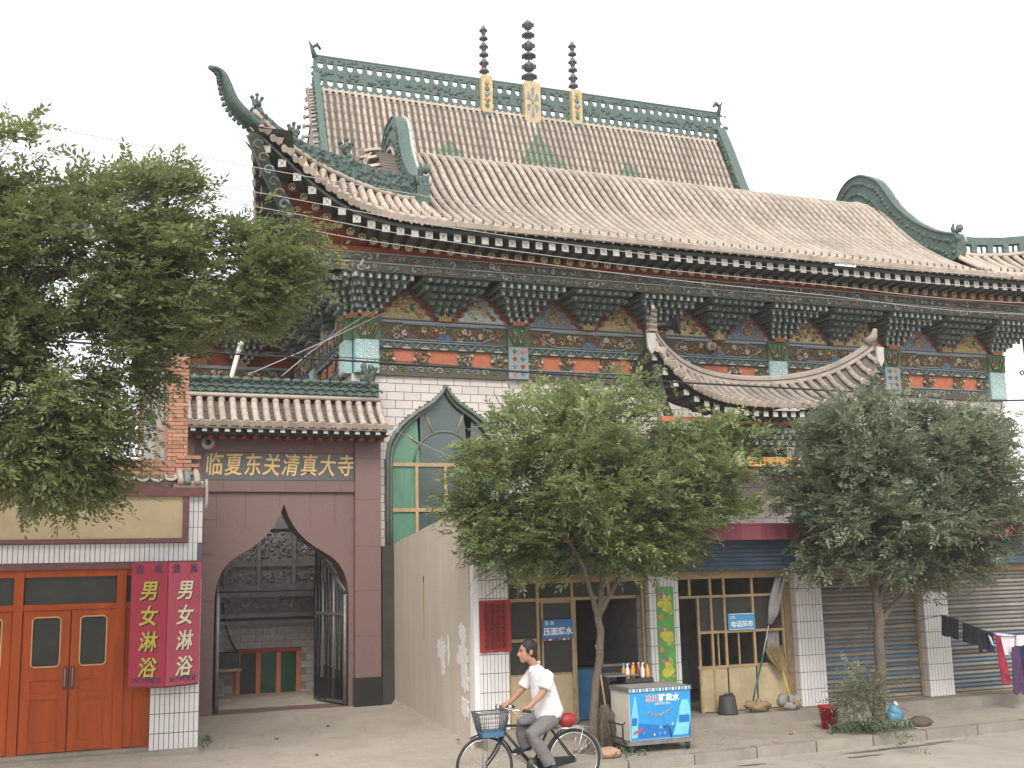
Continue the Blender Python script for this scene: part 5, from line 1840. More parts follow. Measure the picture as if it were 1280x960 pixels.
# red brick parapet
br_me = MB().box(0, .225, -.11, .0, 0, .052, 'brick_red').mesh('brick')
brh_me = MB().box(0, .11, -.11, .0, 0, .052, 'brick_red').mesh('brick')
mb = MB().box(-5, 1.56, BY + .45, BY + .66, 4.0, 4.37, 'mortar')
mb.box(1.24, 1.55, BY + .44, BY + .66, 4.371, 4.44, 'mortar')
par = mb.obj('parapet', bh)
for r_ in range(6):
    for k in range(16):
        x = 1.56 - (k + 1) * .235 - (.117 if r_ % 2 else 0)
        if x > .8 and r_ == 5 and x < 1.15: continue
        if r_ >= 4 and x < -.2: continue
        put('brick', br_me, par, (x, BY + .45, 4.02 + r_ * .06), (0, 0, random.uniform(-.01, .01)))
for k, x in enumerate((1.23, 1.345, 1.46)):
    put('brick', brh_me, par, (x, BY + .44, 4.385), (0, 0, random.uniform(-.03, .03)))
# brick pier standing on the parapet
pier = thing('brick_pier', 'tall narrow red brick pier above the bath house roof', 'brick pier', (1.24, 17.9, 4.3))
mb = MB().box(1.10, 1.385, BY + .62, BY + 1.35, 4.3, 6.0, 'mortar')
core = mb.obj('core', pier)
sd_me = MB().box(-.01, .0, 0, .225, 0, .052, 'brick_red').mesh('brick')
HB = MB().box(0, .055, -.11, 0, 0, .052, 'brick_red').mesh('brick')
for r_ in range(28):
    z = 4.32 + r_ * .06
    put('brick', br_me, core, (1.16 if r_ % 2 else 1.094, BY + .62, z))
    put('brick', HB, core, (1.098 if r_ % 2 else 1.328, BY + .62, z))
    for k in range(3):
        y = BY + .63 + k * .236 + (.11 if r_ % 2 else 0)
        put('brick', sd_me, core, (1.10, y, z))
# doors and windows in red frames
mb = MB()
mb.box(-9, .915, BY + .6, BY + .64, .15, 2.85, 'dark_inside')
mb.obj('dark_room', bh)
mb = MB()
z0 = .25
for x, w in ((-.86, .07), (.50, .07), (-2.2, .07), (.88, .05), (-3.2, .06), (-4.6, .07)):
    mb.box(x - w, x + w * .8, BY + .16, BY + .28, z0, 2.76, 'door_red')
for za, zb in ((2.66, 2.758), (2.2, 2.28)):
    mb.box(-9, .905, BY + .175, BY + .275, za, zb, 'door_red')
fr = mb.obj('door_frame', bh)
def door_leaf(xa, xb, handle):
    mb = MB()
    yf, yb = BY + .19, BY + .25
    za, zb = .262, 2.195
    wz0, wz1 = 1.42, 2.10
    wx0, wx1 = xa + .13, xb - .13
    mb.box(xa + .008, wx0, yf, yb, za, zb, 'door_red')
    mb.box(wx1, xb - .008, yf, yb, za, zb, 'door_red')
    mb.box(wx0, wx1, yf, yb, wz1, zb, 'door_red')
    mb.box(wx0, wx1, yf, yb, 1.24, wz0, 'door_red')
    mb.box(wx0, wx1, yf + .02, yb, za, 1.239, 'door_red')
    mb.box(wx0, wx1, yf - .006, yf + .019, .98, 1.06, 'door_red')
    mb.box(wx0, wx1, yf - .006, yf + .019, .265, .40, 'door_red')
    d = mb.obj('door', bh)
    # rounded light edge round the glass
    r = .05
    ring = []
    for cx_, cz_, a0 in ((wx1 - r, wz1 - r, 0), (wx0 + r, wz1 - r, 90), (wx0 + r, wz0 + r, 180), (wx1 - r, wz0 + r, 270)):
        for k in range(4):
            a = R(a0 + k * 30)
            ring.append((cx_ + r * math.cos(a), cz_ + r * math.sin(a)))
    MB().tube([(x, yf - .003, z) for x, z in ring + [ring[0]]], .011, 'door_edge', n=4, caps=False).obj('bead', d)
    MB().box(wx0, wx1, yf + .02, yf + .026, wz0, wz1, 'pane_shop').obj('pane', d)
    if wx1 < -.9 or xa > .5:
        MB().box(wx0, wx1, yf + .012, yf + .018, wz0, wz0 + .32, 'paint_white').obj('frosted_pane', d)
    if handle:
        mo = MB()
        x = xb - .05 if handle > 0 else xa + .05
        mo.tube([(x, yf - .03, 1.12), (x, yf - .05, 1.16), (x, yf - .05, 1.36), (x, yf - .03, 1.40)], .014, 'metal_grey', n=6)
        mo.box(x - .02, x + .02, yf - .008, yf, 1.10, 1.42, 'metal_dark')
        mo.obj('handle', d)
door_leaf(-.80, -.17, 1)
door_leaf(-.17, .44, -1)
door_leaf(.55, .84, 0)
door_leaf(-1.5, -.93, 0)
door_leaf(-2.1, -1.5, 0)
for xa, xb in ((-.79, .43), (-2.1, -.93), (.55, .84)):
    MB().box(xa, xb, BY + .21, BY + .216, 2.28, 2.66, 'pane_shop').obj('transom_pane', fr)
mb = MB()
mb.box(-9, 1.60, BY - .16, BY + .3, -.05, .215, 'concrete_grey')
mb.box(-9, .915, BY + .05, BY + .301, .216, .25, 'concrete_grey')
mb.obj('step', bh)
MB().box(-8.9, 1.55, BY + .66, 21.9, 4.101, 4.13, 'concrete_grey').obj('roof', bh)
MB().tube([(1.63, BY + .02, 4.05), (1.64, BY + .03, 3.9), (1.64, BY + .0, 3.72), (1.63, BY + .02, 3.6)], .022, 'rafter_white', n=6).obj('drain_pipe', bh)

# folded red sign on the corner
sg = thing('folded_sign', 'red folded shower sign with vertical yellow characters beside the red doors', 'sign', (1.1, 16.7, 1.1))
z0, z1 = 1.12, 2.83
def vsheet(a, b, mat):
    mb = MB()
    d = Vector((b[0] - a[0], b[1] - a[1], 0)).normalized()
    n_ = Vector((d.y, -d.x, 0)) * .012
    A, B = Vector((a[0], a[1], 0)), Vector((b[0], b[1], 0))
    lo, hi = Vector((0, 0, z0)), Vector((0, 0, z1))
    mb.add([A + n_ + lo, B + n_ + lo, B + n_ + hi, A + n_ + hi, A - n_ + lo, B - n_ + lo, B - n_ + hi, A - n_ + hi], [(0, 1, 2, 3), (5, 4, 7, 6), (0, 4, 5, 1), (2, 6, 7, 3), (0, 3, 7, 4), (1, 5, 6, 2)], mat)
    return mb, math.atan2(d.y, d.x), (A + B) / 2 + n_
for (a, b, mat, ink, lm) in (((.62, 16.92), (1.09, 16.60), 'sign_red_shaded', 'sign_yellow', 1), ((1.095, 16.60), (1.57, 16.92), 'sign_red_lit', 'sign_cream', 2)):  # panel colours carry the light: left face darker, right face brighter
    mb, rz, mid = vsheet(a, b, mat)
    pn = mb.obj('panel', sg)
    d = Vector((math.cos(rz), math.sin(rz), 0))
    nn = Vector((math.sin(rz), -math.cos(rz), 0)) * .006
    for i, ch in enumerate('男女淋浴'):
        p = mid + nn + Vector((0, 0, 2.42 - i * .355))
        sh = lettering(ch, .29, 'ink', pn, p + d * .014 + Vector((0, 0, -.012)) - nn * .6, rz, .002, .16, .006)
        lettering(ch, .29, ink, pn, p, rz, .003, .16, .005)
    for s_, ch in ((-.16, '清'), (.15, '真')):
        lettering(ch, .15, 'ink_navy', pn, mid + nn + d * s_ + Vector((0, 0, 2.73)), rz, .002)
    lettering('24小时营业', .095, 'ink_navy', pn, mid + nn + Vector((0, 0, 1.20)), rz, .002)
mb = MB()
mb.prism([(.62, 16.93), (1.09, 16.62), (1.57, 16.93)], 1.095, 1.118, 'maroon', axis='Z')
mb.prism([(.62, 16.93), (1.09, 16.62), (1.57, 16.93)], 2.832, 2.85, 'maroon', axis='Z')
mb.obj('cap', sg)
t = thing('small_notice', 'small red paper notice on the gateway pillar beside the folded sign', 'notice', (1.68, 19.93, 2.8))
MB().box(1.72, 1.86, 20.05, 20.058, 2.62, 2.95, 'paper_red').obj('sheet', t)

# ------------------------------------------------------------------ row of shops
SY = 15.55
shops = thing('shop_row', 'single storey row of tiled shops with magenta fascia and roller shutters', 'shops', (13, SY, .15))
PILS = [(5.38, 5.84), (8.18, 8.70), (10.87, 11.38), (13.46, 13.98), (16.15, 16.67), (18.8, 19.3)]
mb = MB()
mb.box(5.52, 22, SY + .02, 20.3, 3.02, 3.22, 'concrete_grey')
mb.box(5.52, 22, 18.9, 19.1, .1, 3.0, 'dark_inside')
for xa, xb in PILS[1:]:
    mb.box((xa + xb) / 2 - .06, (xa + xb) / 2 + .06, SY + .46, 18.9, .1, 3.0, 'dark_inside')
sb = mb.obj('back_wall', shops)
mb = MB()
mb.box(5.40, 22, 15.28, 15.9, -.02, .325, 'concrete_grey')
mb.box(5.50, 22, 15.901, 18.9, .0, .32, 'concrete_grey')
mb.obj('platform', shops)
for pi, (xa, xb) in enumerate(PILS):
    pm = MB().box(xa + .012, xb - .012, SY + .012, SY + .45, .326, 3.02, 'strip_joint').obj('pillar', shops)
    mb = MB()
    n_ = 8
    w = (xb - xa) / n_
    for k in range(n_):
        for r_ in range(10):
            z = .33 + r_ * .268
            if random.random() < .985:
                mb.box(xa + k * w + .004, xa + (k + 1) * w - .004, SY, SY + .014, z + .004, z + .262, 'strip_tile')
    for k in range(7):
        for r_ in range(10):
            z = .33 + r_ * .268
            y = SY + .02 + k * .062
            mb.box(xa, xa + .014, y, y + .054, z + .004, z + .262, 'strip_tile')
            mb.box(xb - .014, xb, y, y + .054, z + .004, z + .262, 'strip_tile')
    tag(mb.obj('strip_tiles', pm), kind='stuff')
MB().box(5.30, 5.379, SY - .01, SY + .14, .2, 3.0, 'paint_white').obj('corner_strip', shops)
mb = MB()
V = []
n_ = 140
for k in range(n_ + 1):
    x = lerp(5.3, 22, k / n_)
    y = 15.22 + (.012 if k % 2 else 0)
    V += [(x, y, 3.0), (x, y + .02, 3.26)]
mb.add(V, [(2 * k, 2 * k + 2, 2 * k + 3, 2 * k + 1) for k in range(n_)], 'fascia_magenta')
mb.box(5.3, 22, 15.235, 15.53, 3.23, 3.255, 'fascia_magenta')
mb.box(5.3, 22, 15.236, 15.53, 3.0, 3.018, 'fascia_magenta')
mb.obj('fascia', shops)
# blue shutter housings under the fascia
bays_s = [(PILS[i][1], PILS[i + 1][0]) for i in range(5)]
for i, (xa, xb) in enumerate(bays_s):
    mb = MB()
    k_ = 7
    for k in range(k_):
        z = 2.53 + k * .067
        mb.box(xa - .2 if i else xa - .02, xb + .2, SY - .10 + .0 * k, SY - .03, z + .006, z + .062, 'awning_blue')
    mb.box(xa - .2 if i else xa - .02, xb + .2, SY - .075, SY - .01, 2.52, 3.0, 'awning_blue')
    mb.box(xa + .002, xb - .002, SY + .1, SY + .2, 2.40, 2.52, 'rust_frame')
    mb.obj('shutter_housing', shops)
# roller shutters, slat by slat
for i, (xa, xb) in enumerate(bays_s[2:]):
    sh = MB()
    sh.box(xa + .005, xa + .05, SY + .14, SY + .24, .33, 2.40, 'rust_frame')
    sh.box(xb - .05, xb - .005, SY + .14, SY + .24, .33, 2.40, 'rust_frame')
    sh.box(xa + .05, xb - .05, SY + .25, SY + .26, .33, 2.40, 'dark_inside')
    so = sh.obj('roller_shutter', shops)
    L_ = xb - xa - .11
    def slat(mat):
        m_ = MB()
        P = [(.004, 0), (-.03, .010), (-.042, .03), (-.03, .050), (.002, .062), (.006, .07)]
        V = [(0, y, z) for y, z in P] + [(L_, y, z) for y, z in P]
        m_.add(V, [(k, k + 6, k + 7, k + 1) for k in range(5)], mat, True)
        return m_.mesh('slat')
    tan, blu, gry = slat('shutter_tan'), slat('shutter_blue'), slat('shutter_grey')
    for k in range(29):
        pb = .5 if k % 2 else .04
        if k > 17: pb *= .35
        blue = (k % 2 == 1 and random.random() < (.75 if k < 16 else .45))
        put('slat', (blu if k < 15 and blue else gry) if k % 2 else tan, so, (xa + .055, SY + .2 + random.uniform(-.003, .003), .345 + k * .071))
    MB().box(xa + .05, xb - .05, SY + .16, SY + .22, .326, .345, 'rust_frame').obj('bottom_bar', so)
# shop 1: glazed front, door leaf with sign, open right half
def bars(mb, segs, y, w, mat):
    for (x0, z0, x1, z1) in segs:
        if x0 == x1:
            mb.box(x0 - w / 2, x0 + w / 2, y - w / 2, y + w / 2, z0, z1, mat)
        else:
            mb.box(x0, x1, y - w / 2 - .004, y + w / 2 + .004, z0 - w / 2, z0 + w / 2, mat)
mb = MB()
y1 = SY + .14
bars(mb, [(5.85, 2.43, 8.17, 2.43), (5.85, 2.16, 8.0, 2.16), (5.85, 1.57, 6.33, 1.57), (6.36, .33, 6.36, 2.43), (5.88, .33, 5.88, 2.43), (6.93, .33, 6.93, 2.43), (7.55, 2.16, 7.55, 2.43), (8.13, .33, 8.13, 2.43)], y1, .045, 'rust_frame')
bars(mb, [(6.44, .33, 6.44, 2.15), (6.98, .33, 6.98, 2.16), (5.85, 1.06, 6.93, 1.06), (6.40, 2.12, 6.98, 2.12)], y1 + .03, .035, 'rust_frame')
f1 = mb.obj('shop_front', shops)
MB().box(5.90, 6.34, y1 - .01, y1 + .01, .33, 1.05, 'panel_cream').obj('base_panel', f1)
MB().box(6.46, 6.92, y1 + .01, y1 + .03, .33, 1.05, 'panel_cream').obj('base_panel', f1)
for xa, xb, za, zb in ((5.90, 6.34, 1.08, 1.55), (5.90, 6.34, 1.60, 2.14), (6.46, 6.92, 1.08, 2.11), (5.90, 6.34, 2.18, 2.41), (6.38, 6.92, 2.18, 2.41), (6.95, 7.53, 2.18, 2.41), (7.57, 8.1, 2.18, 2.41)):
    MB().box(xa, xb, y1 + .012, y1 + .017, za, zb, 'pane_shop').obj('pane', f1)
# shop 2
mb = MB()
y2 = SY + .16
bars(mb, [(8.71, 2.12, 10.72, 2.12), (9.12, 1.56, 10.72, 1.56), (9.08, 1.02, 10.72, 1.02), (8.98, 2.12, 8.98, 2.42), (9.12, .33, 9.12, 2.10), (9.36, .33, 9.36, 2.42), (9.61, 1.02, 9.61, 2.42), (10.14, 1.02, 10.14, 2.42), (10.70, .33, 10.70, 2.12)], y2, .04, 'rust_frame')
bars(mb, [(9.49, 1.02, 9.49, 2.09), (9.87, 1.02, 9.87, 1.54), (9.87, 1.58, 9.87, 2.09)], y2 + .04, .025, 'stick_wood')
f2 = mb.obj('shop_front', shops)
for xa, xb in ((9.13, 9.34), (9.38, 9.60), (9.63, 10.13), (10.16, 10.68)):
    MB().box(xa, xb, y2 - .012, y2 + .012, .34, 1.0, 'panel_cream').obj('base_panel', f2)
    MB().box(xa, xb, y2 + .012, y2 + .016, 1.58, 2.10, 'pane_shop').obj('pane', f2)
MB().box(10.73, 10.868, y2 - .02, y2 + .1, .33, 2.42, 'sack').obj('side_board', f2)
# furniture that shows in the dark rooms
t = thing('glass_counter', 'dim glass counter inside the doorway of the telephone shop', 'counter', (8.9, 16.3, .32))
MB().box(8.75, 9.2, 16.2, 16.6, .33, .72, 'metal_grey').obj('base', t)
MB().box(8.75, 9.2, 16.2, 16.6, .73, 1.1, 'pane_shop').obj('case', t)
t = thing('water_tank', 'blue metal tank standing inside the noodle shop behind the tree trunk', 'tank', (7.2, 16.1, .32))
mb = MB().box(7.02, 7.42, 15.95, 16.35, .33, 1.08, 'tank_blue')
mb.obj('body', t)
MB().box(7.0, 7.44, 15.93, 16.37, 1.081, 1.11, 'metal_dark').obj('lid', t)
t = thing('stove', 'dark stove with metal top inside the noodle shop', 'stove', (7.7, 16.1, .32))
MB().box(7.48, 8.02, 15.95, 16.5, .33, 1.1, 'metal_dark').obj('body', t)
MB().box(7.46, 8.04, 15.93, 16.52, 1.101, 1.14, 'metal_grey').obj('top', t)

# signs and papers on the shops
t = thing('noodle_sign', 'blue sign with white characters on the noodle shop door', 'sign', (6.67, y1 - .03, 1.58))
MB().box(6.42, 6.92, y1 - .045, y1 - .035, 1.58, 1.86, 'sign_blue').obj('board', t)
lettering('压面浆水', .118, 'white', t, (6.67, y1 - .048, 1.68), depth=.002, weight=.003)
lettering('清 真', .07, 'white', t, (6.53, y1 - .048, 1.805), depth=.002)
mb = MB()
for k, (xa, mt) in enumerate(((6.43, 'ad_red'), (6.52, 'white'), (6.56, 'ad_red'), (6.66, 'ad_red'), (6.75, 'white'), (6.79, 'sign_yellow'))):
    mb.box(xa, xa + .07, y1 - .047, y1 - .036, 1.555, 1.578, mt)
mb.obj('stripe', t)
t = thing('phone_sign', 'small bright blue sign with white characters on the barred shop front', 'sign', (9.9, y2 - .05, 1.58))
MB().box(9.64, 10.13, y2 - .05, y2 - .04, 1.58, 1.84, 'sign_cyan').obj('board', t)
lettering('电话超市', .105, 'white', t, (9.89, y2 - .054, 1.665), depth=.002, weight=.002)
mb = MB()
mb.box(9.66, 10.11, y2 - .053, y2 - .05, 1.826, 1.834, 'white')
mb.box(9.66, 10.11, y2 - .053, y2 - .05, 1.588, 1.594, 'white')
mb.obj('border', t)
lettering('清真', .055, 'white', t, (9.72, y2 - .054, 1.775), depth=.002)
t = thing('red_notice', 'dark red handwritten notice pasted round the first shop pillar', 'notice', (5.62, SY - .02, 1.45))
mb = MB()
V = []
for k in range(7):
    x = lerp(5.385, 5.87, k / 6)
    V += [(x, SY - .03 - .012 * math.sin(k * 1.3), 1.44 - .01 * (k % 2)), (x, SY - .012, 2.18)]
    V += [(x, SY - .024 - .012 * math.sin(k * 1.3), 1.44 - .01 * (k % 2)), (x, SY - .006, 2.18)]
mb.add(V, [(4 * k, 4 * k + 4, 4 * k + 5, 4 * k + 1) for k in range(6)] + [(4 * k + 2, 4 * k + 3, 4 * k + 7, 4 * k + 6) for k in range(6)], 'paper_red')
nt_ = mb.obj('sheet', t)
rows = ['本店出售', '压面浆水', '酿皮凉粉', '清真食品', '各种饮料', '冷饮批发', '欢迎光临', '电话订货']
for i, rtxt in enumerate(rows):
    lettering(rtxt, .085, 'ink', nt_, (5.62, SY - .046, 2.09 - i * .082), depth=.001, gap=1.1)
t = thing('flower_poster', 'tall green and yellow poster on the tiled pillar between the two open shops', 'poster', (8.44, SY - .02, .9))
MB().box(8.30, 8.60, SY - .012, SY - .004, .84, 2.30, 'poster_green').obj('sheet', t)
random.seed(66)
for r_ in range(3):
    mb = MB()
    zb = 1.86 - r_ * .49
    def disc(x, z, a, b, mt, dy):
        q = 10
        mb = MB()
        mb.add([(x, SY - .0135 - dy, z)] + [(x + a * (1 + random.uniform(-.2, .2)) * math.cos(w), SY - .0132 - dy, z + b * (1 + random.uniform(-.2, .2)) * math.sin(w)) for w in np.linspace(0, 6.283, q, endpoint=False)], [(0, 1 + (k + 1) % q, 1 + k) for k in range(q)], mt)
        mb.obj('printed_petal', t)
    for k in range(8):
        disc(8.43 + random.uniform(-.08, .09), zb + .17 + random.uniform(-.1, .14), .055, .05, 'poster_yellow', .0004 * k)
    for k in range(4):
        disc(8.51 + random.uniform(-.04, .05), zb + .2 + random.uniform(-.16, .2), .04, .05, 'poster_lime', .004 + .0004 * k)
    for k in range(5):
        disc(8.40 + random.uniform(-.07, .1), zb + .30 + random.uniform(-.04, .06), .03, .025, random.choice(('poster_orange', 'poster_purple')), .006 + .0004 * k)
    disc(8.35, zb - .02, .035, .05, 'poster_orange', .009)
    disc(8.54, zb + .06, .05, .015, 'poster_orange', .0095)
random.seed(8)

# ------------------------------------------------------------------ things on the shop step and pavement
def bucket(name, label, loc, r0, r1, h, mat):
    t = thing(name, label, 'bucket', loc)
    mb = MB()
    mb.lathe([(r0 * .98, 0), (r1, h), (r1 * 1.07, h), (r1 * 1.07, h - .03), (r1 * 1.0, h - .035)], loc, mat, n=18)
    mb.obj('body', t)
    MB().lathe([(r1 * .96, h - .06), (r1 * .95, h - .055)], loc, 'rubber', n=16).obj('dark_inside', t)
    MB().tube([(loc[0] + r1 * math.cos(a), loc[1] - .01, loc[2] + h - .02 - .12 * math.sin(a)) for a in np.linspace(0, math.pi, 10)], .008, 'metal_grey', n=5).obj('handle', t)
bucket('red_bucket', 'red plastic bucket on the pavement beside the right tree', (10.56, 14.45, .145), .11, .15, .34, 'bucket_red')
# dark upturned rubber bucket
t = thing('dark_bucket', 'dark upturned bucket standing against the cream base panel', 'bucket', (9.42, 15.45, .326))
MB().lathe([(.165, 0), (.155, .03), (.125, .27), (.12, .28)], (9.42, 15.45, .326), 'bucket_dark', n=16).obj('body', t)
mb = MB()
for k in range(5):
    mb.blob((9.36 + k * .035, 15.42, .62), (.02, .02, .03), 'bucket_dark', n=5, m=4)
mb.obj('rim_pegs', t)
# upturned mop leaning on the shop front
t = thing('mop', 'upturned mop with green handle leaning on the barred shop front', 'mop', (9.78, 15.42, .33))
MB().tube([(9.78, 15.38, .33), (10.17, 15.53, 1.18)], .016, 'green_stick', n=6).obj('handle', t)
MB().tube([(10.172, 15.531, 1.185), (10.36, 15.6, 1.66)], .011, 'rafter_white', n=6).obj('upper_handle', t)
mb = MB()
random.seed(17)
for k in range(16):
    a = random.uniform(-.07, .07)
    mb.tube([(10.36 + a * .3, 15.58, 1.66), (10.42 + a, 15.55, 1.86 + random.uniform(-.05, .05)), (10.5 + a * 1.3, 15.56, 2.1), (10.62 + a * 1.2, 15.58, 2.36 + random.uniform(-.1, .05))], [.02, .03, .032, .018], 'rag', n=5)
mb.obj('cloth_head', t)
t = thing('hanging_cloth', 'pale cloth hanging behind the bars at the right of the telephone shop', 'cloth', (10.55, 15.75, 1.1))
def cloth(name, p0, p1, h, mat, parent, amp=.025, nx=10, nz=7, taper=0.0, sk=0.0, wav=3.0):
    mb = MB()
    V, F = [], []
    for side in (0, 1):
        for j in range(nz + 1):
            t_ = j / nz
            for i in range(nx + 1):
                s = i / nx
                x = lerp(p0[0], p1[0], s)
                xc = (p0[0] + p1[0]) / 2
                x = xc + (x - xc) * (1 - taper * t_) + sk * t_
                y = lerp(p0[1], p1[1], s) + amp * math.sin(s * wav * 6.28 + t_ * 1.7) * (.25 + t_) + (.008 if side else 0)
                z = lerp(p0[2], p1[2], s) - (h * t_) * (1 + .05 * math.sin(s * 9)) 
                V.append((x, y, z))
    o = (nx + 1) * (nz + 1)
    for j in range(nz):
        for i in range(nx):
            a = j * (nx + 1) + i
            F += [(a, a + 1, a + nx + 2, a + nx + 1), (o + a, o + a + nx + 1, o + a + nx + 2, o + a + 1)]
    for j in range(nz):
        a = j * (nx + 1)
        b = a + nx
        F += [(a, a + nx + 1, o + a + nx + 1, o + a), (b, o + b, o + b + nx + 1, b + nx + 1)]
    mb.add(V, F, mat, True)
    return mb.obj(name, parent)
cloth('drape', (10.42, 15.76, 1.95), (10.66, 15.76, 1.95), .85, 'rag', t, .02)
# straw broom and twig besom
def broom(label, base, top, head_at, hl, hw, mat, stick, n_):
    t = thing('broom', label, 'broom', base)
    b, tp = Vector(base), Vector(top)
    MB().tube([b, tp], .013, stick, n=6).obj('handle', t)
    mb = MB()
    d = (tp - b).normalized()
    c = b.lerp(tp, head_at)
    s = 1 if head_at > .5 else -1
    for _ in range(n_):
        q = Vector((random.gauss(0, .4), random.gauss(0, .25), 0)) * hw
        e = c + d * hl * s * random.uniform(.8, 1.05) + q
        e.z = max(e.z, base[2] + .005)
        mb.tube([c + q * .15, c.lerp(e, .5) + q * .25, e], [.007, .006, .003], mat, n=3, caps=False)
    mb.obj('bristles', t)
random.seed(19)
broom('straw broom standing on its yellow handle at the right of the telephone shop', (10.58, 15.36, .33), (10.5, 15.52, .95), .92, .42, .20, 'straw', 'sign_yellow', 220)
broom('twig broom leaning against the middle tree trunk', (6.86, 14.32, .15), (6.72, 14.42, 1.55), .42, .58, .20, 'twigs', 'stick_wood', 160)
mb = MB()
for k in range(7):
    mb.blob((9.93 + random.uniform(-.16, .16), 15.36 + random.uniform(-.03, .03), .38 + random.uniform(0, .07)), (.12, .07, .06), 'sack', n=8, m=5, jit=.25)
mb.blob((9.93, 15.36, .46), (.07, .05, .08), 'sack', n=8, m=5, jit=.2)
tag(mb.obj('cloth_sack'), 'crumpled brown sack on the step beside the mop', 'sack')
mb = MB()
for k in range(14):
    mb.blob((10.48 + random.uniform(-.16, .16), 15.33 + random.uniform(-.03, .03), .37 + random.uniform(0, .16)), (.07, .045, .07), random.choice(('rag', 'rag', 'sack')), n=7, m=5, jit=.3)
tag(mb.obj('plastic_bag'), 'pale grey crumpled bag on the step below the straw broom', 'bag')
mb = MB()
for k in range(6):
    mb.blob((11.62 + random.uniform(-.06, .06), 14.25, .28 + random.uniform(-.04, .08)), (.11, .09, .12), 'bag_blue', n=8, m=5, jit=.22)
mb.blob((11.64, 14.25, .45), (.04, .04, .06), 'cloth_white', n=6, m=4, jit=.3)
tag(mb.obj('blue_bag'), 'light blue plastic bag on the pavement right of the right tree', 'bag')
mb = MB().blob((11.93, 14.08, .19), (.21, .13, .09), 'soil', n=10, m=6, jit=.15)
tag(mb.obj('grey_sack'), 'flat grey lump of sacking beside the light blue bag', 'sack')
mb = MB().blob((6.55, 13.78, .19), (.19, .12, .085), 'stone', n=9, m=6, jit=.13)
tag(mb.obj('stone'), 'pale orange stone on the kerb behind the bicycle', 'stone')

# ------------------------------------------------------------------ ice cream freezer on a trolley
fz = thing('freezer_cart', 'chest freezer with a blue water advert on a wheeled trolley', 'freezer', (7.35, 14.15, .15))
fx0, fx1, fy0, fy1 = 6.92, 7.86, 13.86, 14.42
MB().box(fx0, fx1, fy0, fy1, .30, .93, 'freezer_white').obj('cabinet', fz)
mb = MB()
mb.box(fx0 - .015, fx1 + .015, fy0 - .02, fy1 + .015, .932, .985, 'metal_grey')
for k in range(19):
    mb.box(fx0 + k * .05, fx0 + k * .05 + .026, fy0 - .024, fy0 - .019, .94, .978, 'white' if k % 2 else 'ad_pale')
mb.box(fx0 + .04, fx1 - .04, fy0 + .04, fy1 - .04, .986, .992, 'rag')
mb.obj('lid', fz)
ad = MB().box(fx0 + .008, fx1 - .004, fy0 - .007, fy0 - .001, .31, .928, 'ad_blue').obj('advert_panel', fz)
random.seed(23)
mb = MB()
yq = fy0 - .0085
mb.add([(fx0 + .01, yq, .33), (fx1 - .01, yq, .33), (fx1 - .01, yq, .50), (7.5, yq, .47), (7.25, yq, .50), (7.05, yq, .53), (fx0 + .01, yq, .51)], [tuple(range(7))], 'ad_deep')
yq -= .0006
for x0_, x1_, t0_, lean in ((6.94, 7.04, .88, .03), (7.66, 7.84, .80, .10)):
    bt = [(x0_ - lean, .34), (x1_ - lean * .4, .34), (x1_ + .01, .62), (x1_, .70), (x1_ - .02, t0_), (x0_ + .06, t0_), (x0_ + .02, .70), (x0_, .6)]
    bt = [(min(max(x, fx0 + .012), fx1 - .01), z) for x, z in bt]
    mb.add([(x, yq, z) for x, z in bt], [tuple(range(8))], 'ad_pale')
    yq -= .0006
    mb.add([(x0_ + .0, yq, .50), (x1_ - .02, yq, .50), (x1_ - .01, yq, .60), (x0_ + .01, yq, .60)], [(0, 1, 2, 3)], 'ad_deep')
    yq -= .0006
mb.add([(6.96, yq, .38), (7.10, yq, .43), (7.11, yq, .47), (6.97, yq, .42)], [(0, 1, 2, 3)], 'ad_red')
for k in range(16):
    x, z = random.uniform(7.1, 7.6), random.uniform(.36, .5)
    mb.add([(x - .012, yq - .0006, z), (x, yq - .0006, z - .02), (x + .012, yq - .0006, z), (x, yq - .0006, z + .02)], [(0, 1, 2, 3)], random.choice(('white', 'ad_pale', 'ad_pale', 'ad_deep')))
mb.obj('printed_bottles', ad)
lettering('冰川矿泉水', .105, 'white', ad, (7.42, fy0 - .0125, .835), depth=.001, weight=.004)
lettering('冰川', .105, 'ad_red', ad, (7.26, fy0 - .0145, .835), depth=.001)
lettering('优质天然矿泉水', .035, 'white', ad, (7.42, fy0 - .0125, .765), depth=.001)
for i, ch in enumerate('来自雪山的好水'):
    u = (i - 3) / 3
    lettering(ch, .05, 'white', ad, (7.38 + u * .17, fy0 - .0125, .62 + .05 * u * u + .02 * u), depth=.001, tilt=.35 * u)
    lettering(ch, .05, 'ink_navy', ad, (7.383 + u * .17, fy0 - .0140, .618 + .05 * u * u + .02 * u), depth=.001, tilt=.35 * u)
mb = MB()
for (a, b) in (((fx0 - .03, fy0 - .01, .27), (fx1 + .02, fy0 - .01, .27)), ((fx0 - .03, fy1, .27), (fx1 + .02, fy1, .27)), ((fx0 - .03, fy0, .27), (fx0 - .03, fy1, .27)), ((fx1 + .02, fy0, .27), (fx1 + .02, fy1, .27))):
    mb.beam(a, b, .035, .05, 'metal_grey')
for y in (fy0 + .02, fy1 - .02):
    mb.tube([(fx0 - .06, y, .28), (fx0 - .1, y, .32), (fx0 - .1, y, .52), (fx0 - .06, y, .55)], .012, 'metal_dark', n=6)
mb.tube([(fx0 - .1, fy0 + .02, .52), (fx0 - .1, fy1 - .02, .52)], .012, 'metal_dark', n=6)
mb.tube([(fx0 - .1, fy0 + .02, .34), (fx0 - .1, fy1 - .02, .34)], .012, 'metal_dark', n=6)
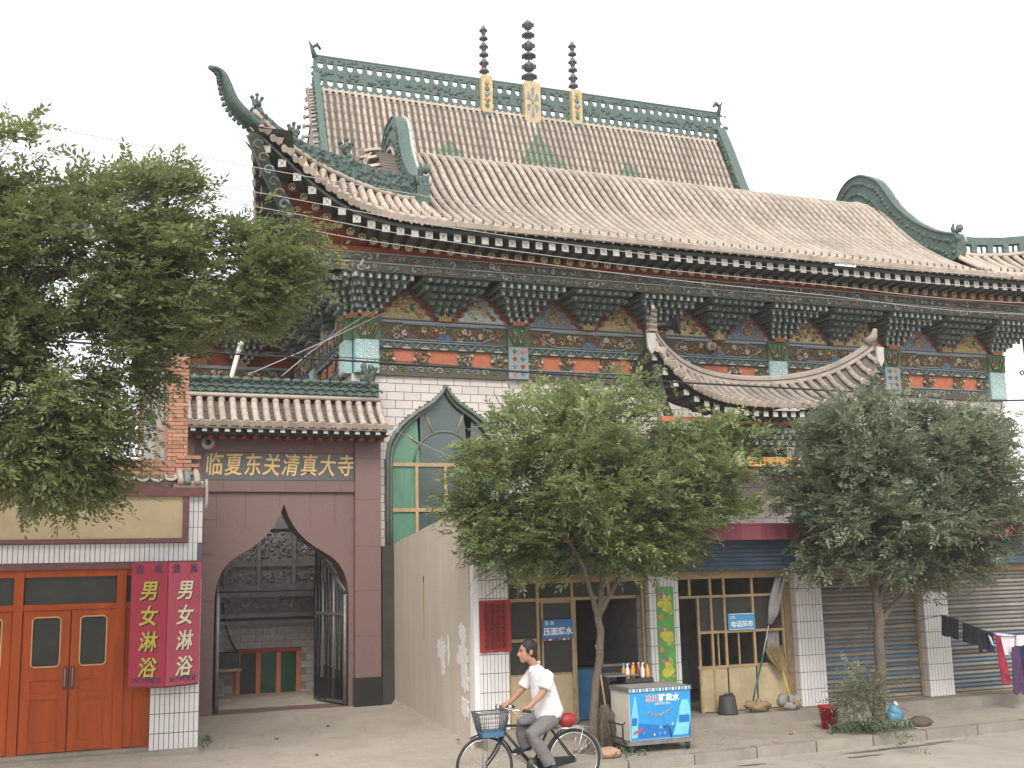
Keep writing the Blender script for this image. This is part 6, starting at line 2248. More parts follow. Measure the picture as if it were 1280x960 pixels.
mb.tube([(fx0 - .1, fy1, .53), (fx0 - .45, fy1 + .05, .56), (fx0 - .5, fy1 + .05, .5)], .012, 'metal_dark', n=6)
mb.box(fx1 - .03, fx1 + .035, fy0 - .025, fy0 - .012, .27, .5, 'metal_grey')
mb.obj('trolley', fz)
wm = MB().tube([(-.018, 0, 0), (.018, 0, 0)], .06, 'rubber', n=14)
wm.tube([(-.021, 0, 0), (.021, 0, 0)], .03, 'metal_grey', n=10)
wm.box(-.03, .03, -.012, .012, .0, .10, 'metal_dark')
wm = wm.mesh('wheel')
for x, y in ((fx0 + .02, fy0 + .04), (fx1 - .06, fy0 + .02), (fx0 + .0, fy1 - .06), (fx1 - .22, fy1 - .12)):
    put('wheel', wm, fz, (x, y, .21), (0, 0, random.uniform(-.6, .6)))
MB().tube([(7.42, fy0 - .03, .46), (7.47, fy0 - .04, .49), (7.51, fy0 - .03, .42), (7.53, fy0 - .03, .32)], .006, 'wire_black', n=5).obj('cord', fz)
# drinks standing behind it
st = thing('drinks_stand', 'dark stand behind the freezer carrying a tray of drinks', 'stand', (7.35, 14.75, .15))
MB().box(6.98, 7.72, 14.62, 15.0, .16, .98, 'metal_dark').obj('cabinet', st)
MB().box(6.94, 7.45, 14.58, 15.04, 1.081, 1.10, 'metal_grey').obj('shelf', st)
MB().box(6.96, 7.0, 14.6, 15.0, .98, 1.08, 'metal_dark').obj('support', st)
MB().box(7.25, 7.70, 14.60, 14.9, .981, 1.04, 'bucket_dark').obj('tray', st)
random.seed(29)
BLAB = ['white drink bottle at the left end of the front row behind the freezer', 'orange drink bottle second from left in the front row of the tray', 'dark drink bottle in the middle of the front row of the tray', 'white drink bottle second from right in the front row of the tray', 'orange drink bottle at the right end of the front row of the tray', 'orange drink bottle at the left end of the back row of the tray', 'dark drink bottle second from left in the back row of the tray', 'orange drink bottle in the middle of the back row of the tray', 'orange drink bottle second from right in the back row of the tray', 'dark drink bottle at the right end of the back row of the tray']
BCOL = ['cloth_white', 'bottle_orange', 'bottle_dark', 'cloth_white', 'bottle_orange', 'bottle_orange', 'bottle_dark', 'bottle_orange', 'bottle_orange', 'bottle_dark']
for k in range(10):
    x, y = 7.31 + (k % 5) * .08, 14.65 + (k // 5) * .12
    zc_ = 1.041
    bt = MB().lathe([(.03, 0), (.032, .02), (.031, .12), (.012, .165), (.012, .185)], (x, y, zc_), BCOL[k], n=10)
    o = bt.obj('drink_bottle')
    tag(o, BLAB[k], 'bottle', 'drink bottles in the tray')
    MB().lathe([(.014, .186), (.014, .205)], (x, y, zc_), random.choice(('white', 'white', 'ad_red', 'ad_pale')), n=8).obj('cap', o)

# ------------------------------------------------------------------ washing line
wl = []
LP = [(11.2, 14.2, 1.62), (12.3, 14.45, 1.66), (13.0, 14.6, 1.72), (13.5, 14.68, 1.58), (14.1, 14.7, 1.37), (14.8, 14.72, 1.33), (16.0, 14.75, 1.55), (17.5, 14.8, 1.75)]
lp = spline(LP, 40)
tag(MB().tube(lp, .006, 'wire_black', n=4).obj('washing_line'), 'thin washing line tied to the right tree trunk', 'line')
t = thing('hung_shorts', 'black crumpled garment, first on the washing line from the right tree', 'clothes', (13.15, 14.6, 1.4))
cloth('fabric', (13.0, 14.62, 1.74), (13.36, 14.64, 1.65), .33, 'cloth_black', t, .03, taper=.05)
t = thing('hung_shirt', 'black shirt pegged between the black shorts and the white shirt', 'clothes', (13.75, 14.7, 1.2))
cloth('fabric', (13.48, 14.68, 1.60), (14.02, 14.7, 1.42), .31, 'cloth_black', t, .03)
cloth('sleeve', (13.78, 14.69, 1.3), (13.86, 14.69, 1.28), .2, 'cloth_black', t, .01, nx=4)
t = thing('hung_navy_cloth', 'navy and white scrap hung at the right end of the black shirt', 'clothes', (14.05, 14.66, 1.2))
cloth('fabric', (13.96, 14.65, 1.44), (14.07, 14.65, 1.40), .33, 'cloth_navy', t, .012, nx=4)
cloth('white_band', (13.93, 14.63, 1.38), (13.99, 14.63, 1.34), .16, 'cloth_white', t, .01, nx=4, sk=.07)
t = thing('hung_scarf', 'long red and dark patterned scarf on the washing line', 'clothes', (14.18, 14.64, .6))
cloth('fabric', (14.09, 14.64, 1.36), (14.2, 14.64, 1.35), .76, 'cloth_red', t, .018, nx=6, wav=1.5, sk=.10, taper=-.5)
t = thing('hung_white_shirt', 'white shirt on the washing line behind the purple dress', 'clothes', (14.4, 14.72, 1.0))
cloth('fabric', (14.18, 14.73, 1.40), (14.62, 14.74, 1.34), .36, 'cloth_white', t, .03, taper=.3)
t = thing('hung_dress', 'dark purple patterned dress hanging low at the right edge', 'clothes', (14.48, 14.66, .4))
cloth('fabric', (14.42, 14.64, 1.16), (14.58, 14.64, 1.15), .74, 'cloth_purple', t, .02, nx=6, wav=1.5, taper=-.4)
t = thing('hung_trousers', 'navy trousers under a white cloth at the end of the washing line', 'clothes', (14.8, 14.72, .8))
cloth('fabric', (14.62, 14.72, 1.18), (14.95, 14.73, 1.17), .55, 'cloth_navy', t, .03)
cloth('white_cloth', (14.60, 14.70, 1.34), (15.0, 14.71, 1.34), .17, 'cloth_white', t, .03)

# ------------------------------------------------------------------ cables
def cable(label, pts, r, mat, n_=40, group=None):
    if pts[0][1] == 11:
        pts = [(x * 15 / 11, 15.0, 2.6 + (z - 2.6) * 15 / 11) for x, y, z in pts]
        r *= .95
    tag(MB().tube(spline(pts, n_), r, mat, n=5).obj('overhead_cable'), label, 'cable', group)
cable('topmost pale wire, passing over the roof corner and tiles', [(-14, 11, 8.0), (-3, 11, 7.15), (1.37, 11, 6.75), (3.26, 11, 6.62), (5.86, 11, 6.4), (8.3, 11, 6.3), (11.64, 11, 6.35), (20, 11, 6.8)], .006, 'wire_pale')
cable('second pale wire from the top, crossing the rafter ends', [(-14, 11, 7.6), (-3, 11, 6.86), (1.44, 11, 6.48), (3.46, 11, 6.30), (5.86, 11, 6.19), (8.3, 11, 6.16), (11.64, 11, 6.18), (20, 11, 6.6)], .006, 'wire_pale')
cable('third pale wire from the top, below the rafter ends', [(-14, 11, 7.4), (-3, 11, 6.70), (1.49, 11, 6.32), (3.4, 11, 6.14), (5.86, 11, 6.03), (8.28, 11, 6.0), (11.61, 11, 5.98), (20, 11, 6.4)], .006, 'wire_pale')
cable('lowest pale wire, crossing the carved boards under the eave', [(-14, 11, 7.2), (-3, 11, 6.52), (1.5, 11, 6.17), (2.91, 11, 6.05), (5.86, 11, 5.92), (8.27, 11, 5.87), (11.59, 11, 5.82), (20, 11, 6.2)], .006, 'wire_pale')
cable('thick black cable sagging across the painted frieze', [(-14, 16, 6.2), (.86, 16, 5.8), (2.42, 16, 5.77), (5.89, 16, 5.71), (8.57, 16, 5.65), (13.45, 16, 5.6), (15.1, 16, 5.54), (16.64, 16, 5.59), (24, 16, 6.0)], .017, 'wire_black')
cable('thin black cable just above the thick one over the gateway', [(-14, 16.1, 6.4), (.86, 16.1, 5.86), (2.42, 16.1, 5.84), (4.3, 16.1, 5.8), (5.9, 16.1, 5.74)], .008, 'wire_black')
cable('thin pale stay wire slanting from the eave corner to the gateway roof', [(5.2, 20.1, 7.55), (3.9, 20.05, 6.85), (2.6, 20.0, 6.2)], .009, 'wire_pale', 12)
cable('thin dark stay wire slanting below the roof corner to the gateway ridge', [(5.0, 20.15, 7.6), (4.0, 20.1, 6.9), (3.2, 20.05, 6.2)], .009, 'wire_pale', 12)
cable('thin wire slanting across the arched window to the gateway pillar', [(8.6, 20.2, 4.25), (6.6, 20.15, 4.75), (5.2, 20.1, 5.35), (4.3, 20.05, 5.95)], .006, 'wire_pale', 16)
t = thing('white_pole', 'white pole slanting up behind the gateway ridge', 'pole', (2.3, 20.7, 5.9))
MB().tube([(2.25, 20.7, 5.7), (2.57, 20.85, 6.95)], .045, 'pipe_white', n=8).obj('pipe', t)
MB().tube([(2.545, 20.84, 6.85), (2.58, 20.853, 6.98)], .055, 'pipe_white', n=8).obj('cap', t)

# ------------------------------------------------------------------ trees
def in_poly(x, z, P):
    c = False
    j = len(P) - 1
    for i in range(len(P)):
        if (P[i][1] > z) != (P[j][1] > z) and x < (P[j][0] - P[i][0]) * (z - P[i][1]) / (P[j][1] - P[i][1]) + P[i][0]:
            c = not c
        j = i
    return c
def edge_dist(x, z, P):
    d = 9e9
    for (ax, az), (bx, bz) in zip(P, P[1:] + P[:1]):
        L2 = (bx - ax) ** 2 + (bz - az) ** 2
        t = max(0, min(1, ((x - ax) * (bx - ax) + (z - az) * (bz - az)) / L2))
        d = min(d, math.hypot(x - ax - t * (bx - ax), z - az - t * (bz - az)))
    return d
def leaf_cloud(name, centers, sig, per, mat, parent, size=.075, outward=None, droop=.25, seed=1, rach=.24, young=0.15):
    # compound leaves: a midrib with pairs of narrow leaflets, tens of thousands of small faces
    g = np.random.default_rng(seed)
    C_ = np.array(centers)
    n = len(C_) * per
    ci = np.repeat(np.arange(len(C_)), per)
    off = g.normal(0, 1, (n, 3)) * np.array(sig)
    P = C_[ci] + off
    ctint = g.uniform(0, 1, len(C_))
    ctr = np.array(outward)
    d = (P - ctr)
    d /= np.linalg.norm(d, axis=1)[:, None] + 1e-6
    # each clump's sprigs share a rough heading, so foliage reads as layered sprays
    head = g.normal(0, .6, (len(C_), 3))
    d = d * .8 + head[ci] * .7 + g.normal(0, .45, (n, 3))
    d[:, 2] = d[:, 2] * .65 + .12 - droop * g.uniform(0, 1, n)
    d /= np.linalg.norm(d, axis=1)[:, None]
    up = np.array([0, 0, 1.0]) + g.normal(0, .35, (n, 3))
    s = np.cross(d, up)
    s /= np.linalg.norm(s, axis=1)[:, None]
    nrm = np.cross(s, d)
    L = rach * g.uniform(.65, 1.2, n)
    k = 5
    V, T = [], []
    spray_t = np.clip(ctint[ci] * .55 + g.uniform(0, .45, n), 0, 1)
    high = (P[:, 2] - P[:, 2].min()) / (np.ptp(P[:, 2]) + 1e-6)
    spray_t = np.clip(spray_t * (1 - young) + young * 2 * (high > .75) * g.uniform(0, 1, n), 0, 1)
    for i in range(2 * k + 1):
        if i == 2 * k:
            t, sg = 1.0, 0
        else:
            t, sg = .18 + .8 * (i // 2) / k, (1 if i % 2 else -1)
        base = P + d * (L * t)[:, None] - nrm * (L * t * t * .25)[:, None]
        ld = d * (1.0 if sg == 0 else .55) + s * sg * .85 - nrm * .15 + g.normal(0, .16, (n, 3))
        ld /= np.linalg.norm(ld, axis=1)[:, None]
        w = np.cross(ld, nrm + g.normal(0, .35, (n, 3)))
        w /= np.linalg.norm(w, axis=1)[:, None]
        ll = size * g.uniform(.75, 1.25, n) * (1 if sg == 0 else (1 - .25 * abs(t - .5)))
        ww = ll * .20
        a = base
        b = base + ld * (ll * .45)[:, None] + w * ww[:, None]
        c = base + ld * ll[:, None]
        e = base + ld * (ll * .45)[:, None] - w * ww[:, None]
        V.append(np.stack([a, b, c, e], 1))
        T.append(np.repeat(np.clip(spray_t + g.uniform(-.12, .12, n), 0, 1)[:, None], 4, 1))
    V = np.concatenate(V).reshape(-1, 3).astype(np.float32)
    T = np.concatenate(T).reshape(-1).astype(np.float32)
    nf = len(V) // 4
    me = bpy.data.meshes.new(name)
    me.vertices.add(len(V))
    me.vertices.foreach_set('co', V.ravel())
    me.loops.add(nf * 4)
    me.loops.foreach_set('vertex_index', np.arange(nf * 4, dtype=np.int32))
    me.polygons.add(nf)
    me.polygons.foreach_set('loop_start', np.arange(0, nf * 4, 4, dtype=np.int32))
    me.update()
    at = me.attributes.new('tint', 'FLOAT', 'POINT')
    at.data.foreach_set('value', T)
    me.materials.append(MATS[mat])
    me.validate()
    return put(name, me, parent)
def make_tree(name, label, base, limbs, poly, yc, yd, nclump, per, sig, mat, holes=(), seed=1, size=.082, centre=None, inset=.19, young=.15):
    random.seed(seed)
    t = thing(name, label, 'tree', base)
    mb = MB()
    nodes = []
    for L_ in limbs:
        pts = spline([p[:3] for p in L_], 14)
        rs = [interp([(i, p[3]) for i, p in enumerate(L_)], k / 14 * (len(L_) - 1)) for k in range(15)]
        wob = [p + Vector((random.uniform(-.012, .012), random.uniform(-.012, .012), 0)) for p in pts]
        mb.tube(wob, rs, 'bark', n=9)
        nodes += [(p, r) for p, r in zip(wob, rs)][4:]
    xs_, zs_ = [p[0] for p in poly], [p[1] for p in poly]
    cs = []
    tries = 0
    while len(cs) < nclump and tries < nclump * 60:
        tries += 1
        x, z = random.uniform(min(xs_), max(xs_)), random.uniform(min(zs_), max(zs_))
        if not in_poly(x, z, poly): continue
        if any(((x - hx) / rx) ** 2 + ((z - hz) / rz) ** 2 < 1 for hx, hz, rx, rz in holes): continue
        ed = edge_dist(x, z, poly)
        if ed < inset or (ed < inset * 1.8 and random.random() < .4): continue
        dep = yd * min(1, (ed / 1.1) ** .5) if ed < 1.1 else yd
        cs.append(Vector((x, yc + random.uniform(-1, 1) * dep, z)))
    # fringe sprigs that break up the outline
    for _ in range(int(nclump * .16)):
        i = random.randrange(len(poly))
        a, b = poly[i], poly[(i + 1) % len(poly)]
        q = random.random()
        fx_, fz_ = lerp(a[0], b[0], q), lerp(a[1], b[1], q)
        pcx, pcz = sum(xs_) / len(xs_), sum(zs_) / len(zs_)
        dl = math.hypot(pcx - fx_, pcz - fz_)
        pull = random.uniform(.05, .22)
        cs.append(Vector((fx_ + (pcx - fx_) / dl * pull, yc + random.gauss(0, .35), fz_ + (pcz - fz_) / dl * pull)))
    cs.sort(key=lambda c: (c - nodes[-1][0]).length)
    for c in cs:
        bn, br_ = min(nodes, key=lambda q: (q[0] - c).length + (.25 if q[0].z > c.z + .2 else 0))
        if (bn - c).length < .05: continue
        m = bn.lerp(c, .5) + Vector((random.uniform(-.06, .06), random.uniform(-.06, .06), .06 * (c - bn).length))
        r0 = max(.006, min(br_ * .6, .03))
        mb.tube([bn, m, c], [r0, r0 * .75, .004], 'bark', n=5, caps=False)
        nodes += [(m, r0 * .75), (c, max(.006, r0 * .5))]
    mb.obj('trunk', t)
    ctr = centre or (sum(xs_) / len(xs_), yc, min(zs_) + .2)
    leaf_cloud('crown', [tuple(c) for c in cs], sig, per, mat, t, size, ctr, seed=seed, young=young)
    return t
T2 = [(4.92, 4.29), (4.93, 4.58), (5.2, 4.88), (5.82, 5.0), (6.2, 5.19), (6.84, 5.25), (7.4, 5.2), (7.75, 4.9), (8.29, 4.75), (8.7, 4.7), (9.0, 4.75), (9.2, 4.6), (9.5, 4.62), (9.45, 4.2), (9.1, 3.88), (9.4, 3.65), (9.35, 3.45), (9.0, 3.38), (8.7, 3.28), (8.5, 3.0), (8.75, 2.85), (8.4, 2.72), (8.1, 2.62), (7.5, 2.56), (6.86, 2.52), (6.24, 2.56), (5.63, 2.58), (5.35, 2.60), (5.1, 2.75), (4.9, 3.0), (4.75, 3.2), (4.83, 3.45), (4.82, 3.85)]
make_tree('street_tree', 'leafy street tree with a forked trunk standing behind the freezer', (6.63, 14.4, .15),
          [[(6.62, 14.4, .12, .09), (6.62, 14.4, .5, .066), (6.70, 14.4, 1.07, .056), (6.78, 14.4, 1.6, .055), (6.75, 14.4, 1.94, .052)],
           [(6.75, 14.4, 1.9, .042), (6.60, 14.3, 2.3, .034), (6.38, 14.2, 2.8, .03), (5.8, 14.2, 3.6, .02)],
           [(6.75, 14.4, 1.9, .05), (6.9, 14.5, 2.5, .045), (7.0, 14.6, 3.3, .035), (7.1, 14.6, 4.3, .018)],
           [(6.76, 14.4, 1.92, .04), (7.0, 14.4, 2.3, .034), (7.4, 14.5, 2.85, .03), (8.3, 14.5, 3.6, .02)]],
          T2, 14.5, 1.2, 190, 46, (.15, .17, .11), 'leaf_mid', holes=((5.75, 4.45, .20, .22), (5.72, 3.85, .22, .16), (6.5, 3.85, .2, .12), (8.75, 3.85, .3, .16), (8.95, 3.3, .22, .14)), seed=4, centre=(7.0, 14.5, 2.9), young=.3)
T3 = [(10.3, 3.86), (10.45, 4.36), (10.55, 4.82), (10.9, 5.12), (11.54, 5.25), (12.08, 5.1), (12.72, 5.12), (13.11, 4.94), (13.62, 5.06), (14.11, 4.9), (14.06, 4.43), (14.15, 4.23), (13.87, 3.89), (14.31, 3.7), (14.48, 3.3), (14.06, 3.08), (13.76, 2.72), (13.3, 2.38), (12.85, 2.1), (12.2, 2.05), (11.85, 2.25), (10.87, 2.3), (10.6, 2.4), (10.25, 2.6), (10.25, 3.08), (10.12, 3.55)]
make_tree('street_tree', 'grey green street tree with a straight trunk beside the red bucket', (11.17, 14.1, .15),
          [[(11.17, 14.1, .12, .11), (11.28, 14.1, .84, .085), (11.32, 14.1, 1.55, .08), (11.34, 14.1, 2.0, .075)],
           [(11.34, 14.1, 1.9, .06), (11.28, 14.1, 2.5, .05), (11.1, 14.0, 3.2, .04), (10.8, 14.0, 4.2, .02)],
           [(11.34, 14.1, 1.9, .06), (11.55, 14.1, 2.4, .05), (11.9, 14.2, 3.2, .04), (12.2, 14.2, 4.3, .02)],
           [(11.36, 14.1, 1.7, .045), (11.7, 14.1, 2.0, .04), (12.4, 14.1, 2.5, .03), (13.3, 14.1, 3.2, .02)]],
          T3, 14.2, 1.1, 205, 46, (.14, .16, .105), 'leaf_grey', holes=((11.91, 4.2, .16, .14), (11.75, 3.4, .2, .1), (12.7, 2.3, .2, .12)), seed=5, centre=(11.7, 14.2, 2.7), young=.05)
T1 = [(-3.2, 7.4), (-1.9, 7.9), (-1.2, 7.75), (-0.92, 7.5), (-0.80, 7.1), (-0.50, 6.85), (-0.16, 7.2), (0.06, 7.1), (0.28, 7.42), (0.44, 6.95), (0.78, 7.55), (0.92, 7.2), (1.05, 6.9), (1.15, 6.5), (1.57, 6.68), (1.85, 6.66), (2.23, 6.60), (2.62, 6.60), (2.45, 6.28), (2.2, 6.02), (1.93, 5.65), (1.55, 5.5), (1.2, 5.4), (0.6, 5.05), (0.55, 4.43), (0.42, 4.1), (0.2, 3.75), (0.08, 3.48), (-0.05, 3.52), (-0.41, 3.46), (-0.74, 3.69), (-1.2, 3.6), (-2.2, 3.8), (-3.2, 4.2)]
make_tree('roadside_tree', 'large dark tree reaching in from the left edge over the bath house', (-2.7, 12.8, 0),
          [[(-2.7, 12.8, -.05, .2), (-2.65, 12.8, 1.5, .15), (-2.5, 12.9, 3.0, .13), (-2.3, 13.0, 4.2, .11)],
           [(-2.3, 13.0, 4.1, .09), (-1.5, 13.0, 5.2, .07), (-.4, 13.0, 6.0, .05), (1.2, 13.0, 6.25, .03), (2.2, 13.0, 6.4, .012)],
           [(-2.3, 13.0, 4.1, .09), (-1.8, 13.0, 5.6, .07), (-1.0, 13.0, 6.8, .04), (.2, 13.0, 7.1, .02)],
           [(-2.4, 12.9, 3.7, .07), (-1.6, 12.9, 4.4, .05), (-.6, 12.9, 4.6, .03), (.3, 12.9, 4.3, .02)]],
          T1, 13.0, 1.1, 320, 52, (.15, .17, .11), 'leaf_dark', size=.08, holes=((.24, 4.86, .25, .27), (.43, 4.72, .2, .25), (-.9, 4.75, .17, .2), (-.22, 7.05, .16, .14), (-.5, 7.3, .3, .14), (.2, 7.2, .15, .18), (-.85, 6.85, .1, .1), (.55, 6.75, .12, .14), (1.05, 6.7, .12, .1)), seed=6, centre=(-.8, 13.0, 4.6), young=.2)
BU = [(10.42, .70), (10.55, .95), (10.91, 1.0), (11.27, .97), (11.3, .62), (11.2, .2), (10.6, .2), (10.42, .45)]
make_tree('sapling_bush', 'low leafy shoots growing round the foot of the right tree', (10.95, 13.98, .15),
          [[(11.05, 13.98, .12, .02), (11.0, 13.98, .4, .016), (10.85, 13.98, .75, .01)], [(11.1, 13.98, .12, .02), (11.15, 13.95, .45, .014), (11.1, 13.95, .85, .01)]],
          BU, 13.95, .25, 22, 11, (.10, .10, .09), 'leaf_grey', seed=8, size=.06, young=0, inset=.05)
bpy.data.objects['sapling_bush']['category'] = 'bush'
mb = MB()
random.seed(61)
def tuft(mb, x, y, z, h, n_):
    for _ in range(n_):
        a, l = random.uniform(0, 6.28), h * random.uniform(.5, 1.1)
        dx, dy = math.cos(a) * l * .5, math.sin(a) * l * .5
        w = .006
        mb.add([(x - w, y, z), (x + w, y, z), (x + dx * .5 + w * .6, y + dy * .5, z + l * .7), (x + dx, y + dy, z + l * .9)], [(0, 1, 2, 3)], 'carve_green')
for _ in range(60):
    tuft(mb, 11.1 + random.gauss(0, .35), 13.98 + random.gauss(0, .1), .14, .16, 7)
for _ in range(26):
    tuft(mb, 6.75 + random.gauss(0, .22), 13.9 + random.gauss(0, .12), .13, .12, 6)
for _ in range(14):
    tuft(mb, 1.75 + random.gauss(0, .06), 17.6 + random.gauss(0, .4), .2, .10, 5)
tag(mb.obj('weeds'), 'weeds growing round the tree pits', 'weeds', kind='stuff')
mb = MB()
mb.blob((11.15, 14.02, .13), (.62, .3, .035), 'soil', n=14, m=6, jit=.12)
mb.blob((6.65, 14.3, .13), (.45, .3, .04), 'soil', n=14, m=6, jit=.12)
tag(mb.obj('tree_pit_soil'), 'bare soil heaped in the tree pits', 'soil', kind='stuff')

# ------------------------------------------------------------------ bicycle
BYC = 12.66
bike = thing('bicycle', 'black roadster bicycle with wire basket ridden past on the road', 'bicycle', (5.0, BYC, 0))
def wheel(cx):
    W = MB()
    rt = .335
    W.tube([(cx + rt * math.cos(a), BYC, .355 + rt * math.sin(a)) for a in np.linspace(0, 6.2832, 41)], .019, 'rubber', n=7, caps=False)
    wo2 = W.obj('wheel', bike)
    q = MB()
    q.tube([(cx + .312 * math.cos(a), BYC, .355 + .312 * math.sin(a)) for a in np.linspace(0, 6.2832, 41)], .010, 'chrome', n=6, caps=False)
    q.obj('rim', wo2)
    q = MB()
    for k in range(28):
        a = 6.2832 * k / 28
        q.tube([(cx + .022 * math.cos(a + .8 * (1 if k % 2 else -1)), BYC + (.025 if k % 2 else -.025), .355 + .022 * math.sin(a + .8 * (1 if k % 2 else -1))), (cx + .308 * math.cos(a), BYC, .355 + .308 * math.sin(a))], .0017, 'chrome', n=3, caps=False)
    q.obj('spokes', wo2)
    MB().tube([(cx, BYC - .05, .355), (cx, BYC + .05, .355)], .022, 'metal_grey', n=9).obj('hub', wo2)
wheel(4.42)
wheel(5.55)
fr_ = MB()
for a, b, r_ in (((4.715, BYC, .90), (4.655, BYC, .70), .022), ((4.70, BYC, .80), (5.24, BYC, .775), .015), ((4.67, BYC, .74), (5.02, BYC, .33), .017), ((5.02, BYC, .33), (5.27, BYC, .80), .016)):
    fr_.tube([a, b], r_, 'bike_black', n=8)
for s in (-.05, .05):
    fr_.tube([(5.02, BYC + s * .6, .33), (5.55, BYC + s, .355)], .011, 'bike_black', n=6)
    fr_.tube([(5.24, BYC + s * .5, .76), (5.55, BYC + s, .355)], .009, 'bike_black', n=6)
fr_.obj('frame', bike)
f = MB()
for s in (-.045, .045):
    f.tube([(4.655, BYC + s * .7, .70), (4.56, BYC + s, .52), (4.42, BYC + s, .355)], [.014, .013, .009], 'bike_black', n=6)
f.obj('fork', bike)
h = MB()
h.tube([(4.705, BYC, .88), (4.72, BYC, .98)], .014, 'chrome', n=7)
h.tube([(4.83, BYC - .27, .985), (4.72, BYC - .24, 1.0), (4.66, BYC - .12, .995), (4.70, BYC, .98), (4.66, BYC + .12, .995), (4.70, BYC + .24, 1.0), (4.80, BYC + .27, .985)], .012, 'chrome', n=7)
hb = h.obj('handlebar', bike)
for s in (-1, 1):
    MB().tube([(4.80, BYC + s * .265, .99), (4.91, BYC + s * .28, .975)], .017, 'rubber', n=7).obj('grip', hb)
    MB().tube([(4.70, BYC + s * .22, .995), (4.68, BYC + s * .235, 1.02), (4.72, BYC + s * .26, .965), (4.83, BYC + s * .27, .95)], .006, 'chrome', n=5).obj('brake_lever', hb)
MB().blob((4.70, BYC - .14, 1.03), (.028, .028, .022), 'chrome', n=9, m=6).obj('bell', hb)
MB().blob((4.64, BYC + .13, 1.0), (.02, .045, .04), 'chrome', n=9, m=6).obj('reflector', hb)
b = MB()
def basket_pt(u, v, z):
    t = (z - .70) / .27
    hx, hy = lerp(.125, .185, t), lerp(.10, .145, t)
    return (4.50 + u * hx, BYC + v * hy, z)
for z in (.70, .76, .82, .87, .92):
    b.tube([basket_pt(u, v, z) for u, v in ((-1, -1), (1, -1), (1, 1), (-1, 1), (-1, -1))], .003, 'basket_grey', n=4)
b.tube([basket_pt(u, v, .97) for u, v in ((-1, -1), (1, -1), (1, 1), (-1, 1), (-1, -1))], .008, 'basket_grey', n=5)
for k in range(15):
    u = -1 + k / 7
    for v in (-1, 1):
        b.tube([basket_pt(u, v, .70), basket_pt(u, v, .97)], .0028, 'basket_grey', n=4)
        b.tube([basket_pt(v, u, .70), basket_pt(v, u, .97)], .0028, 'basket_grey', n=4)
bo = b.obj('basket', bike)
q = MB()
P = [basket_pt(u, v, z) for z in (.695, .755) for u, v in ((-1.02, -1.02), (1.02, -1.02), (1.02, 1.02), (-1.02, 1.02))]
q.add(P, MB.BF, 'basket_blue')
q.obj('base_tray', bo)
q = MB()
q.tube([(4.42, BYC - .07, .355), (4.45, BYC - .09, .70)], .005, 'metal_grey', n=5)
q.tube([(4.42, BYC + .07, .355), (4.45, BYC + .09, .70)], .005, 'metal_grey', n=5)
q.obj('basket_stay', bike)
def fender(cx, a0, a1, mat):
    q = MB()
    V, F = [], []
    n_ = 22
    for k in range(n_ + 1):
        a = R(lerp(a0, a1, k / n_))
        for s, rr in ((-.028, .365), (-.016, .378), (.016, .378), (.028, .365)):
            V.append((cx + rr * math.cos(a), BYC + s, .355 + rr * math.sin(a)))
    for k in range(n_):
        for j in range(3):
            F.append((4 * k + j, 4 * k + j + 1, 4 * k + j + 5, 4 * k + j + 4))
    q.add(V, F, mat, True)
    q.obj('mudguard', bike)
fender(4.42, 20, 118, 'bike_black')
fender(5.55, -5, 165, 'chrome')
q = MB()
for s in (-.07, .0, .07):
    q.tube([(5.30, BYC + s, .725), (5.73, BYC + s, .735)], .007, 'chrome', n=5)
for x in (5.34, 5.5, 5.66, 5.73):
    q.tube([(x, BYC - .075, .73), (x, BYC + .075, .73)], .006, 'chrome', n=5)
for s in (-.075, .075):
    q.tube([(5.66, BYC + s, .73), (5.56, BYC + s * .9, .36)], .005, 'chrome', n=5)
q.obj('rear_rack', bike)
q = MB()
q.blob((5.30, BYC, .83), (.14, .09, .04), 'bike_black', n=12, m=6)
q.tube([(5.27, BYC, .78), (5.29, BYC, .83)], .014, 'chrome', n=6)
q.obj('saddle', bike)
q = MB()
q.tube([(5.02, BYC - .045, .33), (5.02, BYC - .055, .33)], .095, 'metal_dark', n=18)
q.tube([(5.02, BYC - .075, .33), (5.02, BYC + .075, .33)], .016, 'metal_grey', n=8)
q.beam((5.02, BYC - .08, .33), (5.13, BYC - .08, .205), .014, .024, 'chrome')
q.beam((5.02, BYC + .08, .33), (4.91, BYC + .08, .455), .014, .024, 'chrome')
q.prism([(5.0, .42), (5.55, .40), (5.57, .33), (5.0, .24)], BYC - .045, BYC - .04, 'bike_black')
q.obj('crankset', bike)
for s, x, z in ((-1, 5.13, .205), (1, 4.91, .455)):
    MB().box(x - .045, x + .045, BYC + s * .13 - .04, BYC + s * .13 + .04, z - .012, z + .012, 'rubber').obj('pedal', bike)
q = MB()
q.blob((5.48, BYC, .815), (.125, .10, .085), 'bag_red', n=14, m=9, jit=.02)
q.tube([(5.36, BYC, .79), (5.48, BYC - .1, .83), (5.6, BYC, .79)], .006, 'bike_black', n=5)
tag(q.obj('red_bag'), 'round red bag strapped on the bicycle rack behind the rider', 'bag')

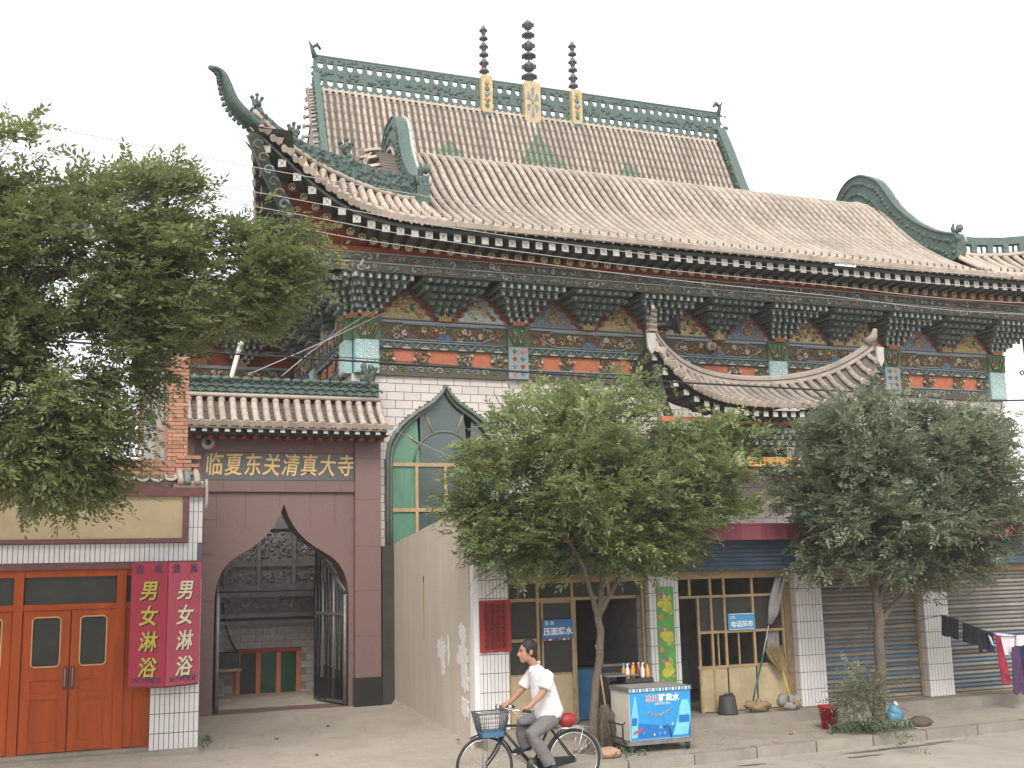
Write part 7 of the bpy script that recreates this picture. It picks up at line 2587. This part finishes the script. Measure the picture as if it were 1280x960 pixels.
# ------------------------------------------------------------------ the rider
def fuse(name, mb, voxel, parent, mat, smooth=4):
    me = mb.mesh(name)
    o = bpy.data.objects.new('fuse_source', me)
    COL.objects.link(o)
    r = o.modifiers.new('r', 'REMESH')
    r.mode = 'VOXEL'
    r.voxel_size = voxel
    s = o.modifiers.new('s', 'SMOOTH')
    s.iterations = smooth
    s.factor = .5
    dg = bpy.context.evaluated_depsgraph_get()
    me2 = bpy.data.meshes.new_from_object(o.evaluated_get(dg))
    bpy.data.objects.remove(o)
    me2.materials.clear()
    me2.materials.append(MATS[mat])
    me2.polygons.foreach_set('use_smooth', [True] * len(me2.polygons))
    me2.name = name
    return put(name, me2, parent)
man = thing('person', 'person in a white short sleeved shirt and grey trousers riding a bicycle', 'person', (5.1, BYC, 0))
bd = MB()
hd = Vector((4.985, BYC, 1.645))
bd.blob(hd + Vector((.015, 0, .025)), (.10, .076, .105), 'skin', n=16, m=12)      # cranium
bd.blob(hd + Vector((-.035, 0, -.045)), (.062, .06, .085), 'skin', n=14, m=10)     # face
bd.blob(hd + Vector((-.055, 0, -.105)), (.036, .038, .032), 'skin', n=10, m=8)     # chin
bd.tube([hd + Vector((-.092, 0, .0)), hd + Vector((-.118, 0, -.045)), hd + Vector((-.095, 0, -.055))], [.012, .017, .012], 'skin', n=8)   # nose
bd.blob(hd + Vector((-.083, 0, .022)), (.018, .045, .012), 'skin', n=8, m=6)       # brow
bd.blob(hd + Vector((-.090, 0, -.075)), (.014, .025, .009), 'skin', n=8, m=6)      # lips
for s in (-1, 1):
    bd.blob(hd + Vector((.025, s * .078, -.015)), (.022, .012, .035), 'skin', n=8, m=6)
bd.tube([(5.0, BYC, 1.58), (5.06, BYC, 1.50), (5.10, BYC, 1.42)], [.055, .052, .06], 'skin', n=12)
bd.tube([(5.10, BYC, 1.42), (5.15, BYC, 1.25), (5.22, BYC, .95)], [(.09, .13), (.11, .15), (.11, .14)], 'skin', n=12)
ARMS = {-1: [(5.17, BYC - .19, 1.37), (5.09, BYC - .245, 1.20), (5.05, BYC - .25, 1.155), (4.95, BYC - .26, 1.075), (4.87, BYC - .27, 1.02)],
        1: [(5.13, BYC + .19, 1.36), (5.02, BYC + .245, 1.19), (4.98, BYC + .25, 1.155), (4.90, BYC + .26, 1.075), (4.83, BYC + .27, 1.02)]}
for s, A in ARMS.items():
    bd.tube(A, [.05, .042, .040, .034, .027], 'skin', n=10)
    hx, hy, hz = A[-1]
    bd.blob((hx - .03, hy, hz - .002), (.045, .036, .022), 'skin', n=10, m=7)            # palm over the grip
    for k in range(4):                                                                # fingers curl round the grip
        fy = hy + s * 0 - .030 + k * .020
        L_ = (.030, .034, .032, .026)[k]
        bd.tube([(hx - .055, fy, hz + .004), (hx - .055 - L_ * .8, fy, hz - .010), (hx - .058 - L_, fy, hz - .036), (hx - .045 - L_ * .5, fy, hz - .052)], [.0095, .009, .0085, .008], 'skin', n=6)
    bd.tube([(hx - .01, hy - s * .034, hz - .004), (hx - .045, hy - s * .046, hz - .022), (hx - .07, hy - s * .036, hz - .034)], [.012, .011, .009], 'skin', n=6)
fuse('body', bd, .008, man, 'skin', 3)
# eyes as small dark almonds under the brow
ey = MB()
for s in (-1, 1):
    ey.blob(hd + Vector((-.088, s * .03, .005)), (.008, .014, .006), 'hair', n=7, m=5)
    ey.blob(hd + Vector((-.094, s * .032, .026)), (.006, .02, .005), 'hair', n=7, m=5)
ey.obj('eyes', man)
hr_ = MB()
hr_.blob(hd + Vector((.028, 0, .048)), (.104, .085, .098), 'hair', n=16, m=10, jit=.03)
hr_.blob(hd + Vector((.055, 0, -.01)), (.07, .078, .085), 'hair', n=14, m=10, jit=.03)
for s in (-1, 1):
    hr_.blob(hd + Vector((-.01, s * .066, .02)), (.03, .018, .05), 'hair', n=8, m=6)
fuse('hair', hr_, .009, man, 'hair', 2)
shm = MB()
SEC = [(5.24, .86, .165, .185), (5.245, .95, .175, .19), (5.21, 1.08, .165, .19), (5.185, 1.2, .15, .195), (5.16, 1.3, .14, .2), (5.13, 1.37, .12, .19), (5.105, 1.43, .09, .13), (5.085, 1.475, .068, .075)]
V, F = [], []
n_ = 20
for x, z, hx, hy in SEC:
    for j in range(n_):
        a = 6.2832 * j / n_
        fold = 1 + .035 * math.sin(a * 5 + z * 17) * max(0, (1.3 - z) / .45)
        V.append((x + hx * fold * math.cos(a) + (z - .86) * 0, BYC + hy * fold * math.sin(a), z + .02 * math.cos(a) * (z < .9)))
for i in range(len(SEC) - 1):
    for j in range(n_):
        F.append((i * n_ + j, i * n_ + (j + 1) % n_, (i + 1) * n_ + (j + 1) % n_, (i + 1) * n_ + j))
F += [tuple(range(n_ - 1, -1, -1)), tuple(range((len(SEC) - 1) * n_, len(SEC) * n_))]
shm.add(V, F, 'shirt', True)
shm.tube([(5.155, BYC - .13, 1.375), (5.16, BYC - .19, 1.36), (5.12, BYC - .235, 1.27), (5.09, BYC - .25, 1.215)], [.07, .082, .08, .082], 'shirt', n=12)
shm.tube([(5.125, BYC + .13, 1.37), (5.12, BYC + .19, 1.35), (5.06, BYC + .235, 1.26), (5.03, BYC + .25, 1.205)], [.07, .082, .08, .082], 'shirt', n=12)
shirt = fuse('shirt', shm, .012, man, 'shirt', 3)
cl = MB()
for s in (-1, 1):
    cl.add([(5.02, BYC + s * .012, 1.455), (5.06, BYC + s * .075, 1.475), (5.135, BYC + s * .07, 1.515), (5.15, BYC, 1.525), (5.12, BYC, 1.485), (5.09, BYC + s * .09, 1.44), (4.985, BYC + s * .05, 1.405)], [(0, 1, 5, 6), (1, 2, 4, 5), (2, 3, 4)], 'shirt', True)
cl.obj('collar', shirt)
tr_ = MB()
tr_.blob((5.26, BYC, .87), (.15, .165, .10), 'trousers', n=14, m=9)
LEG = {-1: [(5.26, BYC - .09, .87), (5.12, BYC - .11, .79), (4.97, BYC - .115, .70), (5.03, BYC - .115, .60), (5.12, BYC - .12, .47), (5.19, BYC - .125, .345)],
       1: [(5.26, BYC + .09, .87), (5.10, BYC + .10, .84), (4.94, BYC + .105, .79), (4.94, BYC + .11, .68), (4.97, BYC + .115, .58), (5.00, BYC + .12, .53)]}
for s, A in LEG.items():
    tr_.tube(A, [.11, .10, .088, .082, .078, .08], 'trousers', n=12)
fuse('trousers', tr_, .012, man, 'trousers', 4)
for s, heel, toe in ((-1, (5.235, BYC - .125, .31), (5.08, BYC - .13, .245)), (1, (5.03, BYC + .125, .515), (4.86, BYC + .13, .485))):
    sh_ = MB()
    hv, tv = Vector(heel), Vector(toe)
    sh_.tube([hv + Vector((.03, 0, .005)), hv, hv.lerp(tv, .5) + Vector((0, 0, -.008)), tv, tv + Vector((-.035, 0, -.012))], [(.025, .025), (.042, .042), (.042, .036), (.046, .03), (.02, .014)], 'shoe', n=10)
    sh_.tube([hv + Vector((.03, 0, -.034)), tv + Vector((-.03, 0, -.034))], [(.035, .009), (.04, .009)], 'white', n=8)
    sh_.obj('shoe', man)
    MB().tube([hv + Vector((-.012, 0, .03)), hv + Vector((-.022, 0, .075))], [.036, .038], 'cloth_white', n=10).obj('sock', man)

# ------------------------------------------------------------------ thin haze in the air
hz = bpy.data.materials.new('haze_air')
hz.use_nodes = True
hn = hz.node_tree
hn.nodes.clear()
ho = hn.nodes.new('ShaderNodeOutputMaterial')
hv = hn.nodes.new('ShaderNodeVolumePrincipled')
hv.inputs['Color'].default_value = (0.95, 0.95, 0.95, 1)
hv.inputs['Density'].default_value = 0.0011
hn.links.new(hv.outputs[0], ho.inputs['Volume'])
MATS['haze_air'] = hz
hb_ = MB().box(-420, 420, -220, 620, -1.2, 24, 'haze_air').obj('haze')
tag(hb_, 'thin pale haze filling the air over the street', 'haze', kind='stuff')
